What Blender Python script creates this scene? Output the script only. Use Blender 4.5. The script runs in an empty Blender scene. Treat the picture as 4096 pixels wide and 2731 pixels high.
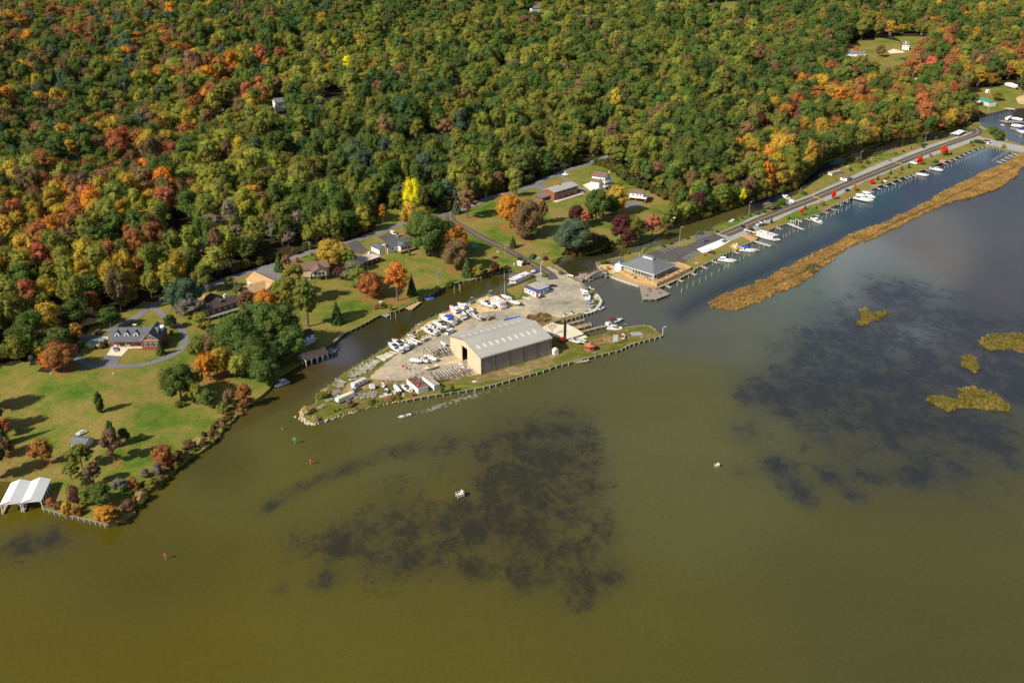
import bpy, bmesh, math, random
import numpy as np
from mathutils import Vector, Matrix, noise
from mathutils.bvhtree import BVHTree
from mathutils.geometry import delaunay_2d_cdt
R = math.radians
scene = bpy.context.scene
col = scene.collection
# ---------------------------------------------------------------- camera, sky, sun
CAMH, PITCH, FPX, CX, CY = 210.0, R(25.3), 3800.0, 2048.0, 1365.5
cam = bpy.data.objects.new('camera', bpy.data.cameras.new('camera'))
col.objects.link(cam)
cam.location = (0, 0, CAMH)
cam.rotation_euler = (math.pi/2 - PITCH, 0, 0)
cam.data.sensor_width = 36.0
cam.data.lens = 36.0*FPX/4096.0
cam.data.clip_start = 1.0
cam.data.clip_end = 20000.0
scene.camera = cam
SUN_EL = R(38.5)
SUN_DIR = Vector((-0.80, -0.60, 0)).normalized()*math.cos(SUN_EL) + Vector((0, 0, math.sin(SUN_EL)))
world = bpy.data.worlds.new('World')
scene.world = world
world.use_nodes = True
wn = world.node_tree
wn.nodes.clear()
sky = wn.nodes.new('ShaderNodeTexSky'); sky.sky_type = 'NISHITA'; sky.sun_disc = False
sky.sun_elevation = SUN_EL
sky.sun_rotation = math.atan2(SUN_DIR.x, SUN_DIR.y)
sky.air_density = 1.0; sky.dust_density = 1.2
bg = wn.nodes.new('ShaderNodeBackground'); bg.inputs[1].default_value = 0.080
wo = wn.nodes.new('ShaderNodeOutputWorld')
wn.links.new(sky.outputs[0], bg.inputs[0]); wn.links.new(bg.outputs[0], wo.inputs[0])
sd = bpy.data.lights.new('sun', 'SUN'); sd.energy = 4.6; sd.angle = R(0.5); sd.color = (1.0, 0.93, 0.80)
sun = bpy.data.objects.new('sun', sd); col.objects.link(sun)
sun.rotation_euler = SUN_DIR.to_track_quat('Z', 'Y').to_euler()
scene.view_settings.view_transform = 'Standard'
scene.view_settings.look = 'None'
scene.view_settings.gamma = 1.0
scene.view_settings.exposure = 0.35
scene.cycles.max_bounces = 4
scene.cycles.diffuse_bounces = 2
scene.cycles.transparent_max_bounces = 4
# ---------------------------------------------------------------- survey: where a point of the photo meets the ground
cp, sp_ = math.cos(PITCH), math.sin(PITCH)
def ray(x, y):
    a, b = x - CX, y - CY
    return Vector((a, FPX*cp - b*sp_, -FPX*sp_ - b*cp)).normalized()
def P(x, y, z=0.0):
    d = ray(x, y); t = (z - CAMH)/d.z
    return Vector((d.x*t, d.y*t, z))
def proj(v):
    X, Y, Z = v[0], v[1], v[2] - CAMH
    w = Y*cp - Z*sp_; u = Y*sp_ + Z*cp
    return CX + FPX*X/w, CY - FPX*u/w
def D2S(l): return [(a*1.7415, b*1.7415) for a, b in l]
def q(ox, oy, k, l): return [(ox + a*k, oy + b*k) for a, b in l]
def in_poly(x, y, poly):
    c = False; n = len(poly); j = n - 1
    for i in range(n):
        xi, yi = poly[i][0], poly[i][1]; xj, yj = poly[j][0], poly[j][1]
        if (yi > y) != (yj > y) and x < (xj - xi)*(y - yi)/(yj - yi) + xi: c = not c
        j = i
    return c
def in_poly_np(x, y, poly):
    c = np.zeros(len(x), bool); n = len(poly); j = n - 1
    for i in range(n):
        xi, yi = poly[i][0], poly[i][1]; xj, yj = poly[j][0], poly[j][1]
        if yi != yj:
            c ^= ((yi > y) != (yj > y)) & (x < (xj - xi)*(y - yi)/(yj - yi) + xi)
        j = i
    return c
def seg_dist_np(x, y, segs):
    d = np.full(len(x), 1e9)
    for (ax, ay), (bx, by) in segs:
        vx, vy = bx - ax, by - ay; L = vx*vx + vy*vy + 1e-9
        t = np.clip(((x - ax)*vx + (y - ay)*vy)/L, 0, 1)
        d = np.minimum(d, np.hypot(x - ax - t*vx, y - ay - t*vy))
    return d
def proj_np(X, Y, Z):
    Z = Z - CAMH
    w = Y*cp - Z*sp_; u = Y*sp_ + Z*cp
    return CX + FPX*X/w, CY - FPX*u/w
# ---------------------------------------------------------------- materials
def srgb(h):
    c = [int(h[i:i+2], 16)/255 for i in (0, 2, 4)]
    return tuple(v/12.92 if v <= .04045 else ((v + .055)/1.055)**2.4 for v in c) + (1,)
MATS = {}
def nodes(m):
    m.use_nodes = True; nt = m.node_tree; nt.nodes.clear()
    def N(t, **k):
        n = nt.nodes.new(t)
        for a, b in k.items():
            if a.startswith('i_'):
                key = a[2:]; key = int(key) if key.isdigit() else key.replace('_', ' ')
                n.inputs[key].default_value = b
            else: setattr(n, a, b)
        return n
    return nt, N, nt.links.new
def mat(name, c, rough=0.6, var=0.25, scale=0.8, c2=None, bump=0.0, metallic=0.0, spec=0.3, detail=6, wave=None, stretch=None):
    """painted / stone / wood surface with its own mottled colour"""
    if name in MATS: return MATS[name]
    m = bpy.data.materials.new(name); MATS[name] = m
    nt, N, L = nodes(m)
    o = N('ShaderNodeOutputMaterial'); b = N('ShaderNodeBsdfPrincipled', i_Roughness=rough, i_Metallic=metallic)
    b.inputs['Specular IOR Level'].default_value = spec
    tc = N('ShaderNodeTexCoord'); n = N('ShaderNodeTexNoise', i_Scale=scale, i_Detail=detail, i_Roughness=.65)
    src = tc.outputs['Object']
    if stretch:
        mp = N('ShaderNodeMapping'); mp.inputs['Scale'].default_value = stretch
        L(src, mp.inputs[0]); src = mp.outputs[0]
    L(src, n.inputs['Vector'])
    r = N('ShaderNodeValToRGB')
    r.color_ramp.elements[0].position = .32; r.color_ramp.elements[1].position = .68
    c = tuple(c[:3]); 
    ca = tuple(max(0, v*(1 - var)) for v in c); cb = tuple(min(1, v*(1 + var*.6)) for v in c)
    if c2: ca, cb = c, tuple(c2[:3])
    r.color_ramp.elements[0].color = ca + (1,); r.color_ramp.elements[1].color = cb + (1,)
    L(n.outputs[0], r.inputs[0]); out = r.outputs[0]
    if wave:   # (scale, strength, direction): courses, ribs or boards
        w = N('ShaderNodeTexWave', i_Scale=wave[0], i_Distortion=0.0); w.bands_direction = wave[2]
        L(tc.outputs['Object'], w.inputs['Vector'])
        mr = N('ShaderNodeMapRange'); mr.inputs['To Min'].default_value = 1 - wave[1]; mr.inputs['To Max'].default_value = 1.0
        L(w.outputs[1], mr.inputs[0])
        mx = N('ShaderNodeMixRGB', blend_type='MULTIPLY', i_Fac=1.0)
        L(out, mx.inputs[1]); L(mr.outputs[0], mx.inputs[2]); out = mx.outputs[0]
    L(out, b.inputs['Base Color'])
    if bump:
        bp = N('ShaderNodeBump', i_Strength=bump, i_Distance=.1); L(n.outputs[0], bp.inputs['Height']); L(bp.outputs[0], b.inputs['Normal'])
    L(b.outputs[0], o.inputs[0])
    return m
def ground_mat(name, stops, scale=.03, scale2=.35, rough=.9, fine=.25, mixw=.45, bump=0.0):
    """broad patches mixed with fine mottling, laid out over the land itself"""
    m = bpy.data.materials.new(name); MATS[name] = m
    nt, N, L = nodes(m)
    o = N('ShaderNodeOutputMaterial'); b = N('ShaderNodeBsdfPrincipled', i_Roughness=rough)
    b.inputs['Specular IOR Level'].default_value = .1
    tc = N('ShaderNodeTexCoord')
    n1 = N('ShaderNodeTexNoise', i_Scale=scale, i_Detail=4.0, i_Roughness=.55)
    n2 = N('ShaderNodeTexNoise', i_Scale=scale2, i_Detail=5.0, i_Roughness=.7)
    n3 = N('ShaderNodeTexNoise', i_Scale=scale2*6, i_Detail=3.0, i_Roughness=.8)
    for n in (n1, n2, n3): L(tc.outputs['Object'], n.inputs['Vector'])
    mx = N('ShaderNodeMix', data_type='FLOAT'); mx.inputs[0].default_value = mixw
    L(n1.outputs[0], mx.inputs[2]); L(n2.outputs[0], mx.inputs[3])
    r = N('ShaderNodeValToRGB'); cr = r.color_ramp
    while len(cr.elements) < len(stops): cr.elements.new(.5)
    for e, (p, c) in zip(cr.elements, stops): e.position = p; e.color = tuple(c[:3]) + (1,)
    L(mx.outputs[0], r.inputs[0])
    mr = N('ShaderNodeMapRange'); mr.inputs['From Min'].default_value = .3; mr.inputs['From Max'].default_value = .7
    mr.inputs['To Min'].default_value = 1 - fine; mr.inputs['To Max'].default_value = 1 + fine
    L(n3.outputs[0], mr.inputs[0])
    mm = N('ShaderNodeMixRGB', blend_type='MULTIPLY', i_Fac=1.0)
    L(r.outputs[0], mm.inputs[1]); L(mr.outputs[0], mm.inputs[2]); L(mm.outputs[0], b.inputs['Base Color'])
    if bump:
        bp = N('ShaderNodeBump', i_Strength=bump, i_Distance=.3); L(n3.outputs[0], bp.inputs['Height']); L(bp.outputs[0], b.inputs['Normal'])
    L(b.outputs[0], o.inputs[0])
    return m
def tag(o, label=None, cat=None, group=None, kind=None):
    if label: o['label'] = label
    if cat: o['category'] = cat
    if group: o['group'] = group
    if kind: o['kind'] = kind
    return o
def mesh_obj(name, verts, faces, m=None, parent=None, smooth=False):
    me = bpy.data.meshes.new(name)
    me.from_pydata([tuple(v) for v in verts], [], faces)
    if m: me.materials.append(m)
    if smooth: me.polygons.foreach_set('use_smooth', [True]*len(me.polygons))
    me.update()
    o = bpy.data.objects.new(name, me); col.objects.link(o)
    if parent: o.parent = parent
    return o
# ---------------------------------------------------------------- the shoreline, surveyed from the photograph
r1 = lambda l: q(1180, 1150, .3571, l)
r2 = lambda l: q(1780, 1180, .2976, l)
r3 = lambda l: q(2080, 960, .2976, l)
r4 = lambda l: q(2700, 750, .2976, l)
r5 = lambda l: q(3300, 380, .3384, l)
r6 = lambda l: q(1750, 640, .4464, l)
r7 = lambda l: q(0, 1100, .3444, l)
r8 = lambda l: q(0, 1600, .3507, l)
r9 = lambda l: q(700, 900, .3826, l)
r10 = lambda l: q(1400, 880, .3401, l)
r11 = lambda l: q(3200, 0, .381, l)
r12 = lambda l: q(3800, 300, .2041, l)
BULK_WEST = r8([(478,1222),(600,1265),(720,1300),(870,1330),(1000,1360),(1130,1390),(1230,1425)])
SHORE_WEST = r8([(1330,1390),(1460,1320),(1545,1275),(1500,1180),(1600,1190),(1660,1110),(1640,1030),(1780,990),(1880,900),(2000,780),(2200,620),(2281,590)]) + [(830,1785),(868,1750),(900,1708),(935,1678),(962,1642),(1000,1612),(1042,1585),(1075,1556),(1120,1500),(1180,1462)]
CREEK_N = r1([(330,700),(350,672),(450,600),(540,512),(700,440),(800,388),(960,298)]) + r10([(360,1108),(480,1080),(600,1045),(650,1010),(760,960),(860,915),(1000,850),(1100,790),(1300,720),(1450,700),(1620,650),(1780,610),(1900,585)])
INLET = r10([(1990,600),(2060,620),(2110,640),(2100,700),(1980,760),(1850,808),(1900,850),(1990,892),(1900,925),(1800,938),(1700,905),(1605,880)])
PEN_N = r10([(1500,925),(1370,985),(1220,1045),(1060,1105),(900,1180),(800,1225)]) + r1([(1290,498),(1180,588),(1000,690),(830,798),(700,870),(600,935),(520,990),(420,1080),(260,1190),(235,1290)])
TIP = r1([(110,1370),(92,1440),(150,1495),(200,1512),(270,1480),(330,1470),(400,1455),(470,1430),(570,1395),(640,1380),(720,1350),(930,1310),(1060,1275),(1190,1255)])
BULK_S = r1([(1205,1268),(1450,1220),(1700,1180),(1960,1140)]) + r2([(470,1247),(720,1185),(1000,1100),(1270,1030),(1530,940),(1780,880),(2060,805),(2340,740)]) + r3([(1490,1400),(1700,1340),(1915,1285)])
BULK_E = r3([(1830,1215),(1730,1152),(1600,1150),(1400,1180),(1200,1235),(1000,1290),(915,1308)])
SLIPWAY = r3([(830,1230),(735,1175),(640,1128),(545,1138),(440,1108),(520,1082),(560,1072)])
BULK_M = r3([(590,1080),(720,1045),(870,998),(1020,948),(1080,890),(1105,810),(1060,745),(1030,700),(970,672),(900,640),(810,560),(760,520),(700,495),(620,440),(470,345),(440,310)])
CREEK2_N = r3([(470,270),(560,222),(700,205),(850,190),(1000,140),(1120,110),(1200,80)]) + r6([(1560,780),(1700,768),(1900,715),(2050,620)]) + r4([(0,520),(150,465),(300,408),(400,390),(850,230),(1300,90),(1600,0)]) + r5([(0,780),(180,730),(350,660),(600,590),(800,512),(1100,480),(1400,425),(1600,380),(1700,352)])
CREEK2_S = r5([(1745,385),(1650,440),(1480,490),(1350,530),(1100,570),(860,630),(700,680),(500,760),(200,850),(0,940)]) + r4([(1640,90),(1500,165),(1380,270),(1230,300),(1050,345),(880,400),(700,460),(500,540),(200,660),(0,745)]) + r3([(1900,70),(1650,140),(1440,190),(1380,205),(1240,240),(1160,262),(1060,285),(1030,300)])
BULK_R1 = r3([(1050,350),(1110,400),(1205,470),(1320,520),(1470,570),(1600,608)])
BULK_R2 = r3([(1700,625),(1840,632),(2050,545),(2352,400)])
BULK_C = r4([(0,1240),(200,1130),(450,1000),(590,930),(780,850),(870,800),(1030,730),(1200,600),(1350,530),(1500,480),(1800,400),(2000,320),(2200,200),(2352,150)]) + r5([(130,1305),(320,1215),(530,1120),(640,1070),(740,1050),(900,980),(1080,920),(1240,850),(1380,800),(1500,760),(1600,710),(1700,660),(1800,630),(1900,600)])
BULK_D = r5([(1950,603),(1990,620),(2150,660),(2320,690),(2352,700)]) + [(4180,640),(4600,740)]
CREEK3_S = [(4650,700),(4200,605),(4096,582)] + r12([(1300,1330),(1150,1270),(1060,1240),(1000,1180),(900,1120),(820,1090),(700,1040),(620,985)])
CREEK3_N = r12([(585,900),(545,815),(700,770),(900,720),(1080,678),(1450,640)]) + [(4300,425),(4700,410)]
WEST0 = [(-700,1915),(-100,1915),(150,1915),(160,1960)]
SEGS = [('w0',WEST0),('bw',BULK_WEST),('sw',SHORE_WEST),('cn',CREEK_N),('inlet',INLET),('pn',PEN_N),('tip',TIP),('bs',BULK_S),('be',BULK_E),('slip',SLIPWAY),('bm',BULK_M),('c2n',CREEK2_N),('c2s',CREEK2_S),('br1',BULK_R1),('br2',BULK_R2),('bc',BULK_C),('bd',BULK_D),('c3s',CREEK3_S),('c3n',CREEK3_N)]
ZB = 1.1     # height of the bulkheads and the filled land above the water
LAND = []
for nm, l in SEGS:
    for a, b in l:
        p = P(a, b, ZB); LAND.append((p.x, p.y))
LAND += [(2600, 700), (2600, 4200), (-2200, 4200), (-2200, 420)]
FLAT1 = [(1150,1720),(1200,1500),(1600,1345),(1930,1165),(2000,1210),(2050,1215),(2090,1170),(2140,1070),(2200,1030),(2240,1050),(2420,1130),(2760,1330),(2500,1500),(1600,1680)]
FLAT2 = [(2370,1065),(2700,950),(3300,690),(3860,515),(3895,495),(3960,480),(4700,620),(4700,800),(3990,700),(2700,1250),(2500,1220)]
FL1 = [tuple(P(a, b, ZB)[:2]) for a, b in FLAT1]; FL2 = [tuple(P(a, b, ZB)[:2]) for a, b in FLAT2]
def segs_of(l, close=False):
    s = list(zip(l[:-1], l[1:]))
    return s + [(l[-1], l[0])] if close else s
main_shore = []
for l in (WEST0 + BULK_WEST + SHORE_WEST + CREEK_N + INLET[:4], INLET[3:9], BULK_M[-3:] + CREEK2_N, CREEK3_N):
    main_shore += segs_of([tuple(P(a, b, ZB)[:2]) for a, b in l])
def sstep(t): t = np.clip(t, 0, 1); return t*t*(3 - 2*t)
def height_np(x, y):
    d = np.minimum(seg_dist_np(x, y, main_shore), np.minimum(seg_dist_np(x, y, segs_of(FL1, True)), seg_dist_np(x, y, segs_of(FL2, True))))
    f = in_poly_np(x, y, FL1) | in_poly_np(x, y, FL2)
    z = ZB + 5.5*sstep(d/95) + 38*sstep((d - 80)/900)
    z += 5*np.sin(x/140 + .6)*np.cos(y/170)*sstep((d - 100)/250)
    return np.where(f, ZB, z)
random.seed(7); rng = np.random.default_rng(7)
def cdt(poly, pts, eps=1e-4):
    vs = [Vector(p) for p in poly] + [Vector(p) for p in pts]
    n = len(poly)
    v, e, f, *_ = delaunay_2d_cdt(vs, [], [list(range(n))], 1, eps)
    return v, f
def grid_pts(poly, step, jit=.2, x0=None, x1=None, y0=None, y1=None, edge=.4):
    xs = [p[0] for p in poly]; ys = [p[1] for p in poly]
    X, Y = np.meshgrid(np.arange(max(min(xs), x0 if x0 is not None else -1e9), min(max(xs), x1 if x1 is not None else 1e9), step),
                       np.arange(max(min(ys), y0 if y0 is not None else -1e9), min(max(ys), y1 if y1 is not None else 1e9), step))
    X = X.ravel(); Y = Y.ravel()
    X = X + rng.uniform(-jit, jit, len(X))*step; Y = Y + rng.uniform(-jit, jit, len(Y))*step
    k = in_poly_np(X, Y, poly) & (seg_dist_np(X, Y, segs_of(poly, True)) > step*edge)
    return X[k], Y[k]
ax, ay = grid_pts(LAND, 7, x0=-420, x1=560, y0=200, y1=900)
bx, by = grid_pts(LAND, 32)
k = ~((bx > -435) & (bx < 575) & (by < 915))
gx = np.concatenate([ax, bx[k]]); gy = np.concatenate([ay, by[k]])
lv, lf = cdt(LAND, list(zip(gx, gy)))
LX = np.array([v.x for v in lv]); LY = np.array([v.y for v in lv])
LZ = height_np(LX, LY)
edge_d = seg_dist_np(LX, LY, segs_of(LAND[:-4]))
LZ = np.where(edge_d < .05, ZB, LZ)
land_v = [Vector((a, b, c)) for a, b, c in zip(LX, LY, LZ)]
land_f = [list(f) for f in lf]
BVH = BVHTree.FromPolygons(land_v, land_f)
def GZ(x, y):
    h = BVH.ray_cast(Vector((x, y, 500)), Vector((0, 0, -1)))
    return h[0].z if h[0] else 0.0
def G(x, y):
    """the point of the ground (or water) seen at this point of the photograph"""
    h = BVH.ray_cast(Vector((0, 0, CAMH)), ray(x, y))
    return h[0].copy() if h[0] else P(x, y, 0.0)
# skirt down below the water, so the bank has a face
ec = {}
for f in land_f:
    for i in range(len(f)):
        e = (f[i], f[(i+1) % len(f)]); ec[e] = 1
bnd = [e for e in ec if (e[1], e[0]) not in ec]
sk_v, sk_f, m = list(land_v), list(land_f), {}
for a, b in bnd:
    for i in (a, b):
        if i not in m:
            m[i] = len(sk_v); sk_v.append(Vector((land_v[i].x, land_v[i].y, -3)))
    sk_f.append([b, a, m[a], m[b]])
g_grass = ground_mat('grass', [(.33, (.055,.118,.011)), (.41, (.105,.152,.019)), (.47, (.165,.172,.029)), (.535, (.230,.182,.046)), (.63, (.285,.180,.062)), (.8, (.17,.105,.04))], scale=.030, scale2=.13, fine=.20)
land = mesh_obj('ground', sk_v, sk_f, g_grass)
tag(land, kind='structure')
# ---------------------------------------------------------------- water
def axis(a, b, step, far):
    l = list(np.arange(a, b, step)); s = step
    x = l[-1]
    while x < far: s *= 1.35; x += s; l.append(x)
    x = l[0]; s = step
    while x > -far: s *= 1.35; x -= s; l.insert(0, x)
    return np.array(l)
wxs = axis(-220, 560, 3.0, 5000); wys = axis(190, 760, 3.0, 5000)
WX, WY = np.meshgrid(wxs, wys); nx, ny = len(wxs), len(wys)
wx, wy = WX.ravel(), WY.ravel()
sx, sy = proj_np(wx, np.maximum(wy, 60), np.zeros(len(wx)))
def soft(poly, w, warp=55):
    """1 inside a patch of the water traced from the photo, fading over w metres across its wavering edge"""
    wp = [tuple(P(a, b, 0)[:2]) for a, b in poly]
    ins = in_poly_np(wx, wy, wp); d = seg_dist_np(wx, wy, segs_of(wp, True))
    return np.clip(.5 + np.where(ins, d, -d)/w, 0, 1)
def dabs(l):
    """density of weed on the river bed and of painted shore shadow: beds surveyed one by one (centre, reach, density)"""
    o = np.zeros(nx*ny)
    for X_, Y_, r_, a in l:
        c = P(X_*1.7415, Y_*1.7415, 0); e1 = P((X_+r_)*1.7415, Y_*1.7415, 0); e2 = P(X_*1.7415, (Y_-r_*.75)*1.7415, 0)
        q_ = ((wx - c.x)/(e1 - c).length)**2 + ((wy - c.y)/(e2 - c).length)**2
        o = 1 - (1 - o)*(1 - a*np.exp(-q_*.75))
    return o
weed_shadeA = dabs([(1120,1170,230,.34),(1270,1260,170,.36),(800,1240,160,.32),(1250,1020,140,.3),(1214,1083,95,.9),(1154,1032,70,.55),(1299,998,70,.6),(1256,1117,70,.6),(1128,1194,60,.5),(1171,1220,60,.5),(1043,1203,40,.55),(932,1194,60,.5),(915,1143,60,.35),(880,1297,50,.5),(957,1288,50,.5),(1000,1280,30,.55),(752,1331,28,.85),(778,1254,40,.5),(829,1220,60,.38),(1077,1305,35,.55),(1205,1331,35,.6),(1402,1314,40,.68),(1393,1228,30,.6),(1342,1357,45,.5),(1299,1288,60,.36),(607,1169,22,.5),(640,1148,22,.5),(675,1126,22,.5),(710,1110,22,.5),(744,1096,22,.5),(780,1082,24,.5),(812,1070,22,.5),(850,1055,24,.45),(880,1045,25,.4),(940,1035,30,.4),(1000,1023,50,.45),(530,1254,40,.3),(641,1352,18,.5),(684,1246,50,.26),(1368,1066,50,.32),(1342,1126,50,.4),(60,1245,70,.5),(140,1240,50,.4),(470,1010,24,.35),(400,1085,20,.3)])  # weed beds; the last dabs paint the shadow along the left shore
weedB = dabs([(2000,880,210,.42),(2250,790,160,.42),(2100,1020,150,.3),(2380,900,120,.35),(1999,796,110,.8),(2154,718,90,.7),(2043,696,60,.5),(2321,873,60,.7),(2243,984,70,.7),(1822,896,70,.62),(1733,907,50,.65),(1711,995,50,.5),(1877,984,80,.45),(2043,951,80,.5),(1788,1073,40,.75),(1822,1117,35,.65),(1910,1095,35,.6),(1855,1151,30,.5),(1988,1084,40,.42),(2099,1090,35,.5),(2188,1079,35,.45),(1966,1140,25,.5),(1700,1084,30,.42),(2154,851,60,.3),(1910,840,80,.6),(2332,1062,25,.5),(2287,607,60,.3),(2380,760,60,.5)])
navy = soft(D2S([(1560,740),(1640,690),(1760,640),(1880,580),(1980,535),(2100,480),(2200,425),(2352,360),(2352,340),(2160,410),(2000,490),(1880,545),(1760,600),(1640,655),(1540,715)]), 14)  # dark navy strip of water between basin and marsh
bank = soft(D2S([(2080,820),(2150,790),(2300,800),(2330,860),(2310,930),(2230,900),(2120,915),(2060,880)]), 22)
bank = np.maximum(bank, soft(D2S([(1960,740),(1980,690),(2060,700),(2080,740),(2040,770),(1990,770)]), 16))
creek = soft([(2050,1110),(1930,1170),(1600,1345),(1380,1480),(1240,1560),(1150,1620),(1000,1680),(900,1750),(1000,1600),(1150,1470),(1350,1330),(1600,1220),(1900,1110)], 12)
creek = np.maximum(creek, soft([(2230,1060),(2440,985),(2700,905),(3090,775),(3500,580),(3850,510),(3880,525),(3590,595),(3300,700),(2980,865),(2700,965),(2400,1045),(2350,1100),(2300,1110)], 8))
creek = np.maximum(creek, soft(r12([(540,810),(1060,680),(1450,640),(1450,980),(900,1040),(640,980)]), 10))
tide = soft(D2S([(-400,1290),(300,1265),(700,1390),(1250,1420),(1600,1250),(2352,1240),(2800,1250),(2800,2000),(-400,2000)]), 90)
me = bpy.data.meshes.new('water')
vv = np.zeros((nx*ny, 3)); vv[:, 0] = wx; vv[:, 1] = wy
ii = np.arange(nx*ny).reshape(ny, nx)
fc = np.stack([ii[:-1, :-1], ii[:-1, 1:], ii[1:, 1:], ii[1:, :-1]], -1).reshape(-1, 4)
me.from_pydata(vv.tolist(), [], fc.tolist())
def attr(nm, arr):
    a = me.attributes.new(nm, 'FLOAT', 'POINT'); a.data.foreach_set('value', np.asarray(arr, dtype=np.float32))
attr('weed', np.minimum(weed_shadeA, .70)*1.0); attr('weedb', np.minimum(weedB, .74))  # the first also carries the painted shore shadow
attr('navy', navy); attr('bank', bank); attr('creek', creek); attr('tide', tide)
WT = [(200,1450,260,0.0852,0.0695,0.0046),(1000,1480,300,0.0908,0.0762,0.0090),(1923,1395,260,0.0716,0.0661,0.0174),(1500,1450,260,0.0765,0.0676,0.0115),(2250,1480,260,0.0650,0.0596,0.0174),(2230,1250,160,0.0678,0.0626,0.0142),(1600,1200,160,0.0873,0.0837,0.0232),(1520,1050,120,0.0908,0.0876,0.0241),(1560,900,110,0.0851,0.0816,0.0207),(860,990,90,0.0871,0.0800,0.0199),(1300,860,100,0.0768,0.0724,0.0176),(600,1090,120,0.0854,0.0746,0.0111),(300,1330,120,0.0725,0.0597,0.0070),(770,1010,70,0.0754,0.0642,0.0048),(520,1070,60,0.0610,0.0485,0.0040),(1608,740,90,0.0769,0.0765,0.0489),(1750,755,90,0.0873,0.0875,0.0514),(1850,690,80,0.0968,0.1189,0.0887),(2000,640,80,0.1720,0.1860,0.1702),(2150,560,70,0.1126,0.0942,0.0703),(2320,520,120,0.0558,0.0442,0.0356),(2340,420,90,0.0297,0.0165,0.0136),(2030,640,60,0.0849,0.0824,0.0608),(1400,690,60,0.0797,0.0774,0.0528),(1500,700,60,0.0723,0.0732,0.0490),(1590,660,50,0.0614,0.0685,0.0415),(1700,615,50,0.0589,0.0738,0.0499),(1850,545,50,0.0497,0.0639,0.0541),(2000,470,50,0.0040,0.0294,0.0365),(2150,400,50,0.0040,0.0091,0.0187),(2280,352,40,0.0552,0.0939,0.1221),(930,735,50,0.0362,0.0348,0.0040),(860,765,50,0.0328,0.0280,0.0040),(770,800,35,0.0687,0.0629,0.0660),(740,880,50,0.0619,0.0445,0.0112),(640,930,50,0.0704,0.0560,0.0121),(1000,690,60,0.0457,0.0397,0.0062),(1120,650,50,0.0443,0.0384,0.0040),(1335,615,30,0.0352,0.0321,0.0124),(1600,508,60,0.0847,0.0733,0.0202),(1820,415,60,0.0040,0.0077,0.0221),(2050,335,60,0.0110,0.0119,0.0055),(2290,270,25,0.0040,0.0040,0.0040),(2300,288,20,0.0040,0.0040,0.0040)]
def idw(rows):
    num = np.zeros((nx*ny, 3)); den = np.full(nx*ny, 1e-9)
    for X_, Y_, r_, cr_, cg_, cb_ in rows:
        w_ = np.exp(-(((sx/1.7415 - X_)/r_)**2 + ((sy/1.7415 - Y_)*1.5/r_)**2)) + 1e-7; w_ = w_*(90.0/r_)
        num += w_[:, None]*np.array([cr_, cg_, cb_]); den += w_
    return num/den[:, None]
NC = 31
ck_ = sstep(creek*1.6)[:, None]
wc_ = np.clip(idw(WT[:NC])*(1 - ck_) + idw(WT[NC:])*ck_, .004, 1)  # creek tints hold the shade and reflection of the trees as colour
a_ = me.attributes.new('wcol', 'FLOAT_COLOR', 'POINT'); a_.data.foreach_set('color', np.concatenate([wc_, np.ones((nx*ny, 1))], 1).astype(np.float32).ravel())
wm = bpy.data.materials.new('water'); MATS['water'] = wm
nt, N, L = nodes(wm)
o = N('ShaderNodeOutputMaterial'); b = N('ShaderNodeBsdfPrincipled', i_Roughness=.12, i_IOR=1.33)
tc = N('ShaderNodeTexCoord')
def A(nm): return N('ShaderNodeAttribute', attribute_name=nm).outputs['Fac']
def mixc(fac, a, c):
    n = N('ShaderNodeMixRGB'); L(fac, n.inputs[0])
    if isinstance(a, tuple): n.inputs[1].default_value = a
    else: L(a, n.inputs[1])
    if isinstance(c, tuple): n.inputs[2].default_value = c
    else: L(c, n.inputs[2])
    return n.outputs[0]
def ramp(v, lo, hi):
    n = N('ShaderNodeMapRange', interpolation_type='SMOOTHSTEP'); L(v, n.inputs[0])
    n.inputs['From Min'].default_value = lo; n.inputs['From Max'].default_value = hi
    return n.outputs[0]
def math_(op, a, c):
    n = N('ShaderNodeMath', operation=op)
    for i, v in enumerate((a, c)):
        if isinstance(v, (int, float)): n.inputs[i].default_value = v
        else: L(v, n.inputs[i])
    return n.outputs[0]
def noise_(scale, det=6.0, ro=.6, st=(1, 1, 1), dist=0.0):
    mp = N('ShaderNodeMapping'); mp.inputs['Scale'].default_value = st; L(tc.outputs['Object'], mp.inputs[0])
    n = N('ShaderNodeTexNoise', i_Scale=scale, i_Detail=det, i_Roughness=ro, i_Distortion=dist); L(mp.outputs[0], n.inputs['Vector'])
    return n.outputs[0]
base = mixc(ramp(noise_(.006, 3.0, .5), .35, .65), (.118,.104,.021,1), (.128,.112,.030,1))
base = N('ShaderNodeAttribute', attribute_name='wcol').outputs['Color']
cl_ = N('ShaderNodeMapRange'); L(noise_(.012, 4.0, .55, (.6, 1, 1)), cl_.inputs[0]); cl_.inputs['From Min'].default_value = .3; cl_.inputs['From Max'].default_value = .7; cl_.inputs['To Min'].default_value = .90; cl_.inputs['To Max'].default_value = 1.10
cm_ = N('ShaderNodeMixRGB', blend_type='MULTIPLY', i_Fac=1.0); L(base, cm_.inputs[1]); L(cl_.outputs[0], cm_.inputs[2]); base = cm_.outputs[0]
base = mixc(math_('MULTIPLY', A('bank'), .6), base, (.115,.085,.065,1))
nw = noise_(.095, 10.0, .70, (1, .75, 1), .3); nf = noise_(.36, 8.0, .75, (1, .8, 1)); nb = noise_(.03, 4.0, .6, (1, .8, 1))
mixn = math_('ADD', math_('MULTIPLY', nw, .50), math_('ADD', math_('MULTIPLY', nf, .28), math_('MULTIPLY', nb, .22)))
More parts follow.
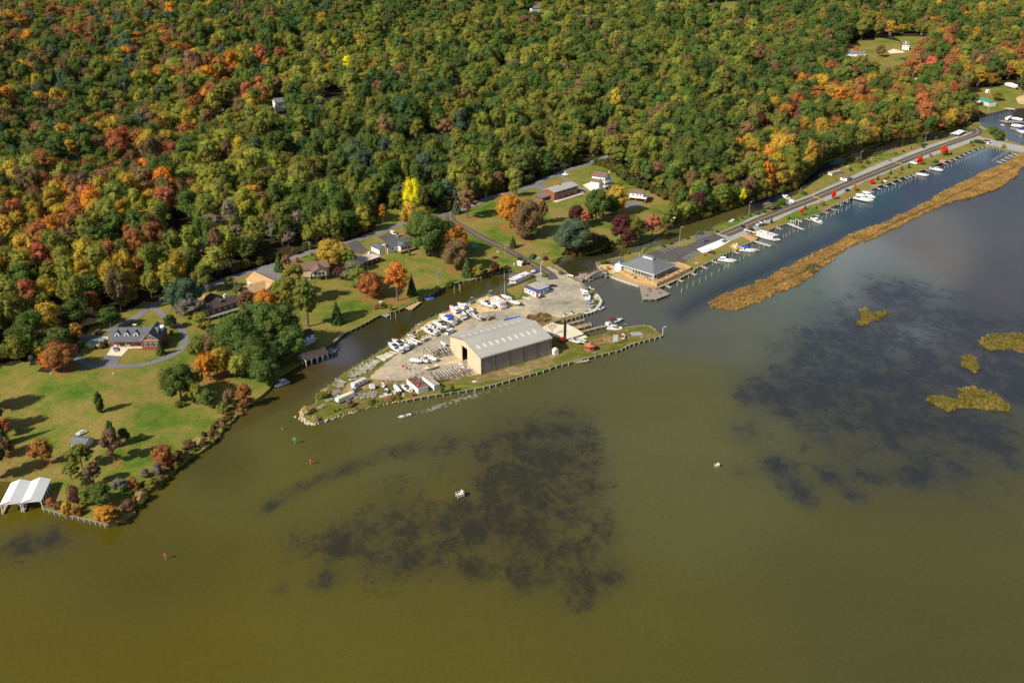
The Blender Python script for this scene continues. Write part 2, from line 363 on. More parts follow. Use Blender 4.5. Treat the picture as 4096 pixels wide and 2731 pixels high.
def weed(attrib, base, dark, veilc, amt=.86):
    """a thin veil where weed is sparse, dark clumps where it crowds"""
    base = mixc(math_('MULTIPLY', ramp(attrib, .05, .85), .72), base, veilc)
    t = math_('SUBTRACT', mixn, math_('SUBTRACT', .632, math_('MULTIPLY', attrib, .25)))
    n = N('ShaderNodeMapRange', interpolation_type='SMOOTHSTEP'); L(t, n.inputs[0]); n.inputs['From Min'].default_value = -.035; n.inputs['From Max'].default_value = .10
    return mixc(math_('MULTIPLY', math_('MULTIPLY', n.outputs[0], ramp(attrib, .02, .4)), amt), base, dark)
base = weed(A('weed'), base, (.022,.020,.012,1), (.050,.043,.018,1), .80)
base = weed(A('weedb'), base, (.017,.018,.021,1), (.034,.034,.034,1), .72)
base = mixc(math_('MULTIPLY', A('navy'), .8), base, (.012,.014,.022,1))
L(base, b.inputs['Base Color'])
gr_ = N('ShaderNodeMapRange'); L(noise_(.55, 4.0, .75, (1, 1.5, 1)), gr_.inputs[0]); gr_.inputs['From Min'].default_value = .3; gr_.inputs['From Max'].default_value = .7; gr_.inputs['To Min'].default_value = .90; gr_.inputs['To Max'].default_value = 1.10
gm_ = N('ShaderNodeMixRGB', blend_type='MULTIPLY', i_Fac=1.0); L(base, gm_.inputs[1]); L(gr_.outputs[0], gm_.inputs[2]); L(gm_.outputs[0], b.inputs['Base Color'])
bp = N('ShaderNodeBump', i_Strength=.6, i_Distance=.25)
hh = math_('ADD', math_('MULTIPLY', noise_(1.1, 5.0, .6, (1, 1.6, 1)), .6), math_('MULTIPLY', noise_(.18, 3.0, .5, (1, 1.5, 1)), .5))
L(hh, bp.inputs['Height']); L(bp.outputs[0], b.inputs['Normal'])
L(b.outputs[0], o.inputs[0])
me.materials.append(wm)
water = bpy.data.objects.new('water', me); col.objects.link(water); tag(water, kind='structure')
# ---------------------------------------------------------------- paved and worn surfaces, laid over the ground
def wpoly(S): return [tuple(G(a, b)[:2]) for a, b in S]
def drape(name, wp, m, off=.03, step=4.0, kind='structure', flat=None):
    pts = []; wb = 1.5 if name in ('gravel_yard', 'dirt_strip', 'sand_patch', 'dirt_patch', 'leaf_litter', 'sand_terrace', 'lane_verge') else 0
    for i in range(len(wp)):
        a, c = Vector(wp[i]), Vector(wp[(i+1) % len(wp)]); n = max(1, int((c - a).length/(1.3 if wb else step)))
        for j in range(n):
            p = a.lerp(c, j/n)
            if wb: p = p + Vector((noise.noise(Vector((p.x*.3, p.y*.3, 0))) + noise.noise(Vector((p.x*.9, p.y*.9, 4)))*.6, noise.noise(Vector((p.x*.3, p.y*.3, 8))) + noise.noise(Vector((p.x*.9, p.y*.9, 6)))*.6))*wb
            pts.append(tuple(p))
    gx, gy = grid_pts(pts, step, .1) if flat is None else ([], [])
    v, f = cdt(pts, list(zip(gx, gy)))
    z = [(GZ(p.x, p.y) if flat is None else flat) + off for p in v]
    n = len(v)
    verts = [(p.x, p.y, zz) for p, zz in zip(v, z)]
    ob = mesh_obj(name, verts, [list(a) for a in f], m)
    if kind: ob['kind'] = kind
    return ob
def smooth_line(pts, n=6):
    out = []; p = [Vector(a) for a in pts]
    for i in range(len(p) - 1):
        a = p[max(i-1, 0)]; b_ = p[i]; c = p[i+1]; d = p[min(i+2, len(p)-1)]
        for k in range(n):
            t = k/n
            out.append(.5*((2*b_) + (c - a)*t + (2*a - 5*b_ + 4*c - d)*t*t + (3*b_ - a - 3*c + d)*t**3))
    return out + [p[-1]]
def ribbon(name, S, width, m, off=.05, kind='structure', n=8, wob=0.0, world_pts=None, shift=0.0):
    c = smooth_line(world_pts or [tuple(G(a, b_)[:2]) for a, b_ in S], n)
    v, f = [], []
    for i, p in enumerate(c):
        t = (c[min(i+1, len(c)-1)] - c[max(i-1, 0)]).normalized(); nn = Vector((-t.y, t.x))
        ks = 4 if width > 1 else 1
        for k_ in range(ks+1):
            s = k_/ks - .5
            w = width*(1 + wob*noise.noise(Vector((p.x*.13, p.y*.13, s*3))))
            u = p + nn*(s*w + shift); v.append((u.x, u.y, GZ(u.x, u.y) + off))
        if i:
            a = (i-1)*(ks+1)
            for k_ in range(ks): f.append([a+k_, a+k_+1, a+k_+ks+2, a+k_+ks+1][::-1])
    ob = mesh_obj(name, v, f, m)
    if kind: ob['kind'] = kind
    return ob
asphalt = ground_mat('asphalt', [(.35,(.085,.076,.074)),(.5,(.105,.094,.090)),(.65,(.125,.112,.106))], scale=.08, scale2=.8, fine=.12)
asphalt_old = ground_mat('old asphalt', [(.35,(.16,.15,.145)),(.5,(.20,.19,.185)),(.65,(.24,.22,.21))], scale=.06, scale2=.7, fine=.15)
gravel = ground_mat('gravel', [(.32,(.15,.14,.115)),(.42,(.31,.275,.205)),(.51,(.40,.345,.25)),(.61,(.56,.43,.27))], scale=.05, scale2=.3, fine=.22)
gravel_l = ground_mat('light gravel', [(.35,(.29,.28,.27)),(.5,(.35,.335,.31)),(.65,(.40,.37,.33))], scale=.06, scale2=.8, fine=.18)
sand = ground_mat('sand', [(.35,(.44,.31,.15)),(.5,(.58,.42,.22)),(.65,(.66,.50,.29))], scale=.09, scale2=.6, fine=.15)
concrete = ground_mat('concrete', [(.35,(.60,.50,.34)),(.5,(.72,.62,.44)),(.65,(.78,.68,.50))], scale=.08, scale2=.6, fine=.08)
dirt = ground_mat('dirt', [(.3,(.085,.08,.02)),(.42,(.17,.13,.045)),(.52,(.26,.185,.08)),(.64,(.40,.30,.16))], scale=.05, scale2=.35, fine=.22)
pen_grass = ground_mat('worn grass', [(.34,(.075,.105,.012)),(.48,(.13,.13,.022)),(.6,(.20,.15,.05)),(.72,(.34,.25,.12))], scale=.05, scale2=.2, fine=.2)
white_slab = ground_mat('white slab', [(.4,(.80,.80,.78)),(.6,(.88,.87,.85))], scale=.1, scale2=.5, fine=.04)
yellow_p = mat('yellow paint', (.75,.42,.03), .6, .2, 2.0)
white_p = mat('line paint', (.62,.60,.56), .6, .2, 2.0)
drape('ground_peninsula', wpoly(r1([(1200,1250),(930,1300),(640,1370),(300,1455),(130,1470),(110,1385),(240,1300),(270,1200),(530,1000),(840,808),(1190,600),(1490,395),(1660,310)]) + r10([(1370,990),(1600,886),(1700,912),(1800,946),(1900,933),(2000,900),(2100,700),(2250,640),(2330,600)]) + [(2200,1062),(2250,1090),(2290,1115),(2318,1130),(2362,1162),(2386,1175),(2406,1202),(2400,1217),(2380,1240),(2335,1254),(2256,1278),(2236,1282),(2208,1293),(2268,1299),(2324,1328),(2350,1351)] + r3([(1010,1294),(1400,1186),(1600,1156),(1725,1160),(1825,1222),(1900,1282)]) + list(reversed(BULK_S))[1:-1]), pen_grass, .02, 8)
drape('gravel_yard', wpoly(D2S([(838,882),(860,855),(895,825),(935,802),(975,772),(1030,742),(1050,716),(1150,700),(1195,690),(1245,668),(1225,625),(1262,612),(1300,632),(1330,650),(1368,672),(1384,698),(1376,712),(1300,728),(1262,735),(1250,760),(1265,790),(1100,860),(1050,870),(1000,872),(960,868),(900,878)])), gravel, .04, 8)
drape('sand_patch', wpoly(r10([(1600,890),(1700,925),(1790,960),(1830,1000),(1760,1060),(1560,1090),(1450,1120),(1320,1130),(1120,1170),(960,1215),(1060,1118),(1370,998)])), sand, .055, 8)
drape('sand_patch', wpoly(r1([(1480,400),(1660,310),(1780,290),(1850,320),(1700,400),(1500,420),(1430,470),(1330,540),(1270,570),(1200,600)])), sand, .055, 8)
drape('sand_patch', wpoly(r1([(1600,860),(1850,800),(1900,870),(1750,850),(1620,870),(1450,930),(1400,920),(1440,880)])), sand, .055, 8)
drape('concrete_apron', wpoly(r3([(280,1180),(430,1105),(545,1140),(640,1132),(740,1180),(825,1235),(910,1308),(820,1330),(600,1330),(430,1290)])), concrete, .07, 8)
drape('reed_patch_ground', wpoly(r3([(70,1040),(220,990),(380,1000),(500,1045),(560,1075),(440,1108),(290,1175),(180,1100)])), dirt, .06, 8)
# causeway
drape('gravel_verge', wpoly(r4([(480,640),(600,605),(850,500),(1300,275),(1600,180),(1850,85)]) + r5([(0,1100),(250,990),(520,860),(700,785),(900,715),(1160,615),(1400,540),(1600,475),(1740,440),(1800,470),(1860,505),(1950,520),(2130,560),(2352,610),(2352,685),(2170,650),(2000,605),(1900,585),(1880,545),(1780,520),(1720,565),(1500,645),(1200,745),(900,845),(700,935),(480,1015),(250,1145),(0,1262)]) + r4([(1850,225),(1600,325),(1450,400),(1200,520),(900,655),(740,725),(640,700)])), gravel_l, .03, 10)
drape('parking_lot', wpoly([(2700,970),(2783,940),(2819,929),(2861,935),(2905,955),(2786,997),(2804,1015),(2736,1050),(2745,1052),(2672,1045),(2610,1028),(2568,1018),(2636,999),(2663,987)]), asphalt, .05, 10)
drape('parking_lot', wpoly(r3([(1170,290),(1390,225),(1390,300),(1330,352),(1180,322)])), asphalt, .05, 10)
drape('white_slab', wpoly(r4([(290,830),(640,690),(740,720),(600,800),(430,870),(370,880)])), white_slab, .06, 10)
MROAD = r4([(660,640),(950,520),(1200,410),(1500,290),(1870,145),(2200,5)]) + r5([(350,1020),(850,815),(1100,712),(1400,600),(1600,530),(1745,482),(1800,450),(1802,420),(1770,390)]) + [(3870,500),(3830,480)]
ribbon('causeway_road', MROAD, 8.6, asphalt, .075)
for sg in (-.25, .25): ribbon('centre_line', MROAD, .26, yellow_p, .17, shift=sg)
# crossing bars
for S in (r4([(1845,120),(1955,155)]), r5([(825,798),(915,820)])):
    ribbon('crossing_bar', S, 1.6, yellow_p, .22, n=1)
# parking bay lines
def bay_lines(a, b_, d, n):
    A_, B_ = G(*a).xy, G(*b_).xy; Dv = G(*d).xy - A_
    v, f = [], []
    for i in range(n):
        p = A_.lerp(B_, i/(n-1)); e = (B_ - A_).normalized()*.17
        k = len(v)
        for u in (p - e, p + e, p + Dv + e, p + Dv - e): v.append((u.x, u.y, ZB + .14))
        f.append([k, k+1, k+2, k+3])
    ob = mesh_obj('bay_lines', v, f, white_p); ob['kind'] = 'structure'
bay_lines(r4([(405,615)])[0], r3([(1865,133)])[0], r4([(495,640)])[0], 14)
bay_lines(r4([(250,862)])[0], r3([(2175,235)])[0], r4([(350,892)])[0], 7)
bay_lines(r3([(1225,280)])[0], r3([(1320,235)])[0], r3([(1345,288)])[0], 3)
# mainland roads
ROAD2 = [(2215,1118)] + r10([(2340,630),(2200,548),(2000,435),(1800,325),(1600,235),(1400,120),(1290,65)]) + [(1808,882),(1800,855),(1815,835)]
ribbon('lane_road', ROAD2, 6.4, asphalt, .09)
ribbon('centre_line', ROAD2[1:], .3, yellow_p, .18)
ROAD3 = D2S([(430,680),(480,658),(540,636),(600,617),(650,602),(720,577),(790,560),(850,541),(905,521),(960,505),(1030,492),(1090,470),(1130,452),(1200,435),(1290,396),(1345,378),(1420,350)])
ribbon('wood_road', ROAD3, 6.0, asphalt_old, .09, wob=.1)
LOOP = r7([(2040,265),(1900,300),(1750,370),(1620,460),(1480,560)])
ribbon('loop_driveway', LOOP, 4.6, asphalt_old, .09, wob=.15)
LOOP2 = r7([(1480,560),(1240,655),(1000,735),(880,830),(865,920),(950,1010),(1100,1055),(1300,1065),(1600,1048),(1800,1008),(2000,930),(2120,840),(2155,740),(2130,660),(2060,590),(1930,500),(1820,410),(1740,385)])
ribbon('loop_driveway', LOOP2, 3.8, asphalt_old, .11, wob=.15)
ribbon('loop_driveway', r7([(2040,265)]) + D2S([(410,672),(430,680)]), 4.4, asphalt_old, .10)
drape('driveway_apron', wpoly(r7([(1240,930),(1412,942),(1360,1045),(1130,1045)])), asphalt_old, .12)
drape('driveway_concrete', wpoly(r7([(1330,800),(1520,830),(1412,944),(1235,932)])), concrete, .13)
drape('driveway_apron', wpoly(D2S([(585,625),(630,612),(650,640),(625,655),(600,640)])), asphalt_old, .13)
drape('driveway_apron', wpoly(D2S([(795,560),(820,552),(845,575),(830,583),(812,580)])), asphalt, .13)
drape('driveway_apron', wpoly(D2S([(868,545),(892,535),(920,548),(905,556),(885,556)])), asphalt, .13)
drape('driveway_apron', wpoly(r6([(730,240),(870,215),(1000,235),(940,285),(860,250),(790,265)])), asphalt_old, .12)
ribbon('driveway', r6([(1090,140),(1180,190),(1260,240),(1350,290)]), 3.4, asphalt_old, .12)
drape('terrace', wpoly(r6([(1300,225),(1370,200),(1430,240),(1500,300),(1380,290)])), concrete, .13)
drape('driveway_apron', wpoly(r6([(1690,380),(1780,370),(1850,395),(1760,440),(1690,450)])), asphalt_old, .12)
drape('lane_verge', wpoly(r10([(1960,500),(2100,530),(2240,600),(2140,660),(2060,640),(1960,570)])), dirt, .06)

drape('dirt_strip', wpoly(r2([(330,1175),(480,1075),(700,1020),(900,965),(1200,880),(1430,800),(1530,800),(1420,880),(1480,930),(1250,990),(980,1060),(700,1140),(480,1195),(380,1225)])), dirt, .05, 8)
drape('dirt_strip', wpoly(r3([(940,1300),(1100,1270),(1330,1300),(1340,1350),(1200,1400),(1000,1390)])), dirt, .05, 8)
drape('dirt_strip', wpoly(r1([(620,1050),(700,1000),(800,1010),(1000,1040),(1250,1040),(1270,1080),(1080,1090),(900,1110),(800,1140),(640,1150),(520,1170)])), dirt, .05, 8)

drape('driveway_concrete', wpoly(r11([(920,540),(980,515),(1100,545),(1090,556),(940,566)])), concrete, .15)
drape('dirt_patch', wpoly(r12([(1290,450),(1390,410),(1500,400),(1500,600),(1340,565)])), sand, .12)

drape('sand_patch', wpoly(r1([(1150,740),(1300,690),(1420,640),(1560,570),(1680,530),(1850,480),(1960,440),(1960,400),(1850,380),(1800,440),(1600,540),(1440,570),(1380,640),(1200,735)])), ground_mat('packed tan earth', [(.35,(.36,.28,.17)),(.5,(.46,.36,.22)),(.65,(.40,.34,.25))], scale=.07, scale2=.5, fine=.18), .05, 8)
# ---------------------------------------------------------------- trees
PAL = {'dkgreen': (0.0586, 0.0903, 0.0244), 'green': (0.090, 0.122, 0.030), 'olive': (0.1647, 0.1647, 0.0342), 'yelgreen': (0.2318, 0.2257, 0.0415), 'yellow': (0.6, 0.5, 0.015), 'gold': (0.3782, 0.2379, 0.0366), 'orange': (0.488, 0.1769, 0.0305), 'rust': (0.29, 0.115, 0.042), 'red': (0.4026, 0.1159, 0.061), 'brightred': (0.62, 0.018, 0.01), 'maroon': (0.1037, 0.0317, 0.0317), 'brown': (0.183, 0.1122, 0.0549), 'bluegreen': (0.0805, 0.1147, 0.061), 'grey': (0.1891, 0.1586, 0.1098), 'tan': (0.4392, 0.305, 0.1342)}
def foliage_mat(name, inst):
    m = bpy.data.materials.new(name); nt, N, L = nodes(m)
    o = N('ShaderNodeOutputMaterial')
    if inst: c = N('ShaderNodeAttribute', attribute_name='tcol', attribute_type='INSTANCER').outputs['Color']
    else: c = N('ShaderNodeObjectInfo').outputs['Color']
    lv = N('ShaderNodeAttribute', attribute_name='lv').outputs['Fac']
    tc = N('ShaderNodeTexCoord'); n = N('ShaderNodeTexNoise', i_Scale=.45, i_Detail=3.0); L(tc.outputs['Object'], n.inputs['Vector'])
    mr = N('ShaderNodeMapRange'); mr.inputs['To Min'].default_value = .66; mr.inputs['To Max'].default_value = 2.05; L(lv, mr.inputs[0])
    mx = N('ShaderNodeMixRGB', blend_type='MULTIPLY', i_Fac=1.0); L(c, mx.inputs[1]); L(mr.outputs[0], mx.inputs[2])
    hs = N('ShaderNodeHueSaturation'); mr2 = N('ShaderNodeMapRange'); L(n.outputs[0], mr2.inputs[0])
    mr2.inputs['From Min'].default_value = .3; mr2.inputs['From Max'].default_value = .7
    mr2.inputs['To Min'].default_value = .478; mr2.inputs['To Max'].default_value = .535
    L(mr2.outputs[0], hs.inputs['Hue']); L(mx.outputs[0], hs.inputs['Color'])
    d = N('ShaderNodeBsdfDiffuse'); t = N('ShaderNodeBsdfTranslucent'); ms = N('ShaderNodeMixShader', i_Fac=.25)
    L(hs.outputs[0], d.inputs[0]); L(hs.outputs[0], t.inputs[0]); L(d.outputs[0], ms.inputs[1]); L(t.outputs[0], ms.inputs[2]); L(ms.outputs[0], o.inputs[0])
    return m
fol = foliage_mat('foliage', False); fol_i = foliage_mat('foliage of the far wood', True)
bark = mat('bark', (.14,.11,.085), .9, .35, 1.5, stretch=(1,1,.2)); bark_pale = mat('pale bark', (.42,.38,.32), .8, .4, 1.2)
def leaves(rg, cen, rad, n, size, squash=1.0, updown=-.25, spread=.12):
    """leaf clumps over the outside of one bough: n small faces round cen"""
    d = rg.normal(size=(n, 3)); d /= np.linalg.norm(d, axis=1)[:, None]
    d = d[d[:, 2] > updown]; n = len(d)
    p = cen + d*rad*(1 + rg.uniform(-spread, spread, (n, 1)))*np.array([1, 1, squash])
    nn = d + rg.normal(size=(n, 3))*.42; nn /= np.linalg.norm(nn, axis=1)[:, None]
    t = np.cross(nn, rg.normal(size=(n, 3))); t /= np.linalg.norm(t, axis=1)[:, None] + 1e-9
    b_ = np.cross(nn, t); s = size*rg.uniform(.6, 1.35, (n, 1))
    return np.stack([p - t*s*.5 - b_*s*.3, p + t*s*.5 - b_*s*.35, p + t*s*.1 + b_*s*.6], 1)   # one triangle each
def crown_mesh(name, tris, cores, rg, m, tone=None):
    nT = len(tris); v = tris.reshape(-1, 3); f = np.arange(nT*3).reshape(-1, 3).tolist()
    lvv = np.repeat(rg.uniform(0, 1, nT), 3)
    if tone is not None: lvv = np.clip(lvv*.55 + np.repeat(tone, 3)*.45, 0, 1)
    bm = bmesh.new(); bmesh.ops.create_icosphere(bm, subdivisions=1, radius=1)
    iv = np.array([w.co[:] for w in bm.verts]); jf = [[w.index for w in g.verts] for g in bm.faces]; bm.free()
    vs = [v]; lt = [lvv]; k = len(v)
    for (c, r, sq) in cores:
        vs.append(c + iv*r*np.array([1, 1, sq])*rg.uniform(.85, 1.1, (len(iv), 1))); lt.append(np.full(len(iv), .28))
        f += [[a + k for a in g] for g in jf]; k += len(iv)
    v = np.concatenate(vs); me = bpy.data.meshes.new(name); me.from_pydata(v.tolist(), [], f)
    a = me.attributes.new('lv', 'FLOAT', 'POINT'); a.data.foreach_set('value', np.concatenate(lt).astype(np.float32))
    me.materials.append(m); me.update(); return me
def broad_crown(seed, n=1700, nl=26, tall=1.0, loose=0.0, leaf=.085, low=.30, m=None, hole=0):
    """a crown one unit in radius standing on z=0 .. ~2.0*tall: boughs of leaves round a hollow middle"""
    rg = np.random.default_rng(seed); T, C, tone = [], [], []
    for i in range(nl):
        th = rg.uniform(0, 2*np.pi); u = rg.uniform(-.75, 1) if i > 3 else .9
        rr = math.sqrt(max(0, 1 - u*u)); dist = rg.uniform(.50, .76) + loose*rg.uniform(0, .25)
        c = np.array([math.cos(th)*rr*dist, math.sin(th)*rr*dist, (1.08 + u*.66*1.15)*tall*.92])
        r = rg.uniform(.22, .40)*(1 - .35*loose)
        k = int(n/nl*(r/.31)**2)
        t = leaves(rg, c, r, k, leaf, .85); T.append(t); tone.append(np.full(len(t), rg.uniform(0, 1)))
        C.append((c, r*.80, .85))
    C.append((np.array([0, 0, 1.05*tall]), .52*(1 - .4*loose), 1.1*tall))
    # stray sprigs that break the outline
    t = leaves(rg, np.array([0, 0, 1.05*tall]), .98, n//9, leaf*.9, .95*tall, -.6, .14); T.append(t); tone.append(rg.uniform(0, 1, len(t)))
    return crown_mesh('crown', np.concatenate(T), C, rg, m or fol, np.concatenate(tone))
def cone_crown(seed, n=1500, tall=3.0, m=None, power=1.0, leaf=.10):
    rg = np.random.default_rng(seed); T, C = [], []
    L_ = 11
    for i in range(L_):
        h = i/(L_ - 1); R_ = (1 - h)**power*.92 + .06; z = (.08 + h*.92)*tall
        k = 7 if R_ > .35 else 3
        for j in range(k):
            th = 2*np.pi*(j + rg.uniform(-.3, .3))/k + i
            c = np.array([math.cos(th)*R_*.62, math.sin(th)*R_*.62, z - R_*.18]); r = R_*.42 + .04
            T.append(leaves(rg, c, r, int(n/60), leaf, .6, -.5, .2)); C.append((c, r*.75, .6))
        C.append((np.array([0, 0, z]), R_*.6, 1.2))
    return crown_mesh('crown', np.concatenate(T), C, rg, m or fol)
def column_crown(seed, n=1300, tall=2.6, m=None):
    rg = np.random.default_rng(seed); T, C = [], []
    for i in range(16):
        h = i/15; R_ = .98*math.sin(math.pi*(h*.80 + .13))**.7; z = (.1 + h*.9)*tall*.97
        th = i*2.4; c = np.array([math.cos(th)*R_*.38, math.sin(th)*R_*.38, z - .1]); r = R_*.60
        T.append(leaves(rg, c, r, int(n/16), .085, 1.0, -.6, .12)); C.append((c, r*.85, 1))
    return crown_mesh('crown', np.concatenate(T), C, rg, m or fol)
def tube(bmv, bmf, p0, p1, r0, r1, n=5):
    p0, p1 = Vector(p0), Vector(p1); d = (p1 - p0).normalized()
    a = d.cross(Vector((.3, .2, 1))).normalized() if abs(d.z) < .95 else Vector((1, 0, 0)); b_ = d.cross(a); k = len(bmv)
    for p, r in ((p0, r0), (p1, r1)):
        for i in range(n):
            t = 2*math.pi*i/n; bmv.append(tuple(p + a*math.cos(t)*r + b_*math.sin(t)*r))
    for i in range(n): j = (i+1) % n; bmf.append([k+i, k+j, k+n+j, k+n+i])
    bmf.append([k+n+i for i in range(n)])
def trunk_mesh(seed, h=1.0, limbs=6, r=.05, m=None):
    rg = random.Random(seed); v, f = [], []
    tube(v, f, (0, 0, -.15), (rg.uniform(-.03, .03), rg.uniform(-.03, .03), h*.55), r*1.2, r*.8, 7)
    for i in range(limbs):
        t = i*2.4 + rg.uniform(-.4, .4); z = h*rg.uniform(.35, .58); l = rg.uniform(.3, .5)
        tube(v, f, (0, 0, z), (math.cos(t)*l, math.sin(t)*l, z + h*rg.uniform(.22, .4)), r*.55, r*.18, 4)
    tube(v, f, (0, 0, h*.5), (.05, .03, h*.9), r*.8, r*.25, 5)
    me = bpy.data.meshes.new('trunk'); me.from_pydata(v, [], f); me.materials.append(m or bark); return me
def bare_mesh(seed, spread=.42, m=None, depth=4, r0=.035):
    rg = random.Random(seed); v, f = [], []
    def grow(p, d, l, r, k):
        e = p + d*l; tube(v, f, p, e, r, r*.62, 5 if k > 1 else 3)
        if k <= 0: return
        for i in range(3 if k < depth else 4):
            nd = (d + Vector((rg.uniform(-1, 1), rg.uniform(-1, 1), rg.uniform(-.1, .55)))*spread*1.5).normalized()
            grow(p + d*l*rg.uniform(.7, 1), nd, l*rg.uniform(.6, .8), r*.6, k-1)
    grow(Vector((0, 0, -.1)), Vector((0, 0, 1)), .62, r0, depth)
    me = bpy.data.meshes.new('bare'); me.from_pydata(v, [], f); me.materials.append(m or bark_pale); return me
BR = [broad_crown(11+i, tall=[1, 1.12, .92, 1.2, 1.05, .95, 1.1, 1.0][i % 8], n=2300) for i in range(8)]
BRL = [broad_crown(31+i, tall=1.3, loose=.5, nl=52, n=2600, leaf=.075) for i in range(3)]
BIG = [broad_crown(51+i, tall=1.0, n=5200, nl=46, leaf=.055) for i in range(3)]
CONE = [cone_crown(61+i, tall=2.7) for i in range(2)]; COLM = [column_crown(71+i) for i in range(2)]
TR = [trunk_mesh(81+i) for i in range(4)]
BARE = [bare_mesh(91+i) for i in range(3)]; BAREB = [bare_mesh(96+i, .5, bark, 5, .03) for i in range(2)]
def empty(name, loc, rz=0.0):
    e = bpy.data.objects.new(name, None); e.empty_display_size = .5
    e.location = loc; e.rotation_euler = (0, 0, rz); col.objects.link(e); return e
def link(name, me, parent, loc=(0, 0, 0), sc=(1, 1, 1), rz=0.0, color=None):
    o = bpy.data.objects.new(name, me); o.parent = parent; o.location = loc; o.scale = sc; o.rotation_euler = (0, 0, rz)
    if color: o.color = tuple(color[:3]) + (1,)
    col.objects.link(o); return o
def jitc(c, rg, j=.14):
    c = PAL[c] if isinstance(c, str) else c; f = 1 + rg.uniform(-j, j)
    return tuple(max(0.004, v*f*(1 + rg.uniform(-j, j)*.6)) for v in c)
rgt = random.Random(5)
def tree_at(p, kind, h, w, color, label, name=None, group=None, cat='tree'):
    """h: total height in m, w: crown width in m"""
    name = name or {'broad':'broadleaf_tree','big':'broadleaf_tree','loose':'broadleaf_tree','cone':'conifer_tree','col':'columnar_tree','bare':'bare_tree','bareb':'bare_tree','shrub':'shrub'}[kind]
    if kind == 'big': h *= 1.15; w *= 1.25
    elif kind in ('broad', 'loose') and h > 5 and 'in the wood' not in label and 'over the water' not in label: h *= 1.1; w *= 1.15
    e = empty(name, p, rgt.uniform(0, 6.28)); r = w/2
    c = jitc(color, rgt)
    if kind in ('broad', 'big', 'loose'):
        me = rgt.choice({'broad': BR, 'big': BIG, 'loose': BRL}[kind])
        top = 2.05*(1.3 if kind == 'loose' else 1.0)
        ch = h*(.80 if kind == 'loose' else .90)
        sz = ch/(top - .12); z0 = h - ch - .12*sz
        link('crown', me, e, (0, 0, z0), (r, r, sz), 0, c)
        link('trunk', rgt.choice(TR), e, (0, 0, 0), (h*.42, h*.42, h*.86), 0)
    elif kind in ('cone', 'col'):
        me = rgt.choice(CONE if kind == 'cone' else COLM); tl = 2.7 if kind == 'cone' else 2.6
        link('crown', me, e, (0, 0, h*.03), (r, r, h*.97/tl), 0, c)
        v, f = [], []; tube(v, f, (0, 0, -.3), (0, 0, h*.2), w*.05, w*.035); mesh_obj('trunk', v, f, bark, e)
    elif kind == 'shrub':
        me = rgt.choice(BR); sz = h/1.7
        link('foliage', me, e, (0, 0, -.42*sz), (r, r, sz), 0, c)
        v, f = [], []; tube(v, f, (0, 0, -.2), (0, 0, h*.5), .06, .04); mesh_obj('stem', v, f, bark, e)
    else:
        me = rgt.choice(BARE if kind == 'bare' else BAREB)
        link('branches', me, e, (0, 0, 0), (w/1.7, w/1.7, h/1.9))
    return tag(e, label, cat, group)
# forest: everything inland that is not open
litter_m = ground_mat('fallen leaves', [(.4,(.22,.12,.035)),(.5,(.28,.15,.04)),(.62,(.20,.15,.04))], scale=.2, scale2=1.2, fine=.3)
OPEN = D2S([(-120,838),(60,834),(125,856),(170,835),(185,788),(235,735),(300,708),(380,684),(410,679),(480,657),(540,634),(600,615),(650,600),(700,585),(770,563),(845,541),(862,480),(925,480),(938,506),(1020,488),(1050,478),(1130,450),(1200,433),(1290,394),(1345,376),(1395,384),(1450,425),(1500,442),(1545,466),(1600,488)]) + [(2799,868),(3087,775),(3300,642),(3571,551),(3841,507),(3895,500),(3925,440),(4096,400),(4800,380),(4800,3000),(-300,3000)]
OPEN2 = [D2S([(1932,112),(1960,95),(2040,90),(2058,118),(2085,152),(2040,165),(1990,150),(1936,134)]), D2S([(2080,176),(2114,174),(2114,194),(2082,196)]), D2S([(1212,6),(1250,6),(1250,34),(1212,34)]), D2S([(2055,80),(2130,88),(2132,104),(2110,125),(2050,135),(2035,118)]), D2S([(1610,8),(1705,4),(1700,26),(1620,32)]), D2S([(1030,182),(1052,178),(1060,206),(1030,214)]), D2S([(738,220),(800,215),(810,238),(745,250)]), D2S([(620,224),(664,224),(662,254),(622,254)]), D2S([(1460,448),(1505,440),(1545,468),(1500,476)]), D2S([(2230,205),(2352,190),(2352,270),(2240,260)])]
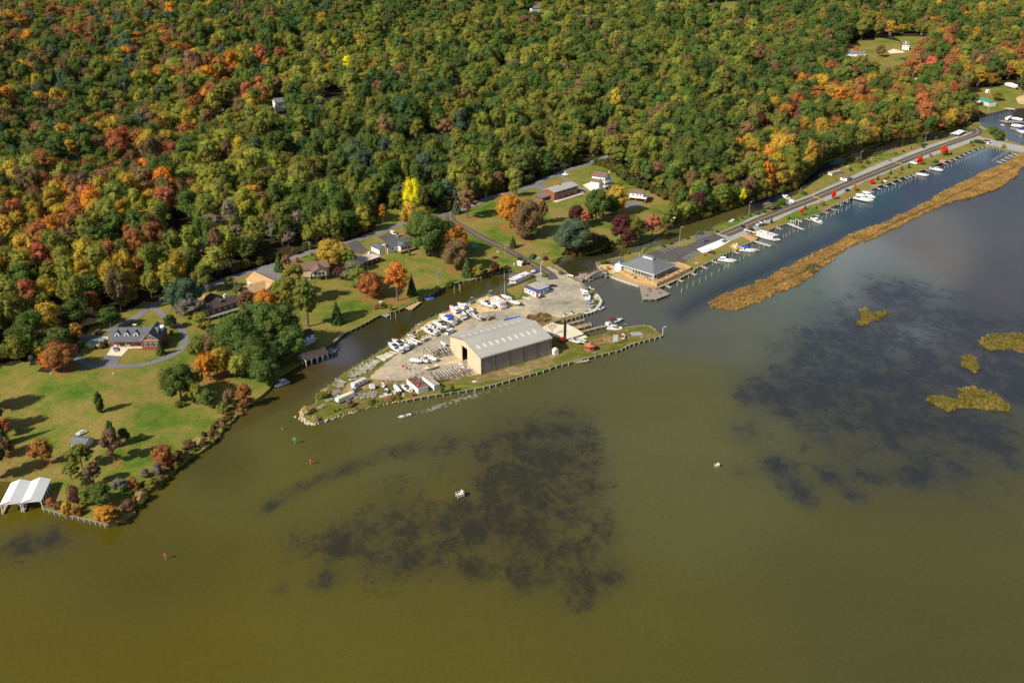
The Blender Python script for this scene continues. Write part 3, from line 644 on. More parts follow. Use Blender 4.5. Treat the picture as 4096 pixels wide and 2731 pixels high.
# colour map of the wood, surveyed in columns and rows of the photo: (x, y, reach, weights)
ZONES = [
 (150,100,420,dict(green=2,olive=2,bluegreen=2,orange=1,rust=2.2,gold=1,brown=2)),(700,200,420,dict(green=2,olive=2,bluegreen=1.5,orange=.8,rust=1,gold=1,brown=1.2,yelgreen=.6)),
 (250,480,420,dict(green=3,olive=3,dkgreen=1,bluegreen=1,gold=.6,brown=1.4,orange=.4)),(760,480,260,dict(olive=3,yelgreen=2,rust=1,gold=1.4,green=1,brown=1.5)),
 (900,330,190,dict(orange=3,gold=1.4,red=1.2,rust=1.5,green=1,olive=2)),(560,700,260,dict(red=2,rust=3,orange=1.4,brown=2,olive=1,green=.6)),(150,880,300,dict(rust=2,orange=1.2,red=1,gold=2,olive=2,green=2,yelgreen=1,brown=1.5)),
 (500,950,260,dict(rust=2,gold=2,yelgreen=1.4,olive=2,brown=1.5,green=1.5,red=.6)),(830,700,240,dict(olive=3,yelgreen=1.5,gold=1,brown=1,green=1.5)),(900,950,260,dict(yelgreen=1.6,olive=2.5,green=2.5,brown=1,gold=.5,grey=.6)),
 (1250,650,260,dict(green=3,bluegreen=2.5,olive=1.5,dkgreen=1,brown=.7,yelgreen=.6)),(1250,850,260,dict(green=2,olive=2.5,yelgreen=1.5,bluegreen=1.2,grey=.8)),(1400,250,260,dict(yelgreen=2,yellow=.25,gold=.8,olive=3,orange=.4,green=1.5,brown=.6)),
 (1250,80,420,dict(green=3.5,olive=2.5,dkgreen=1.2,bluegreen=1,brown=.5)),(2000,150,500,dict(green=3,olive=3.5,yelgreen=1,dkgreen=1,brown=.4)),(1800,450,350,dict(green=3,olive=3,dkgreen=1.6,bluegreen=1.4,brown=.4)),
 (1650,700,260,dict(green=3,dkgreen=1,olive=2,yelgreen=.6,bluegreen=1)),(2300,550,350,dict(green=3,olive=4,yelgreen=.8,dkgreen=1,brown=.5,gold=.2)),(2700,250,500,dict(green=3,olive=3.5,yelgreen=.9,dkgreen=1.5,brown=.5)),
 (2750,600,300,dict(green=3,dkgreen=1.5,olive=2.5,brown=.8,yelgreen=.4)),(3100,650,260,dict(brown=1.5,gold=1.8,orange=.6,maroon=.8,olive=2,green=1.5)),(3350,460,200,dict(gold=2,orange=1.4,rust=1.5,olive=2.5,green=1.5,brown=1)),
 (3650,420,240,dict(rust=2,olive=3,gold=1.2,green=2,red=.8,brown=1)),(3200,250,350,dict(green=3.5,dkgreen=2,olive=2.5,brown=.5,rust=.2)),(3650,220,250,dict(rust=2,maroon=1,brown=1.8,green=1.8,olive=1.6,gold=.8)),
 (3900,100,300,dict(green=3,olive=3,dkgreen=1,gold=.6,brown=.8,rust=.3)),(4000,300,200,dict(gold=1.5,rust=1.6,brown=1.6,olive=2,green=1.4)),(3600,50,300,dict(green=3,olive=2.8,dkgreen=1.5,brown=.4)),(800,40,420,dict(green=2.5,olive=3,brown=1.4,rust=.5,gold=.7,bluegreen=.8))]
names = list(PAL)
def zone_color(x, y, wpos, rg):
    w = {}
    for zx, zy, rr, d in ZONES:
        k = math.exp(-((x - zx)**2 + (1.5*(y - zy))**2)/(rr*.55)**2) + 1e-6
        s = sum(d.values())
        for c, a in d.items(): w[c] = w.get(c, 0) + k*a/s*{'red': .75, 'orange': .42, 'rust': .8, 'gold': .6, 'brown': .75, 'green': 1.15, 'maroon': .6, 'olive': 1.3, 'yelgreen': 1.3, 'bluegreen': .6, 'dkgreen': .8}.get(c, 1)
    t = noise.noise(Vector((wpos[0]/32, wpos[1]/32, 1.3)))   # neighbours tend to be of a kind
    for i, c in enumerate(list(w)):
        w[c] *= math.exp(3.2*noise.noise(Vector((wpos[0]/38, wpos[1]/38, 7.7*names.index(c)))))
    t = rg.uniform(0, sum(w.values()))
    for c, a in w.items():
        t -= a
        if t <= 0: return c
    return c
# the floor of the wood: shade-dark leaf litter, coloured dark for the shade between crowns
floor_m = ground_mat('shade-dark leaf litter', [(.35,(.022,.020,.010)),(.5,(.035,.028,.013)),(.65,(.05,.036,.018))], scale=.05, scale2=.4, fine=.3)
land.data.materials.append(floor_m)
_c = np.array([[sum(sk_v[i][a] for i in f)/len(f) for a in range(3)] for f in sk_f]); _x, _y = proj_np(_c[:, 0], _c[:, 1], _c[:, 2])
_in = ~in_poly_np(_x, _y, OPEN) & ~in_poly_np(_c[:, 0], _c[:, 1], FL1) & ~in_poly_np(_c[:, 0], _c[:, 1], FL2)
for o2 in OPEN2: _in &= ~in_poly_np(_x, _y, o2)
land.data.polygons.foreach_set('material_index', _in.astype(np.int32)); land.data.update()
# spots
X, Y = np.meshgrid(np.arange(-1500, 1900, 11.4), np.arange(330, 3000, 11.4))
X[1::2] += 5.7
fx = X.ravel() + rng.uniform(-4.3, 4.3, X.size); fy = Y.ravel() + rng.uniform(-4.3, 4.3, X.size)
SX0, SY0 = proj_np(fx, fy, np.full(len(fx), 25.0))
k = (SX0 > -420) & (SX0 < 4400) & (SY0 > -260) & in_poly_np(fx, fy, LAND) & (seg_dist_np(fx, fy, segs_of(LAND[:-4])) > 3.0)
fx, fy = fx[k], fy[k]; fz = height_np(fx, fy)
SX, SY = proj_np(fx, fy, fz)
k = ~in_poly_np(SX, SY, OPEN)
SXt, SYt = proj_np(fx, fy, fz + 15.0); SXm, SYm = proj_np(fx, fy, fz + 8.0)
for o2 in OPEN2: k &= ~(in_poly_np(SX, SY, o2) | in_poly_np(SXt, SYt, o2) | in_poly_np(SXm, SYm, o2))
rw = [tuple(G(*p)[:2]) for p in ROAD3]
k &= seg_dist_np(fx, fy, segs_of(rw)) > 6.5
gapn = np.array([noise.noise(Vector((a*.021, b*.021, 2.2))) + .5*noise.noise(Vector((a*.06, b*.06, 4))) for a, b in zip(fx, fy)]); k &= ~((gapn < -.5) & (np.hypot(fx, fy) > 480))
fx, fy, fz, SX, SY = fx[k], fy[k], fz[k], SX[k], SY[k]
dist = np.hypot(fx, fy); order = np.argsort(dist)
inframe = (SX > -30) & (SX < 4126)
spots = []
for i in order:
    rg = rgt; c = zone_color(SX[i], SY[i], (fx[i], fy[i]), rg)
    kind = 'broad'
    u = rg.random()
    if u < .10: kind = 'loose'
    elif u < .125 and c in ('dkgreen', 'green', 'bluegreen'): kind = 'cone'
    big = noise.noise(Vector((fx[i]/60, fy[i]/60, 3)))
    h = rg.uniform(14, 26) + big*7; w = rg.triangular(10, 20, 13.5)*(1 + big*.25)
    if kind == 'cone': w = rg.uniform(5, 7)
    far_ = min(1, max(0, (dist[i] - 600)/700))
    if rg.random() < .34*far_: continue
    w *= 1 + .32*far_; h *= 1 + .12*far_
    if rg.random() < .2: h *= .72; w *= .75
    spots.append((fx[i], fy[i], fz[i], kind, h, w, c, bool(inframe[i]), SX[i], SY[i]))
NEAR = 300
CN = {'dkgreen':'dark green','green':'green','olive':'olive green','yelgreen':'yellow-green','yellow':'bright yellow','gold':'golden','orange':'orange','rust':'rust-red','red':'red','maroon':'maroon','brown':'brown','bluegreen':'blue-green','grey':'greyish','tan':'tan'}
MARKS = [((230,1290),'brick dormer house'),((640,1320),'loop drive head'),((890,1200),'dark-roofed house'),((1050,1130),'tan-roofed house'),((1290,1000),'cream screened-porch house'),((1560,930),'house with the striped van'),((1630,800),'tallest bright yellow tree'),((1850,790),'bend of the wood road'),((2150,700),'two-storey brick house'),((2450,640),'house with curved balconies'),((2600,760),'white stilt cottage'),((2800,860),'near end of back creek'),((3150,740),'middle of the back creek'),((3500,570),'far reach of the back creek'),((3850,470),'far causeway road bend'),((4000,330),'far green-roofed shed'),((60,1400),'long meadow\'s left end')]
def lab(sp):
    x, y = sp[8], sp[9]
    m_ = min(MARKS, key=lambda a: (a[0][0]-x)**2 + 2*(a[0][1]-y)**2)[1]
    size = 'tall' if sp[4] > 19 else ('low' if sp[4] < 14.5 else 'medium')
    wide = 'narrow' if sp[5] < 10 else ('broad' if sp[5] > 14 else 'round')
    return f"{size} {wide} {CN[sp[6]]} {'conifer' if sp[3]=='cone' else 'tree'} in the wood by the {m_}"
near = [s for s in spots if s[7]][:NEAR - 150]; ns = set(id(s) for s in near)
for s in near:
    tree_at((s[0], s[1], s[2] - .2), s[3], s[4], s[5], s[6], lab(s), group='trees along the front of the wood')
far = [s for s in spots if id(s) not in ns]
# the bank of the back creek: trees standing right down to the water
bank_l = [Vector(P(a, b, ZB)[:2]) for a, b in CREEK2_N[10:]]; acc = 0; bi = 0
for a, b in zip(bank_l[:-1], bank_l[1:]):
    d = (b - a); L_ = d.length; t = 4.0 - acc
    while t < L_:
        p = a + d*(t/L_); n = Vector((-d.y, d.x)).normalized(); p = p + n*rgt.uniform(2.0, 5.0); px_, py_ = proj((p.x, p.y, 2)); c = zone_color(px_, py_, p, rgt)
        if GZ(p.x, p.y) > .5:
            h = rgt.uniform(10, 18); sp = (p.x, p.y, 0, 'broad', h, h*.7, c, True, px_, py_); m_ = min(MARKS[11:15], key=lambda q_: abs(q_[0][0]-px_))[1]
            tree_at((p.x, p.y, GZ(p.x, p.y)-.3), 'broad', h, rgt.uniform(8, 12), c, f"{'tall' if h > 14 else 'low'} {CN[c]} tree leaning over the water at the {m_}", group='trees on the bank of the back creek')
        t += rgt.uniform(6, 10)
    acc = L_ - (t - 8) if t > L_ else 0; acc = max(0, min(4, acc))
# prototypes for the far wood: crown and trunk in one mesh each
def join_proto(crown, trunk, tl):
    v = [w.co[:] for w in crown.vertices]; f = [list(p.vertices) for p in crown.polygons]; n = len(v)
    v += [(w.co.x*.5*1.6, w.co.y*.5*1.6, w.co.z*1.9 - 1.0) for w in trunk.vertices]
    f2 = [[a + n for a in p.vertices] for p in trunk.polygons]
    me = bpy.data.meshes.new('wood_tree'); me.from_pydata(v, [], f + f2)
    a = me.attributes.new('lv', 'FLOAT', 'POINT'); l = [d.value for d in crown.attributes['lv'].data] + [0]*len(trunk.vertices)
    a.data.foreach_set('value', l); me.materials.append(fol_i); me.materials.append(bark_pale if tl else bark)
    for i in range(len(f), len(f) + len(f2)): me.polygons[i].material_index = 1
    me.update(); return me
protos = [join_proto(m_, TR[i % 4], i % 2) for i, m_ in enumerate(BR)] + [join_proto(m_, TR[i], 1) for i, m_ in enumerate(BRL)] + [join_proto(m_, TR[i], 0) for i, m_ in enumerate(CONE)]
pc = bpy.data.collections.new('wood_tree_kinds')
for i, m_ in enumerate(protos): pc.objects.link(bpy.data.objects.new('wood_tree_%02d' % i, m_))
me = bpy.data.meshes.new('far_wood')
pts, cols, scs, rzs, vis = [], [], [], [], []
for (x, y, z, kd, h, w, c, inf, a_, b_) in far:
    r = w/2
    if kd == 'cone': vi = 11 + rgt.randrange(2); sz = h/2.7; z0 = 0
    else:
        vi = rgt.randrange(8) if kd == 'broad' else 8 + rgt.randrange(3)
        top = 2.05*(1.3 if kd == 'loose' else 1); ch = min(h*.88, r*top*1.6); sz = ch/(top - .12); z0 = h - ch - .12*sz
    pts.append((x, y, z + z0)); cols.append(jitc(c, rgt, .2) + (1,)); scs.append((r, r, sz)); rzs.append((0, 0, rgt.uniform(0, 6.28))); vis.append(vi)
me.from_pydata(pts, [], [])
a = me.attributes.new('tcol', 'FLOAT_COLOR', 'POINT'); a.data.foreach_set('color', np.array(cols, np.float32).ravel())
a = me.attributes.new('sc', 'FLOAT_VECTOR', 'POINT'); a.data.foreach_set('vector', np.array(scs, np.float32).ravel())
a = me.attributes.new('rot', 'FLOAT_VECTOR', 'POINT'); a.data.foreach_set('vector', np.array(rzs, np.float32).ravel())
a = me.attributes.new('vi', 'INT', 'POINT'); a.data.foreach_set('value', vis)
def scatter_object(name, me, coll, kind='stuff'):
    ob = bpy.data.objects.new(name, me); col.objects.link(ob)
    ng = bpy.data.node_groups.new(name, 'GeometryNodeTree')
    ng.interface.new_socket('Geometry', in_out='INPUT', socket_type='NodeSocketGeometry'); ng.interface.new_socket('Geometry', in_out='OUTPUT', socket_type='NodeSocketGeometry')
    gi = ng.nodes.new('NodeGroupInput'); go = ng.nodes.new('NodeGroupOutput'); ip = ng.nodes.new('GeometryNodeInstanceOnPoints')
    ci = ng.nodes.new('GeometryNodeCollectionInfo'); ci.inputs['Collection'].default_value = coll
    ci.inputs['Separate Children'].default_value = True; ci.inputs['Reset Children'].default_value = True
    def na(nm, ty):
        n = ng.nodes.new('GeometryNodeInputNamedAttribute'); n.data_type = ty; n.inputs[0].default_value = nm; return n.outputs[0]
    ng.links.new(gi.outputs[0], ip.inputs['Points']); ng.links.new(ci.outputs[0], ip.inputs['Instance'])
    ip.inputs['Pick Instance'].default_value = True
    ng.links.new(na('vi', 'INT'), ip.inputs['Instance Index']); ng.links.new(na('sc', 'FLOAT_VECTOR'), ip.inputs['Scale'])
    e2r = ng.nodes.new('FunctionNodeEulerToRotation'); ng.links.new(na('rot', 'FLOAT_VECTOR'), e2r.inputs[0]); ng.links.new(e2r.outputs[0], ip.inputs['Rotation'])
    ng.links.new(ip.outputs[0], go.inputs[0])
    md = ob.modifiers.new('scatter', 'NODES'); md.node_group = ng
    ob['kind'] = kind; return ob
fw = scatter_object('far_wood', me, pc)
print('forest', len(far), 'near', len(near))
# ---------------------------------------------------------------- shape kit
class MB:
    def __init__(s): s.v, s.f, s.mi, s.k = [], [], [], 0
    def add(s, vs, fs):
        n = len(s.v); s.v += [tuple(v) for v in vs]; s.f += [[i + n for i in f] for f in fs]; s.mi += [s.k]*len(fs); return s
    def box(s, x0, x1, y0, y1, z0, z1, tx=0, ty=0):
        """box; tx, ty pull the top in"""
        v = [(x0,y0,z0),(x1,y0,z0),(x1,y1,z0),(x0,y1,z0),(x0+tx,y0+ty,z1),(x1-tx,y0+ty,z1),(x1-tx,y1-ty,z1),(x0+tx,y1-ty,z1)]
        return s.add(v, [[3,2,1,0],[4,5,6,7],[0,1,5,4],[1,2,6,5],[2,3,7,6],[3,0,4,7]])
    def prism(s, prof, y0, y1, axis='y'):
        """profile (a,z) run from y0 to y1 (axis y) or x (axis x)"""
        n = len(prof)
        if axis == 'y': v = [(a, y0, z) for a, z in prof] + [(a, y1, z) for a, z in prof]
        else: v = [(y0, a, z) for a, z in prof] + [(y1, a, z) for a, z in prof]
        return s.add(v, [list(range(n)), list(range(2*n-1, n-1, -1))] + [[i, n+i, n+(i+1) % n, (i+1) % n] for i in range(n)])
    def poly(s, pts, z0, z1):
        n = len(pts); v = [(a, b, z0) for a, b in pts] + [(a, b, z1) for a, b in pts]
        return s.add(v, [list(range(n-1, -1, -1)), list(range(n, 2*n))] + [[i, (i+1) % n, n+(i+1) % n, n+i] for i in range(n)])
    def cyl(s, x, y, z0, z1, r0, r1=None, n=8, axis='z'):
        r1 = r0 if r1 is None else r1; v = []
        for z, r in ((z0, r0), (z1, r1)):
            for i in range(n):
                t = 2*math.pi*i/n; a, b = r*math.cos(t), r*math.sin(t)
                v.append({'z': (x+a, y+b, z), 'y': (x+a, z, y+b), 'x': (z, x+a, y+b)}[axis])
        return s.add(v, [list(range(n-1, -1, -1)), list(range(n, 2*n))] + [[i, (i+1) % n, n+(i+1) % n, n+i] for i in range(n)])
    def bar(s, p0, p1, r=.05, n=4):
        v, f = [], []; tube(v, f, p0, p1, r, r, n); return s.add(v, f)
    def loft(s, secs, closed=False, caps=True):
        n = len(secs[0]); v = [p for sec in secs for p in sec]; f = []
        for i in range(len(secs)-1):
            for j in range(n if closed else n-1):
                f.append([i*n+j, i*n+(j+1) % n, (i+1)*n+(j+1) % n, (i+1)*n+j])
        if caps: f += [list(range(n-1, -1, -1)), [(len(secs)-1)*n+j for j in range(n)]]
        return s.add(v, f)
    def dome(s, x, y, z, rx, ry, rz, n=8, m=3):
        v, f = [(x, y, z+rz)], []
        for i in range(1, m+1):
            t = math.pi/2*i/m
            for j in range(n):
                a = 2*math.pi*j/n; v.append((x+rx*math.sin(t)*math.cos(a), y+ry*math.sin(t)*math.sin(a), z+rz*math.cos(t)))
        for j in range(n): f.append([0, 1+j, 1+(j+1) % n])
        for i in range(m-1):
            for j in range(n): a = 1+i*n; f.append([a+j, a+n+j, a+n+(j+1) % n, a+(j+1) % n])
        return s.add(v, f)
    def build(s, name, m, parent=None, loc=None, rz=None, smooth=False):
        ms = m if isinstance(m, list) else [m]
        o = mesh_obj(name, s.v, s.f, None, parent, smooth)
        for a in ms: o.data.materials.append(a)
        if len(ms) > 1: o.data.polygons.foreach_set('material_index', s.mi)
        if loc is not None: o.location = loc
        if rz is not None: o.rotation_euler[2] = rz
        return o
def copy_tree(o, parent=None):
    c = o.copy(); col.objects.link(c)
    if parent: c.parent = parent
    for ch in list(o.children): copy_tree(ch, c)
    return c
def at_h(x, y, h):
    """point seen at this pixel that stands h metres above the ground or water under it"""
    p = G(x, y); z = p.z + h
    for _ in range(6):
        p = P(x, y, z); z = max(0, GZ(p.x, p.y)) + h
    return P(x, y, z)
def seg(a, b, h=0.0):
    A, B = at_h(a[0], a[1], h), at_h(b[0], b[1], h)
    d = B - A; rz = math.atan2(d.y, d.x); m = (A + B)/2
    return Vector((m.x, m.y, max(0.0, GZ(m.x, m.y)))), rz, d.xy.length
# shared finishes
W_ = mat('white paint', (.78,.77,.74), .45, .10, .6); gel = mat('white gelcoat', (.80,.79,.77), .25, .05, .5, spec=.5)
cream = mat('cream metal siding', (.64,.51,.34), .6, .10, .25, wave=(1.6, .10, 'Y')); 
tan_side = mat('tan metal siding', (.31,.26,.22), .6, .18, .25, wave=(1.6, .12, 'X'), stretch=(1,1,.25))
grey_roof = mat('grey metal roof', (.42,.40,.35), .5, .12, .12, stretch=(.3,1,1))
shingle = mat('grey shingle', (.165,.17,.178), .85, .18, .8); dk_shingle = mat('slate shingle', (.115,.118,.13), .85, .2, .9)
brown_sh = mat('brown shingle', (.20,.115,.085), .85, .22, .8); tan_sh = mat('tan shingle', (.48,.30,.14), .85, .22, .5); dkbrown_sh = mat('dark brown shingle', (.075,.052,.047), .85, .2, .8)
brick = mat('red brick', (.30,.10,.055), .85, .2, 3.0, wave=(4.0, .2, 'Z')); brown_wall = mat('brown siding', (.13,.07,.05), .8, .2, 1.0)
wood = mat('weathered wood', (.40,.29,.17), .8, .3, .8); wood_new = mat('yellow pine boards', (.55,.36,.16), .75, .22, .7, wave=(3.0, .2, 'X')); wood_grey = mat('grey dock boards', (.34,.29,.23), .85, .25, .8, wave=(2.5, .25, 'X'))
pile_m = mat('piling', (.42,.38,.32), .85, .35, .9); sheet = mat('bulkhead planks', (.085,.075,.055), .9, .4, .7)
dark = mat('dark interior', (.012,.012,.014), .9, .2, 1.0); glass = mat('window glass', (.03,.04,.05), .12, .2, 1.0, spec=.7)
black = mat('black rubber', (.02,.02,.02), .7, .2, 2.0); steel = mat('galvanised steel', (.42,.42,.41), .45, .2, 1.5, metallic=.4); dksteel = mat('dark painted steel', (.07,.055,.05), .6, .3, 1.5)
blue = mat('blue canvas', (.015,.06,.50), .6, .12, 1.0); teal = mat('teal panel', (.03,.25,.28), .6, .12, 1.0); red = mat('red paint', (.50,.025,.02), .45, .15, 1.0); maroon = mat('maroon canvas', (.16,.02,.03), .7, .2, 1.0)
navy_m = mat('navy canvas', (.02,.03,.10), .7, .2, 1.0); orange_w = mat('orange stained wood', (.42,.15,.075), .7, .2, 1.2); green_m = mat('green paint', (.03,.32,.06), .5, .1, 1.0); rustm = mat('rusty junk', (.25,.14,.09), .9, .6, 1.2)
stone = mat('riprap stone', (.50,.42,.30), .9, .3, 1.2, bump=.4); yel = mat('yellow plastic', (.7,.5,.03), .5, .1, 1.0); silver = mat('silver paint', (.45,.46,.48), .3, .08, 1.0, metallic=.3)
cblack = mat('black car paint', (.02,.022,.03), .2, .2, 1.0, spec=.6); cblue = mat('blue car paint', (.03,.12,.42), .3, .1, 1.0, spec=.6); clblue = mat('pale blue car paint', (.28,.48,.62), .3, .1, 1.0); cmaroon = mat('maroon car paint', (.25,.02,.035), .3, .1, 1.0)
interior = mat('cockpit lining', (.45,.42,.38), .7, .25, 2.0); pool_m = mat('pool cover', (.26,.36,.36), .4, .15, .5); skin = mat('skin', (.45,.26,.18), .6, .1, 1.0); tealroof = mat('green metal roof', (.05,.30,.22), .5, .25, .5); offwhite = mat('aged white panel', (.62,.58,.52), .6, .25, .6)
patina = mat('galvanised trailer', (.60,.61,.58), .6, .25, 2.0); bleached = mat('bleached timber', (.58,.54,.46), .8, .2, .8)
# ---------------------------------------------------------------- bulkheads with pilings
post_me = None
def bulkhead(S, label, cap=pile_m, post_step=2.6, post_h=.35, face=sheet, ptop=ZB, posts=True, r=.17, name='bulkhead'):
    pts = [P(a, b, ZB) for a, b in S]; c = sum(pts, Vector())/len(pts)
    root = empty(name, (c.x, c.y, 0)); fm, cm = MB(), MB(); side = []
    for a, b in zip(pts[:-1], pts[1:]):
        a, b = a - Vector((c.x, c.y, 0)), b - Vector((c.x, c.y, 0)); d = (b - a).xy.normalized(); n = Vector((-d.y, d.x))
        # water side: the side on which there is no land
        m = (a + b)/2; q_ = m.xy + n*.8 + c.xy
        h = BVH.ray_cast(Vector((q_.x, q_.y, 500)), Vector((0, 0, -1)))
        if h[0]: n = -n
        o1, o2 = n*.02, n*.22
        fm.add([(a.x+o1.x, a.y+o1.y, -1.5), (b.x+o1.x, b.y+o1.y, -1.5), (b.x+o1.x, b.y+o1.y, ZB-.05), (a.x+o1.x, a.y+o1.y, ZB-.05),
                (a.x+o2.x, a.y+o2.y, -1.5), (b.x+o2.x, b.y+o2.y, -1.5), (b.x+o2.x, b.y+o2.y, ZB-.05), (a.x+o2.x, a.y+o2.y, ZB-.05)], [[4,5,6,7],[7,6,2,3],[0,1,5,4],[0,4,7,3],[1,2,6,5]])
        i1, i2 = -n*.08, n*.27
        cm.poly([(a.x+i1.x, a.y+i1.y), (b.x+i1.x, b.y+i1.y), (b.x+i2.x, b.y+i2.y), (a.x+i2.x, a.y+i2.y)], ZB-.05, ZB+.10)
        L_ = (b - a).xy.length; k = max(1, round(L_/post_step))
        for i in range(k): u = a.xy.lerp(b.xy, (i + .5)/k) + n*.42; side.append((u.x, u.y))
    fm.build('plank_face', face, root); cm.build('cap_board', wood_grey if cap is bleached else wood, root)
    if posts:
        pm = MB().cyl(0, 0, -1.5, ptop + post_h, r, r*.9, 7); me0 = None
        for i, (x, y) in enumerate(side[:98]):
            if me0 is None: o = pm.build('piling', cap, root); me0 = o.data
            else: o = bpy.data.objects.new('piling', me0); o.parent = root; col.objects.link(o)
            o.location = (x, y, 0)
    return tag(root, label, 'bulkhead')
bulkhead(BULK_WEST, 'pale timber bulkhead beside the double-roofed boathouse', post_h=.2, cap=bleached)
bulkhead(CREEK_N[2:7], 'creek bulkhead below the lawn with the lone dark conifer', post_step=3)
bulkhead(CREEK_N[7:], 'wood-side creek bulkhead past the blue covered boat lift', post_step=4, posts=True)
bulkhead(INLET[8:13], 'yellowish pile bulkhead at the head of the creek by the blue-trimmed office', post_step=1.6, post_h=.7, cap=bleached)
bulkhead(PEN_N, 'creek-side bulkhead along the boat yard', post_step=6, post_h=1.1, r=.13)
bulkhead(BULK_S, 'long river bulkhead with evenly spaced pale piles below the big shed', post_h=.25, cap=bleached, post_step=3.6, r=.2)
bulkhead(BULK_E[:4], 'bulkhead round the grassy picnic point', post_step=4.5, post_h=.5)
bulkhead(BULK_M[:6], 'turning-basin bulkhead below the gravel yard', post_h=.1, cap=bleached, post_step=3)
bulkhead(BULK_M[8:15], 'low bulkhead running up to the footbridge', post_step=2.2, post_h=.6)
bulkhead(BULK_R1, 'pale bulkhead below the restaurant terrace', post_step=1.6, post_h=.3, cap=bleached, face=bleached)
bulkhead(BULK_C, 'long causeway bulkhead behind the finger piers', post_step=3.4, post_h=.5, cap=bleached)
bulkhead(BULK_D, 'bulkhead at the far end of the marina basin', post_step=3, post_h=.3, cap=bleached)
bulkhead(r6([(2050,620),(2350,515)]) + r4([(300,408)]), 'dark bulkhead below the brown lawn of the back creek', post_step=2.6, post_h=.3)
bulkhead(CREEK3_N[1:6], 'far cove bulkhead below the green-roofed shed', post_step=3.2, post_h=.1)
bulkhead(CREEK2_S[3:7], 'back-creek edging of the causeway with short pale stakes', post_step=5, post_h=.6, r=.12)
bulkhead(r3([(1030,300),(1050,350)]) , 'mossy post row at the channel corner by the restaurant', post_step=1.2, post_h=.9, cap=wood)
# ---------------------------------------------------------------- buildings
def frame(A, B, h, depth):
    """eave line A-B in the photo, h above the ground: local x along it, local y away from the camera"""
    a, b = at_h(A[0], A[1], h), at_h(B[0], B[1], h)
    d = (b - a).xy; L_ = d.length; rz = math.atan2(d.y, d.x)
    c = (a + b)/2; n = Vector((-math.sin(rz), math.cos(rz)))
    o = c.xy + n*depth/2; zs = [GZ((c.xy + n*t).x, (c.xy + n*t).y) for t in (0, depth)]
    return Vector((o.x, o.y, min(a.z - h, 99))), rz, L_
def gable_parts(root, L_, W2, h, rise, wall, roof, base=-2.0, over=.45, x0=None, y0=0, ridge='x', thick=.22, names=('wall', 'roof')):
    hx = L_/2; hy = W2/2; cx = x0 or 0
    if ridge == 'x':
        MB().prism([(y0-hy, base), (y0+hy, base), (y0+hy, h), (y0, h+rise), (y0-hy, h)], cx-hx, cx+hx, 'x').build(names[0], wall, root)
        s = rise/hy; e = over
        MB().prism([(y0-hy-e, h-s*e+.03), (y0, h+rise+.03), (y0+hy+e, h-s*e+.03), (y0+hy+e, h-s*e+thick), (y0, h+rise+thick+.05), (y0-hy-e, h-s*e+thick)], cx-hx-over, cx+hx+over, 'x').build(names[1], roof, root)
    else:
        MB().prism([(cx-hx, base), (cx+hx, base), (cx+hx, h), (cx, h+rise), (cx-hx, h)], y0-hy, y0+hy, 'y').build(names[0], wall, root)
        s = rise/hx; e = over
        MB().prism([(cx-hx-e, h-s*e+.03), (cx, h+rise+.03), (cx+hx+e, h-s*e+.03), (cx+hx+e, h-s*e+thick), (cx, h+rise+thick+.05), (cx-hx-e, h-s*e+thick)], y0-hy-over, y0+hy+over, 'y').build(names[1], roof, root)
def window(root, x, y, z, w, h, face='-y', frame_m=None, name='window', shutters=False):
    """a window of its own: frame standing 4 cm proud, pane with glazing bar inside"""
    sg = {'-y': (0, -1), '+y': (0, 1), '-x': (-1, 0), '+x': (1, 0)}[face]
    def bx(mb, a0, a1, z0, z1, d0, d1):
        if sg[0] == 0: mb.box(x+a0, x+a1, min(y+sg[1]*d0, y+sg[1]*d1), max(y+sg[1]*d0, y+sg[1]*d1), z0, z1)
        else: mb.box(min(x+sg[0]*d0, x+sg[0]*d1), max(x+sg[0]*d0, x+sg[0]*d1), y+a0, y+a1, z0, z1)
    f = MB(); t = .10
    bx(f, -w/2-t, w/2+t, z+h, z+h+t, .003, .07); bx(f, -w/2-t, w/2+t, z-t, z, .003, .09); bx(f, -w/2-t, -w/2, z, z+h, .003, .07); bx(f, w/2, w/2+t, z, z+h, .003, .07)
    if w > 1: bx(f, -.035, .035, z, z+h, .04, .06)
    o = f.build(name, frame_m or W_, root); g = MB(); bx(g, -w/2, w/2, z, z+h, .003, .035); g.build('pane', glass, o)
    if shutters:
        sh = MB(); bx(sh, -w/2-.55, -w/2-.12, z, z+h, .003, .05); bx(sh, w/2+.12, w/2+.55, z, z+h, .003, .05); sh.build('shutter', cblack, o)
    return o
def door(root, x, y, z, w, h, face, m, name='door'):
    sg = {'-y': -1, '+y': 1, '-x': -1, '+x': 1}[face]; mb = MB()
    if face[1] == 'y': mb.box(x-w/2, x+w/2, min(y+sg*.003, y+sg*.06), max(y+sg*.003, y+sg*.06), z, z+h)
    else: mb.box(min(x+sg*.003, x+sg*.06), max(x+sg*.003, x+sg*.06), y-w/2, y+w/2, z, z+h)
    return mb.build(name, m, root)
def house(name, label, A, B, h, depth, rise, wall, roof, cat='house', over=.5, base=-2.5):
    loc, rz, L_ = frame(A, B, h, depth); root = empty(name, loc, rz)
    gable_parts(root, L_ - 2*over*0, depth, h, rise, wall, roof, base, over)
    return tag(root, label, cat), L_
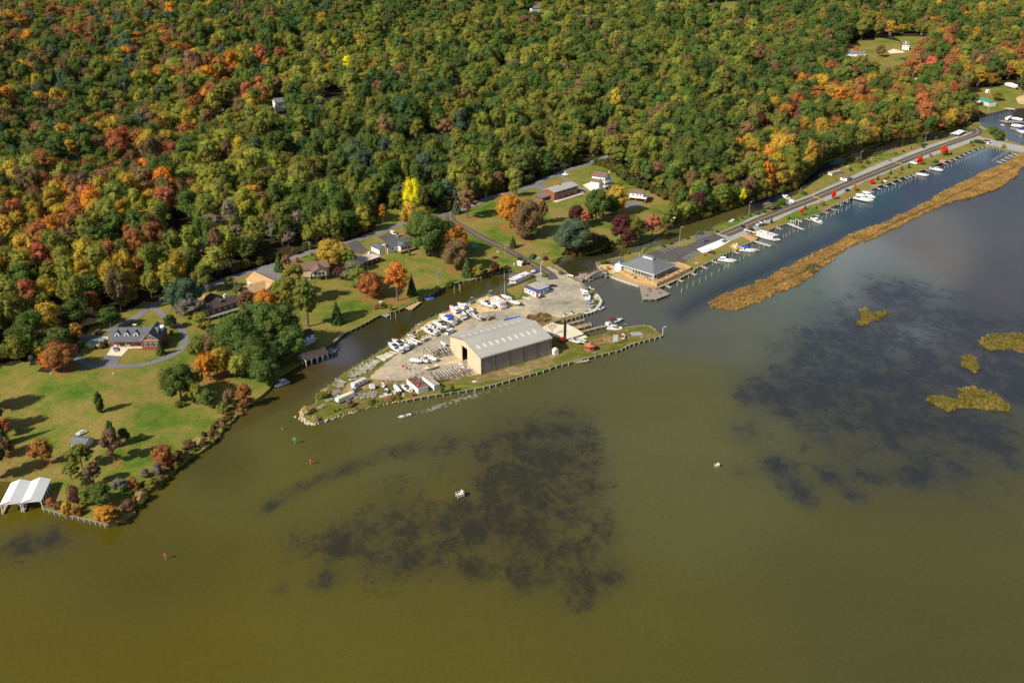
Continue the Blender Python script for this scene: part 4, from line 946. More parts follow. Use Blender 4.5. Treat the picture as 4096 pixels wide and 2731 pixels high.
def railing(root, pts, z, h=1.0, step=1.6, m=W_, solid=False, name='railing'):
    r = MB()
    for a, b in zip(pts[:-1], pts[1:]):
        a, b = Vector(a), Vector(b); n = max(1, round((b-a).length/step))
        for i in range(n+1): p = a.lerp(b, i/n); r.box(p.x-.05, p.x+.05, p.y-.05, p.y+.05, z, z+h)
        r.bar((a.x, a.y, z+h), (b.x, b.y, z+h), .07); r.bar((a.x, a.y, z+h*.45), (b.x, b.y, z+h*.45), .05)
        if solid:
            d = (b-a).normalized(); nn = Vector((-d.y, d.x))*.03
            r.add([(a.x-nn.x,a.y-nn.y,z+.08),(b.x-nn.x,b.y-nn.y,z+.08),(b.x-nn.x,b.y-nn.y,z+h-.08),(a.x-nn.x,a.y-nn.y,z+h-.08),(a.x+nn.x,a.y+nn.y,z+.08),(b.x+nn.x,b.y+nn.y,z+.08),(b.x+nn.x,b.y+nn.y,z+h-.08),(a.x+nn.x,a.y+nn.y,z+h-.08)], [[0,1,2,3],[7,6,5,4],[3,2,6,7],[0,4,5,1]])
    return r.build(name, m, root)
# --- the big boat storage shed
EH = 9.0; zE = ZB + EH
sS, sE, sW = P(1923,1431,zE), P(2206,1351,zE), P(1786,1348,zE)
du = (sE - sS).xy; LS = du.length; rzS = math.atan2(du.y, du.x); WS = (sW - sS).xy.length
nS = Vector((-math.sin(rzS), math.cos(rzS))); cS = sS.xy + du/2 + nS*WS/2
shed = tag(empty('storage_shed', (cS.x, cS.y, ZB), rzS), 'huge cream and tan metal boat storage shed with pale grey roof', 'shed')
hx, hy = LS/2, WS/2; RISE = 3.4
# walls: front (x-) gable with a tall door opening, long sides
DX0, DX1, DHt = -hy + WS*.43, -hy + WS*.62, 8.5
def wall_pts(y0, y1, top0, top1, x, z0=-1): return [(x, y0, z0), (x, y1, z0), (x, y1, top1), (x, y0, top0)]
def gz(y): return EH + RISE*(1 - abs(y)/hy)
wf = MB(); t_ = .25
for x in (-hx, -hx + t_):
    ys = [-hy, DX0, 0, DX1, hy] if DX0 < 0 < DX1 else sorted([-hy, DX0, DX1, 0, hy])
    for a, b in zip(ys[:-1], ys[1:]):
        lo = DHt if (a >= DX0 - 1e-6 and b <= DX1 + 1e-6) else -1
        wf.add([(x, a, lo), (x, b, lo), (x, b, gz(b)), (x, a, gz(a))], [[0,1,2,3]])
for (a) in (DX0, DX1): wf.add([(-hx, a, -1), (-hx+t_, a, -1), (-hx+t_, a, DHt), (-hx, a, DHt)], [[0,1,2,3]])
wf.add([(-hx, DX0, DHt), (-hx, DX1, DHt), (-hx+t_, DX1, DHt), (-hx+t_, DX0, DHt)], [[0,1,2,3]])
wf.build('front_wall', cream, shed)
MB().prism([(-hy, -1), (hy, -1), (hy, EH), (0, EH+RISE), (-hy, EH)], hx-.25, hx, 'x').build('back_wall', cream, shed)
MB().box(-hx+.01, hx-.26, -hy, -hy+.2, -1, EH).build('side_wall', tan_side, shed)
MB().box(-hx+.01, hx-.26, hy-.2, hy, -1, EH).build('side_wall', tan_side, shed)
so = .35; ss = RISE/hy
MB().prism([(-hy-so, EH-ss*so+.02), (0, EH+RISE+.02), (hy+so, EH-ss*so+.02), (hy+so, EH-ss*so+.3), (0, EH+RISE+.32), (-hy-so, EH-ss*so+.3)], -hx-.35, hx+.35, 'x').build('roof', grey_roof, shed)
def roofz(y): return EH + RISE*(1 - abs(y)/hy) + .31
sky_m = mat('skylight panel', (.62,.60,.52), .5, .08, .5)
for i in range(10):
    x = -hx + LS*(.075 + .0885*i)
    for ym, sg in ((-.50, 1), (.50, -1)):
        y0, y1 = ym*hy - WS*.055, ym*hy + WS*.055
        MB().add([(x-.75, y0, roofz(y0)+.02), (x+.75, y0, roofz(y0)+.02), (x+.75, y1, roofz(y1)+.02), (x-.75, y1, roofz(y1)+.02)], [[0,1,2,3]]).build('skylight', sky_m, shed)
for i in range(6): MB().box(-hx+.3+i*(LS-.8)/5-.12, -hx+.3+i*(LS-.8)/5+.12, -hy-.12, -hy-.003, 0, EH-.15).build('downpipe', brown_wall, shed)
MB().box(-hx-.40, -hx-.30, -hy-.4, -hy-.36, EH-.1, EH+.1).bar((-hx-.4, -hy-.4, EH+.05), (-hx-.4, 0, EH+RISE+.1), .16).bar((-hx-.4, hy+.4, EH+.05), (-hx-.4, 0, EH+RISE+.1), .16).build('gable_trim', rustm, shed)
MB().box(-hx-.5, hx+.5, -hy-.52, -hy-.38, EH-.25, EH-.02).build('gutter', offwhite, shed)
ir = MB()
for i in range(4):
    for j in range(3):
        ir.box(-hx+6+i*7, -hx+6.2+i*7, hy-8-j*9, hy-7.8-j*9, 0, 7.5); ir.box(-hx+6+i*7, -hx+12+i*7, hy-8-j*9, hy-7.7-j*9, 2.6, 2.8)
ir.build('rack_frame', dksteel, shed)
MB().box(-hx-.02+.3, -hx+.36, DX1-.2, DX1+8, 0, DHt).build('sliding_door', offwhite, shed)
# --- restaurant
zR = ZB + 4.6
a_, b_, c_ = P(2617,1099,zR), P(2705,1058,zR), P(2486,1055,zR)
du = (b_ - a_).xy; LR = du.length; rzR = math.atan2(du.y, du.x); WR = (c_ - a_).xy.length
nR = Vector((-math.sin(rzR), math.cos(rzR))); cR = a_.xy + du/2 + nR*WR/2
rest = tag(empty('restaurant', (cR.x, cR.y, ZB), rzR), 'waterside restaurant with big grey hipped roof and white cupola', 'restaurant')
hx, hy = LR/2, WR/2; e4 = 4.6
bodyc = mat('restaurant wall', (.42,.36,.27), .8, .2, .6)
MB().box(-hx+1.6, hx-1.6, -hy+1.6, hy-1.6, .4, e4-.2).build('wall', bodyc, rest)
MB().box(-hx+1.0, hx-1.0, -hy+1.0, hy-1.0, -1, .4).build('foundation', wood, rest)
rr_ = 5.0; rl = max(1.0, hy - hx*.85)
v = [(-hx,-hy,e4),(hx,-hy,e4),(hx,hy,e4),(-hx,hy,e4),(0,-rl,e4+rr_),(0,rl,e4+rr_),(-hx,-hy,e4-.3),(hx,-hy,e4-.3),(hx,hy,e4-.3),(-hx,hy,e4-.3)]
MB().add(v, [[0,1,4],[1,2,5,4],[2,3,5],[3,0,4,5],[0,6,7,1],[1,7,8,2],[2,8,9,3],[3,9,6,0],[9,8,7,6]]).build('roof', shingle, rest)
MB().box(-hx-.1, hx+.1, -hy-.1, -hy+.02, e4-.42, e4-.02).box(-hx-.1, -hx+.02, -hy, hy, e4-.42, e4-.02).box(hx-.02, hx+.1, -hy, hy, e4-.42, e4-.02).build('fascia', W_, rest)
cu = MB().box(-1.5, 1.5, -4, 3, e4+3.4, e4+5.6).build('cupola', W_, rest); MB().prism([(-1.9, 0), (1.9, 0), (0, .5)], -4.4, 3.4, 'y').build('cupola_roof', shingle, cu).location = (0, 0, e4+5.62)
MB().box(-hx-.4, -hx+4, hy-1.5, hy+3.2, 0, e4-.35).build('kitchen_wing', W_, rest); MB().box(-hx+1.4, -hx+2.6, hy+1.0, hy+2.4, e4-.35, e4+.9).build('roof_fan', steel, rest)
MB().cyl(2.5, 8, e4+2.4, e4+4.6, .35, n=8).build('roof_vent', steel, rest)
for i in range(9): MB().box(-hx+.5+i*(LR-1)/8-.12, -hx+.5+i*(LR-1)/8+.12, -hy+.2, -hy+.44, .3, e4-.25).build('porch_post', offwhite, rest)
for i in range(7): MB().box(-hx+.3, -hx+.54, -hy+1+i*(WR-12)/6-.12, -hy+1+i*(WR-12)/6+.12, .3, e4-.25).build('porch_post', offwhite, rest)
for i in range(6): window(rest, -hx+4+i*(LR-8)/5, -hy+1.6, 1.3, 2.4, 1.7)
for i in range(6): window(rest, -hx+1.6, -hy+4+i*(WR-14)/5, 1.3, 2.4, 1.7, '-x')
def deck_thing(name, label, S, z, m, cat='deck', thick=.3, legs=True, rail=None, railm=None, solid=False, plank=None):
    pts = [P(a, b, z) for a, b in S]; c = sum(pts, Vector())/len(pts); root = empty(name, (c.x, c.y, 0))
    l = [(p.x - c.x, p.y - c.y) for p in pts]
    ar = sum(l[i][0]*l[(i+1) % len(l)][1] - l[(i+1) % len(l)][0]*l[i][1] for i in range(len(l)))
    if ar < 0: l = l[::-1]
    MB().poly(l, z-thick, z).build('decking', m, root)
    if legs:
        for i in range(len(l)):
            a, b = Vector(l[i]), Vector(l[(i+1) % len(l)]); n = max(1, round((b-a).length/4))
            for j in range(n):
                p = a.lerp(b, j/n)*.985; MB().cyl(p.x, p.y, -2, z+.35, .16, n=7).build('piling', pile_m, root)
    if rail: railing(root, [((P(a, b, z)-c).x, (P(a, b, z)-c).y) for a, b in rail], z, 1.0, 1.6, railm or wood_new, solid)
    return tag(root, label, cat)
deck_thing('terrace_deck', 'tan timber terrace wrapped round the restaurant with board railings', r3([(1330,425),(1370,360),(1420,330),(2090,300),(2292,370),(2295,400),(1840,615),(1815,595),(1545,530)]), ZB+.9, wood_new, rail=r3([(1335,422),(1535,520),(1560,500),(1815,592),(1838,610),(2290,395),(2286,372),(2110,310)]), legs=False, solid=True, cat='terrace', thick=1.1)
deck_thing('terrace_deck', 'sandy lower walkway deck between restaurant terrace and channel', r3([(1230,460),(1320,450),(1530,540),(1820,622),(1830,634),(1610,600),(1470,565),(1320,515)]), ZB+.18, wood_new, legs=False, cat='terrace', thick=.12)
drape('sand_terrace', wpoly(r3([(1055,345),(1170,325),(1330,355),(1370,370),(1330,430),(1225,455),(1120,395)])), sand, .06, 8)
deck_thing('dining_pier', 'arrow-shaped grey board pier with picnic tables in front of the restaurant', r3([(1605,600),(1835,632),(2010,718),(1990,735),(1830,795),(1650,797)]), ZB+.15, wood_grey, cat='pier')
deck_thing('boardwalk', 'narrow boardwalk on piles below the restaurant terrace', r3([(1838,632),(1845,650),(2060,560),(2352,412),(2352,396),(2060,535)]), ZB+.1, wood, cat='boardwalk')
# --- office with blue trim
loc, rz, Lf = frame(r3([(218,700)])[0], r3([(388,640)])[0], 3.0, 9)
off = tag(empty('office_building', loc, rz), 'small white marina office with blue roof trim and grey roof', 'office')
a_, b_ = at_h(*r3([(218,700)])[0], 3.2), at_h(*r3([(45,640)])[0], 3.2); Wf = (b_ - a_).xy.length
v1 = (b_ - a_).xy; 
hx, hy = Lf/2, 4.5
MB().box(-hx, hx, -hy, Wf-hy, -.5, 3.2).build('wall', W_, off)
MB().box(-hx-.4, hx+.4, -hy-.4, -hy+4, 3.0, 3.5).box(-hx-.4, -hx+3, -hy+4, Wf-hy+.3, 3.0, 3.5).build('trim', blue, off)
MB().box(-hx-.3, -hx+2.9, -hy-.3, Wf-hy+.2, 3.52, 3.6).build('lower_roof', dk_shingle, off)
MB().prism([(-hy+.4, 3.5), ((Wf-2*hy)/2, 4.5), (Wf-hy+.8, 3.5)], -hx+2.6, hx+.6, 'x').build('roof', grey_roof, off)
MB().box(hx-.2, hx+1.6, -hy+2.2, Wf-hy, 3.2, 3.7).build('canopy', dk_shingle, off); MB().box(hx+1.2, hx+1.5, -hy+2.4, -hy+2.7, 0, 3.2).build('post', blue, off)
for i in range(3): window(off, -hx+1.8+i*2.6, -hy, 1.1, 1.4, 1.2)
for i in range(3): window(off, -hx, -hy+2+i*3.2, 1.1, 1.2, 1.2, '-x')
door(off, hx-1.2, -hy, 0, 1.1, 2.2, '-y', teal)
MB().cyl(hx-2, 2, 4, 8, .04, n=5).build('aerial', steel, off)
# --- white boathouse with arches in the creek
loc, rz, Lb = frame(r1([(120,812)])[0], r1([(368,732)])[0], 3.6, 7.5)
bh = tag(empty('boathouse', (loc.x, loc.y, 0), rz), 'white boathouse with arched openings and brown roof over the dark creek', 'boathouse')
hx, hy = Lb/2, 3.75; H = 3.6
MB().prism([(-hy-.3, H-.1), (0, H+1.9), (hy+.3, H-.1), (hy+.3, H+.1), (0, H+2.15), (-hy-.3, H+.1)], -hx-.4, hx+.4, 'x').build('roof', dkbrown_sh, bh)
def arch_wall(root, a0, a1, n, H, mk, depth=.25, name='arched_wall', spring=.62):
    """pierced wall: n arches between a0 and a1; mk(a, d, z) maps to a point"""
    mb = MB(); w = (a1-a0)/n; p = .22
    for i in range(n):
        x0, x1 = a0+i*w, a0+(i+1)*w; xm = (x0+x1)/2; r = w/2-p; zs = H*.52
        out = [(x0, -1.2), (x0, H), (x1, H), (x1, -1.2), (x1-p, -1.2), (x1-p, zs)] + [(xm + r*math.cos(t), zs + min(r, H-zs-.35)*math.sin(t)) for t in [math.pi*k/8 for k in range(1, 8)]] + [(x0+p, zs), (x0+p, -1.2)]
        m_ = len(out); vs = [mk(a, 0, z) for a, z in out] + [mk(a, depth, z) for a, z in out]
        top = [1, 2] ; fs = []
        inner = list(range(5, m_-1))       # from right spring over the arch to left spring
        half = len(inner)//2
        def fan(off, rev):
            r_ = []
            ri = inner[:half+1]; li = inner[half:]
            r_.append([2, 3, 4, 5]); r_ += [[2, ri[k], ri[k+1]] for k in range(len(ri)-1)]
            r_.append([2, inner[half], 1]); r_ += [[1, li[k], li[k+1]] for k in range(len(li)-1)]; r_.append([1, m_-2, m_-1, 0])
            return [[q_+off for q_ in (f_[::-1] if rev else f_)] for f_ in r_]
        fs = fan(0, False) + fan(m_, True) + [[k, (k+1) % m_, m_+(k+1) % m_, m_+k] for k in range(m_)]
        mb.add(vs, fs)
    return mb.build(name, W_, root)
arch_wall(bh, -hx, hx, 4, H, lambda a, d, z: (a, -hy+d, z)); arch_wall(bh, -hx, hx, 4, H, lambda a, d, z: (a, hy-d, z)); arch_wall(bh, -hy+.26, hy-.26, 2, H-.1, lambda a, d, z: (-hx+d, a, z))
MB().prism([(-hy, H+.01), (hy, H+.01), (0, H+1.85)], -hx, -hx+.2, 'x').build('gable', W_, bh); MB().prism([(-hy, H+.01), (hy, H+.01), (0, H+1.85)], hx-.2, hx, 'x').build('gable', W_, bh)
# --- double boathouse at the bottom left
zb = 4.4
a_, b_, c_ = P(*r8([(10,1158)])[0], zb), P(*r8([(472,1148)])[0], zb), P(*r8([(585,897)])[0], zb)
du = (b_-a_).xy; Ld = du.length; rz = math.atan2(du.y, du.x); Wd = abs(Vector((-math.sin(rz), math.cos(rz))).dot((c_-b_).xy)); sk = Vector((math.cos(rz), math.sin(rz))).dot((c_-b_).xy)
rz2 = math.atan2((c_-b_).y, (c_-b_).x) - math.pi/2; Wd = (c_-b_).xy.length
n2 = Vector((-math.sin(rz2), math.cos(rz2))); u2 = Vector((math.cos(rz2), math.sin(rz2))); Ld = max(du.dot(u2), 14)
for i, lb in enumerate(('left bay of the twin white-roofed boathouse, leaf stains on its roof', 'right bay of the twin white-roofed boathouse beside the pale bulkhead')):
    w = Ld/2; c = b_.xy - u2*(w*(1.5 - i)) + n2*Wd/2
    r_ = tag(empty('boathouse', (c.x, c.y, 0), rz2), lb, 'boathouse'); hx, hy = w/2-.08, Wd/2
    MB().prism([(-hx, zb-.2), (0, zb+1.1), (hx, zb-.2), (hx, zb), (0, zb+1.3), (-hx, zb)], -hy, hy, 'y').build('roof', W_, r_)
    MB().prism([(-hx+.1, zb-.25), (hx-.1, zb-.25), (0, zb+1.05)], -hy+.15, -hy+.3, 'y').build('gable', W_, r_)
    for sx_ in (-hx+.25, hx-.25):
        for j in range(6):
            y = -hy+.4 + j*(Wd-.8)/5; MB().box(sx_-.12, sx_+.12, y-.12, y+.12, -1.5, zb-.2).build('post', W_, r_)
        MB().bar((sx_, -hy+.4, zb-1.4), (sx_*.72, -hy+.4, zb-.25), .1).build('brace', W_, r_)
        MB().box(sx_-.1, sx_+.1, -hy+.3, hy-.3, zb-.55, zb-.26).build('beam', W_, r_)
        MB().box(sx_-.5, sx_+.5, -hy+.2, hy, .6, .75).build('catwalk', wood, r_)
# --- brick house with dormers
loc, rz, L1 = frame(r7([(1275,738)])[0], r7([(1655,745)])[0], 4.4, 9.5)
bk = tag(empty('brick_house', loc, rz), 'long brick house with slate roof and three white dormers inside the loop drive', 'house')
hx, hy = L1/2, 4.75
gable_parts(bk, L1+7, 9.5, 4.4, 3.6, brick, dk_shingle, -1.5, .3, 3.5)
gable_parts(bk, 8.4, 13.5, 4.4, 3.9, brick, dk_shingle, -1.5, .4, hx+4.6, -.9, 'y', names=('wing_wall', 'wing_roof'))
MB().box(hx+.4+.0, hx+8.8, -7.72, -7.62, 4.3, 4.5).build('trim', W_, bk)
MB().bar((hx+.2, -7.95, 4.4), (hx+4.6, -7.95, 8.3), .13).bar((hx+9.0, -7.95, 4.4), (hx+4.6, -7.95, 8.3), .13).build('bargeboard', W_, bk)
for i in range(3):
    x = -hx+3.4+i*4.6; d_ = MB().prism([(x-1.1, 5.0), (x+1.1, 5.0), (x+1.1, 6.5), (x, 7.4), (x-1.1, 6.5)], -3.9, -1.0, 'y').build('dormer', W_, bk)
    MB().prism([(x-1.4, 6.35), (x, 7.5), (x+1.4, 6.35), (x+1.4, 6.5), (x, 7.7), (x-1.4, 6.5)], -4.1, -.6, 'y').build('dormer_roof', dk_shingle, d_)
    MB().box(x-.45, x+.45, -3.96, -3.903, 5.3, 6.4).build('pane', glass, d_)
    MB().prism([(x-1.1, 5.0), (x+1.1, 5.0), (x+1.1, 6.5), (x, 7.4), (x-1.1, 6.5)], 1.0, 3.9, 'y').build('dormer', dk_shingle, bk)
for i, x in enumerate((hx+2.2, hx+4.7, hx+7.2)): window(bk, x, -7.65, 1.4, 1.3, 1.5, '-y', shutters=True)
window(bk, hx+4.6, -7.65, 5.2, 1.5, 1.5)
for i in range(5): MB().box(-hx+.2+i*(L1-.4)/4-.14, -hx+.2+i*(L1-.4)/4+.14, -7.0, -6.72, -2, 3.6).build('porch_post', orange_w, bk)
MB().add([(-hx-.4,-7.3,3.5),(hx+.3,-7.3,3.5),(hx+.3,-4.9,4.35),(-hx-.4,-4.9,4.35),(-hx-.4,-7.3,3.65),(hx+.3,-7.3,3.65),(hx+.3,-4.9,4.62),(-hx-.4,-4.9,4.62)], [[0,1,2,3][::-1],[4,5,6,7],[0,1,5,4],[1,2,6,5],[0,4,7,3]]).build('porch_roof', dk_shingle, bk)
MB().box(-hx, hx, -7.2, -4.76, -.1, .12).build('porch_floor', concrete, bk)
for x in (-hx+3, -hx+8): MB().box(x-1.4, x+1.4, -4.82, -4.753, -1.4, 1.2).build('garage_door', W_, bk)
for x in (-hx+3, -hx+8, -hx+12.5): window(bk, x, -4.75, 1.8, 1.4, 1.4)
ch = MB().box(2.4, 4.0, .4, 1.4, 6, 9.2).build('chimney', brick, bk); MB().box(2.3, 4.1, .3, 1.5, 9.21, 9.4).build('chimney_cap', concrete, ch)
for y in (2.0, 4.6): 
    MB().prism([(y-1.2, 5), (y+1.2, 5), (y+1.2, 6.6), (y, 7.2), (y-1.2, 6.6)], hx+5.5, hx+8.2, 'x').build('side_dormer', W_, bk)
pc_ = r7([(1005,812),(1040,770),(1100,738),(1170,722),(1235,725),(1240,748),(1215,790),(1160,815),(1080,825)])
pl = tag(empty('swimming_pool', G(1130*.3444, 1100+770*.3444)), 'oval swimming pool under a grey-green cover beside the brick house', 'pool')
pw = [G(*s) - pl.location for s in pc_]; z_ = max(p.z for p in pw)
MB().poly([(p.x*1.15, p.y*1.15) for p in pw][::-1], z_-1.2, z_+.12).build('coping', concrete, pl); MB().poly([(p.x*.94, p.y*.94) for p in pw][::-1], z_+.1, z_+.2).build('pool_cover', pool_m, pl)
# --- houses along the creek lane
def std_windows(root, L_, depth, h, n, z=1.0, w=1.3, hh=1.3, side=True):
    for i in range(n): window(root, -L_/2 + (i+.5)*L_/n, -depth/2, z, w, hh)
    if side: window(root, -L_/2, 0, z, w, hh, '-x')
hA, L_ = house('ranch_house', 'dark brown roofed house with a long raised deck behind the big oak', *r9([(300,905),(682,805)]), 4.2, 9, 2.0, brown_wall, dkbrown_sh)
gable_parts(hA, 8.5, 13, 4.2, 2.2, brown_wall, dkbrown_sh, -2, .4, L_*.08, 4.5, 'y', names=('wing_wall', 'wing_roof')); std_windows(hA, L_, 9, 4.2, 6, 2.0)
MB().box(-L_/2, L_/2, -8.0, -4.52, 1.0, 1.2).build('deck', wood_grey, hA); railing(hA, [(-L_/2, -7.9), (L_/2, -7.9)], 1.2, 1.0, m=bleached)
for i in range(8): MB().box(-L_/2+i*L_/7.2, -L_/2+i*L_/7.2+.25, -7.9, -7.65, -3, 1.0).build('deck_post', bleached, hA)
MB().box(4.6, 6.0, 1.0, 2.2, 5, 7.8).build('chimney', W_, hA)
hB, L_ = house('ranch_house', 'tan roofed L-shaped house with pale walls above the oak canopy', *r9([(770,725),(985,660)]), 3.2, 12, 2.4, offwhite, tan_sh)
gable_parts(hB, 11, 21, 3.4, 3.0, offwhite, tan_sh, -2, .5, L_/2+3.5, 3.5, 'y', names=('wing_wall', 'wing_roof')); std_windows(hB, L_, 12, 3.2, 3)
MB().box(-2.4, -1, -.2, 1.0, 4, 6.4).build('chimney', W_, hB)
MB().box(-L_/2, L_/2, -9.4, -6.02, .1, .3).build('deck', orange_w, hB)
hC, L_ = house('split_level_house', 'brown roofed cream house with a screened gable porch on posts', *r9([(1325,470),(1605,445)]), 5.2, 10.5, 2.3, offwhite, brown_sh)
gable_parts(hC, 8.0, 9, 5.0, 2.0, offwhite, brown_sh, 2.4, .5, 1.5, -6.5, 'y', names=('porch_wall', 'porch_roof'))
for x in (-2.2, 1.5, 5.2): MB().box(x-.15, x+.15, -10.9, -10.6, -3, 2.4).build('porch_post', wood, hC)
for x in (-.6, 1.5, 3.6): window(hC, x, -11.0, 3.0, 1.5, 1.7, name='screen_window', frame_m=wood)
for y in (-9.6, -7.6, -5.6): window(hC, -2.5, y, 3.0, 1.3, 1.7, '-x', wood, name='screen_window')
gable_parts(hC, 6, 5, 1.6, 1.0, offwhite, tan_sh, -3, .3, -6.5, -6, 'x', names=('annex_wall', 'annex_roof'))
MB().box(-L_/2-1, -L_/2, -.8, .8, -1, 7.2).build('chimney', brick, hC); std_windows(hC, L_, 8.5, 5, 4, 3.0)
loc, rz, L_ = frame(*r10([(110,515),(362,432)]), 3.2, 9.5)
hD = tag(empty('flat_roofed_house', loc, rz), 'low red-brown house with a flat pale pink roof', 'house')
MB().box(-L_/2+.8, L_/2-.8, -4.2, 4.4, -2, 3.0).build('wall', mat('dark red siding', (.13,.025,.02), .8, .2, 1.0), hD); MB().box(-L_/2-2.5, L_/2, -4.75, 4.75, 3.02, 3.3).build('roof', mat('pale roof membrane', (.62,.50,.42), .7, .15, .15), hD)
for x, y in ((-2, .5), (1, 2)): MB().cyl(x, y, 3.3, 3.6, .35).build('roof_vent', dksteel, hD)
std_windows(hD, L_-1.6, 8.4, 3, 4, .9); MB().box(L_/2-2.5, L_/2-1, 3.2, 4.4, 3, 4.4).build('chimney', W_, hD)
hE, L_ = house('ranch_house', 'white house with dark grey roof and brick chimney near the striped van', *r10([(440,325),(722,245)]), 4.2, 8.5, 1.7, W_, dk_shingle)
gable_parts(hE, 5.6, 5, 4.1, 1.5, W_, dk_shingle, -1, .3, 1.0, -5.2, 'y', names=('sunroom_wall', 'sunroom_roof'))
for x in (-.6, 1.0, 2.6): window(hE, x, -7.7, 1.5, 1.2, 1.8)
gable_parts(hE, 7, 9, 3.6, 1.4, W_, dk_shingle, -2, .3, -L_/2-1.5, 2.0, 'y', names=('wing_wall', 'wing_roof'))
MB().box(-L_/2-.9, -L_/2-.02, -3.6, -2.0, -3, 6.4).build('chimney', mat('tan brick', (.50,.30,.18), .85, .2, 3.0), hE)
MB().box(-3.5, L_/2+1, -9.5, -4.3, .8, 1.0).build('deck', wood, hE); railing(hE, [(-3.5, -9.4), (L_/2+1, -9.4)], 1.0, m=wood)
for i in range(5): MB().box(-3.4+i*3.6, -3.2+i*3.6, -9.4, -9.2, -3, .8).build('deck_post', wood, hE)
window(hE, -5.5, -4.25, 2.0, 1.2, 1.2)
# --- houses by the wood
hF, L_ = house('brick_house', 'two-storey brick house with a low grey roof above the big lawn', *r6([(1048,292),(1258,228)]), 6.2, 11, 1.3, brick, grey_roof)
for i in range(5): window(hF, -L_/2+2+i*(L_-4)/4, -5.5, 4.2, 2.2, 1.3)
for i in range(4): window(hF, -L_/2+3+i*(L_-6)/3, -5.5, .9, 1.8, 1.4)
MB().box(-L_/2, L_/2, -5.6, -5.504, 3.3, 3.5).build('trim', W_, hF); MB().box(-L_/2+.3, L_/2-.3, -5.56, -5.504, 3.55, 4.15).build('belt_panel', brown_wall, hF)
MB().box(-L_/2-1.5, L_/2+3, -9.2, -5.51, -1.5, .05).build('terrace', concrete, hF); railing(hF, [(-L_/2-1.4, -9.1), (L_/2+2.9, -9.1), (L_/2+2.9, -5.6)], .05, 1.0, m=W_)
window(hF, -L_/2, 0, 1.2, 2.4, .9, '-x'); MB().box(.5, 1.6, 1.5, 2.6, 6.8, 8.9).build('chimney', brick, hF)
MB().box(-L_/2-7.5, -L_/2-.01, -1, 6.5, -1, 2.9).build('wing', brick, hF); MB().box(-L_/2-8.6, -L_/2+.2, -1.6, 7, 2.92, 3.2).build('wing_roof', shingle, hF)
MB().box(-L_/2-15, -L_/2-1.2, -4.4, -4.0, -2, 1.0).build('garden_wall', concrete, hF)
hG, L_ = house('tall_house', 'three-storey white house with curved white balconies and a brown roof', *r6([(1385,140),(1500,158)]), 9.6, 9, 2.2, W_, brown_sh)
gable_parts(hG, 7, 5, 6.6, 1.4, W_, brown_sh, -1, .3, -L_*.1, -6.8, 'x', names=('annex_wall', 'annex_roof'))
for z in (3.0, 6.2):
    a0 = [( L_/2 + 4.2*math.cos(t)*1.0, -1.5 + 6.8*math.sin(t)) for t in [(-math.pi/2) + math.pi*k/10 for k in range(11)]]
    MB().poly([(L_/2+.01, -8.3)] + a0 + [(L_/2+.01, 5.3)], z-.2, z).build('balcony', W_, hG); railing(hG, a0, z, 1.0, 1.2, W_, True)
for z in (.5, 3.6, 6.8):
    for y in (-2.6, 0, 2.6): window(hG, L_/2, y, z, 1.6, 1.7, '+x')
    for x in (2.0, 4.0): window(hG, x, -4.5, z, 1.1, 1.3)
MB().box(L_/2+.0+.01, L_/2+1.0, 3.0, 4.2, 8, 12.6).build('chimney', mat('yellow brick', (.62,.42,.18), .85, .15, 3.0), hG)
railing(hG, [(-L_/2-2, -9.2), (L_/2, -9.2)], 1.2, 1.0, m=W_)
hH, L_ = house('stilt_cottage', 'small white cottage on stilts with brown roof at the wood edge', *r6([(1725,290),(1842,312)]), 5.4, 6.5, 1.4, W_, brown_sh, base=2.4)
MB().box(-L_/2-1.5, L_/2+3.2, -5.6, 3.3, 2.15, 2.38).build('deck', W_, hH); railing(hH, [(-L_/2-1.4, 3), (-L_/2-1.4, -5.5), (L_/2+3.1, -5.5), (L_/2+3.1, 3)], 2.38, 1.0, 1.2, W_, True)
for x in (-L_/2, 0, L_/2+2.6):
    for y in (-5, 0, 3): MB().box(x-.15, x+.15, y-.15, y+.15, -2, 2.15).build('stilt', wood, hH)
for x in (-2.5, .5, 3): window(hH, x, -3.25, 3.4, 1.2, 1.1)
MB().prism([(0, -.5), (.3, -.5), (4, 2.3), (3.7, 2.3)], -7.2, -6.0, 'y').build('stairs', wood_new, hH).location.x = -L_/2-3
# far houses
hI, L_ = house('farmhouse', 'far two-storey white house with chimney in the top right clearing', *r11([(1078,470),(1150,476)]), 6.5, 11, 3.0, W_, shingle); MB().box(-1, 0, -4.9, -4.2, 6, 11).build('chimney', W_, hI); window(hI, 2, -5.5, 3.8, 1, 1.4)
window(hI, -2, -5.5, 3.8, 1, 1.4)
hJ, L_ = house('ranch_house', 'far grey-roofed white ranch house half hidden by an orange tree', *r11([(468,562),(690,572)]), 3.4, 10, 2.4, W_, shingle); std_windows(hJ, L_, 10, 3.4, 4, .9); MB().box(-4, -3, 1, 2, 4, 7).build('chimney', W_, hJ)
hK, L_ = house('cottage', 'tiny white gabled house sunk in the wood at the middle left', *D2S([(632,236),(652,234)]), 9.0, 9, 3.0, W_, shingle); window(hK, 0, -4.5, 5, 1.4, 1.6)
hL, L_ = house('cottage', 'distant white gabled house near the top edge of the wood', *D2S([(1222,20),(1240,20)]), 9.0, 10, 4.0, W_, shingle); window(hL, 0, -5, 5, 1.4, 1.6)
hM, L_ = house('cottage', 'white flat-looking roof between two spruces in the middle wood', *D2S([(1032,186),(1060,182)]), 3.4, 8, 1.2, offwhite, W_); window(hM, 0, -4, 1, 1.4, 1.2)
hN, L_ = house('long_shed', 'long pale roof in the trees right of the far ranch house', *r11([(1125,850),(1252,838)]), 3.4, 8, 1.2, offwhite, bleached, cat='shed'); window(hN, 0, -4, 1, 1.4, 1.2)
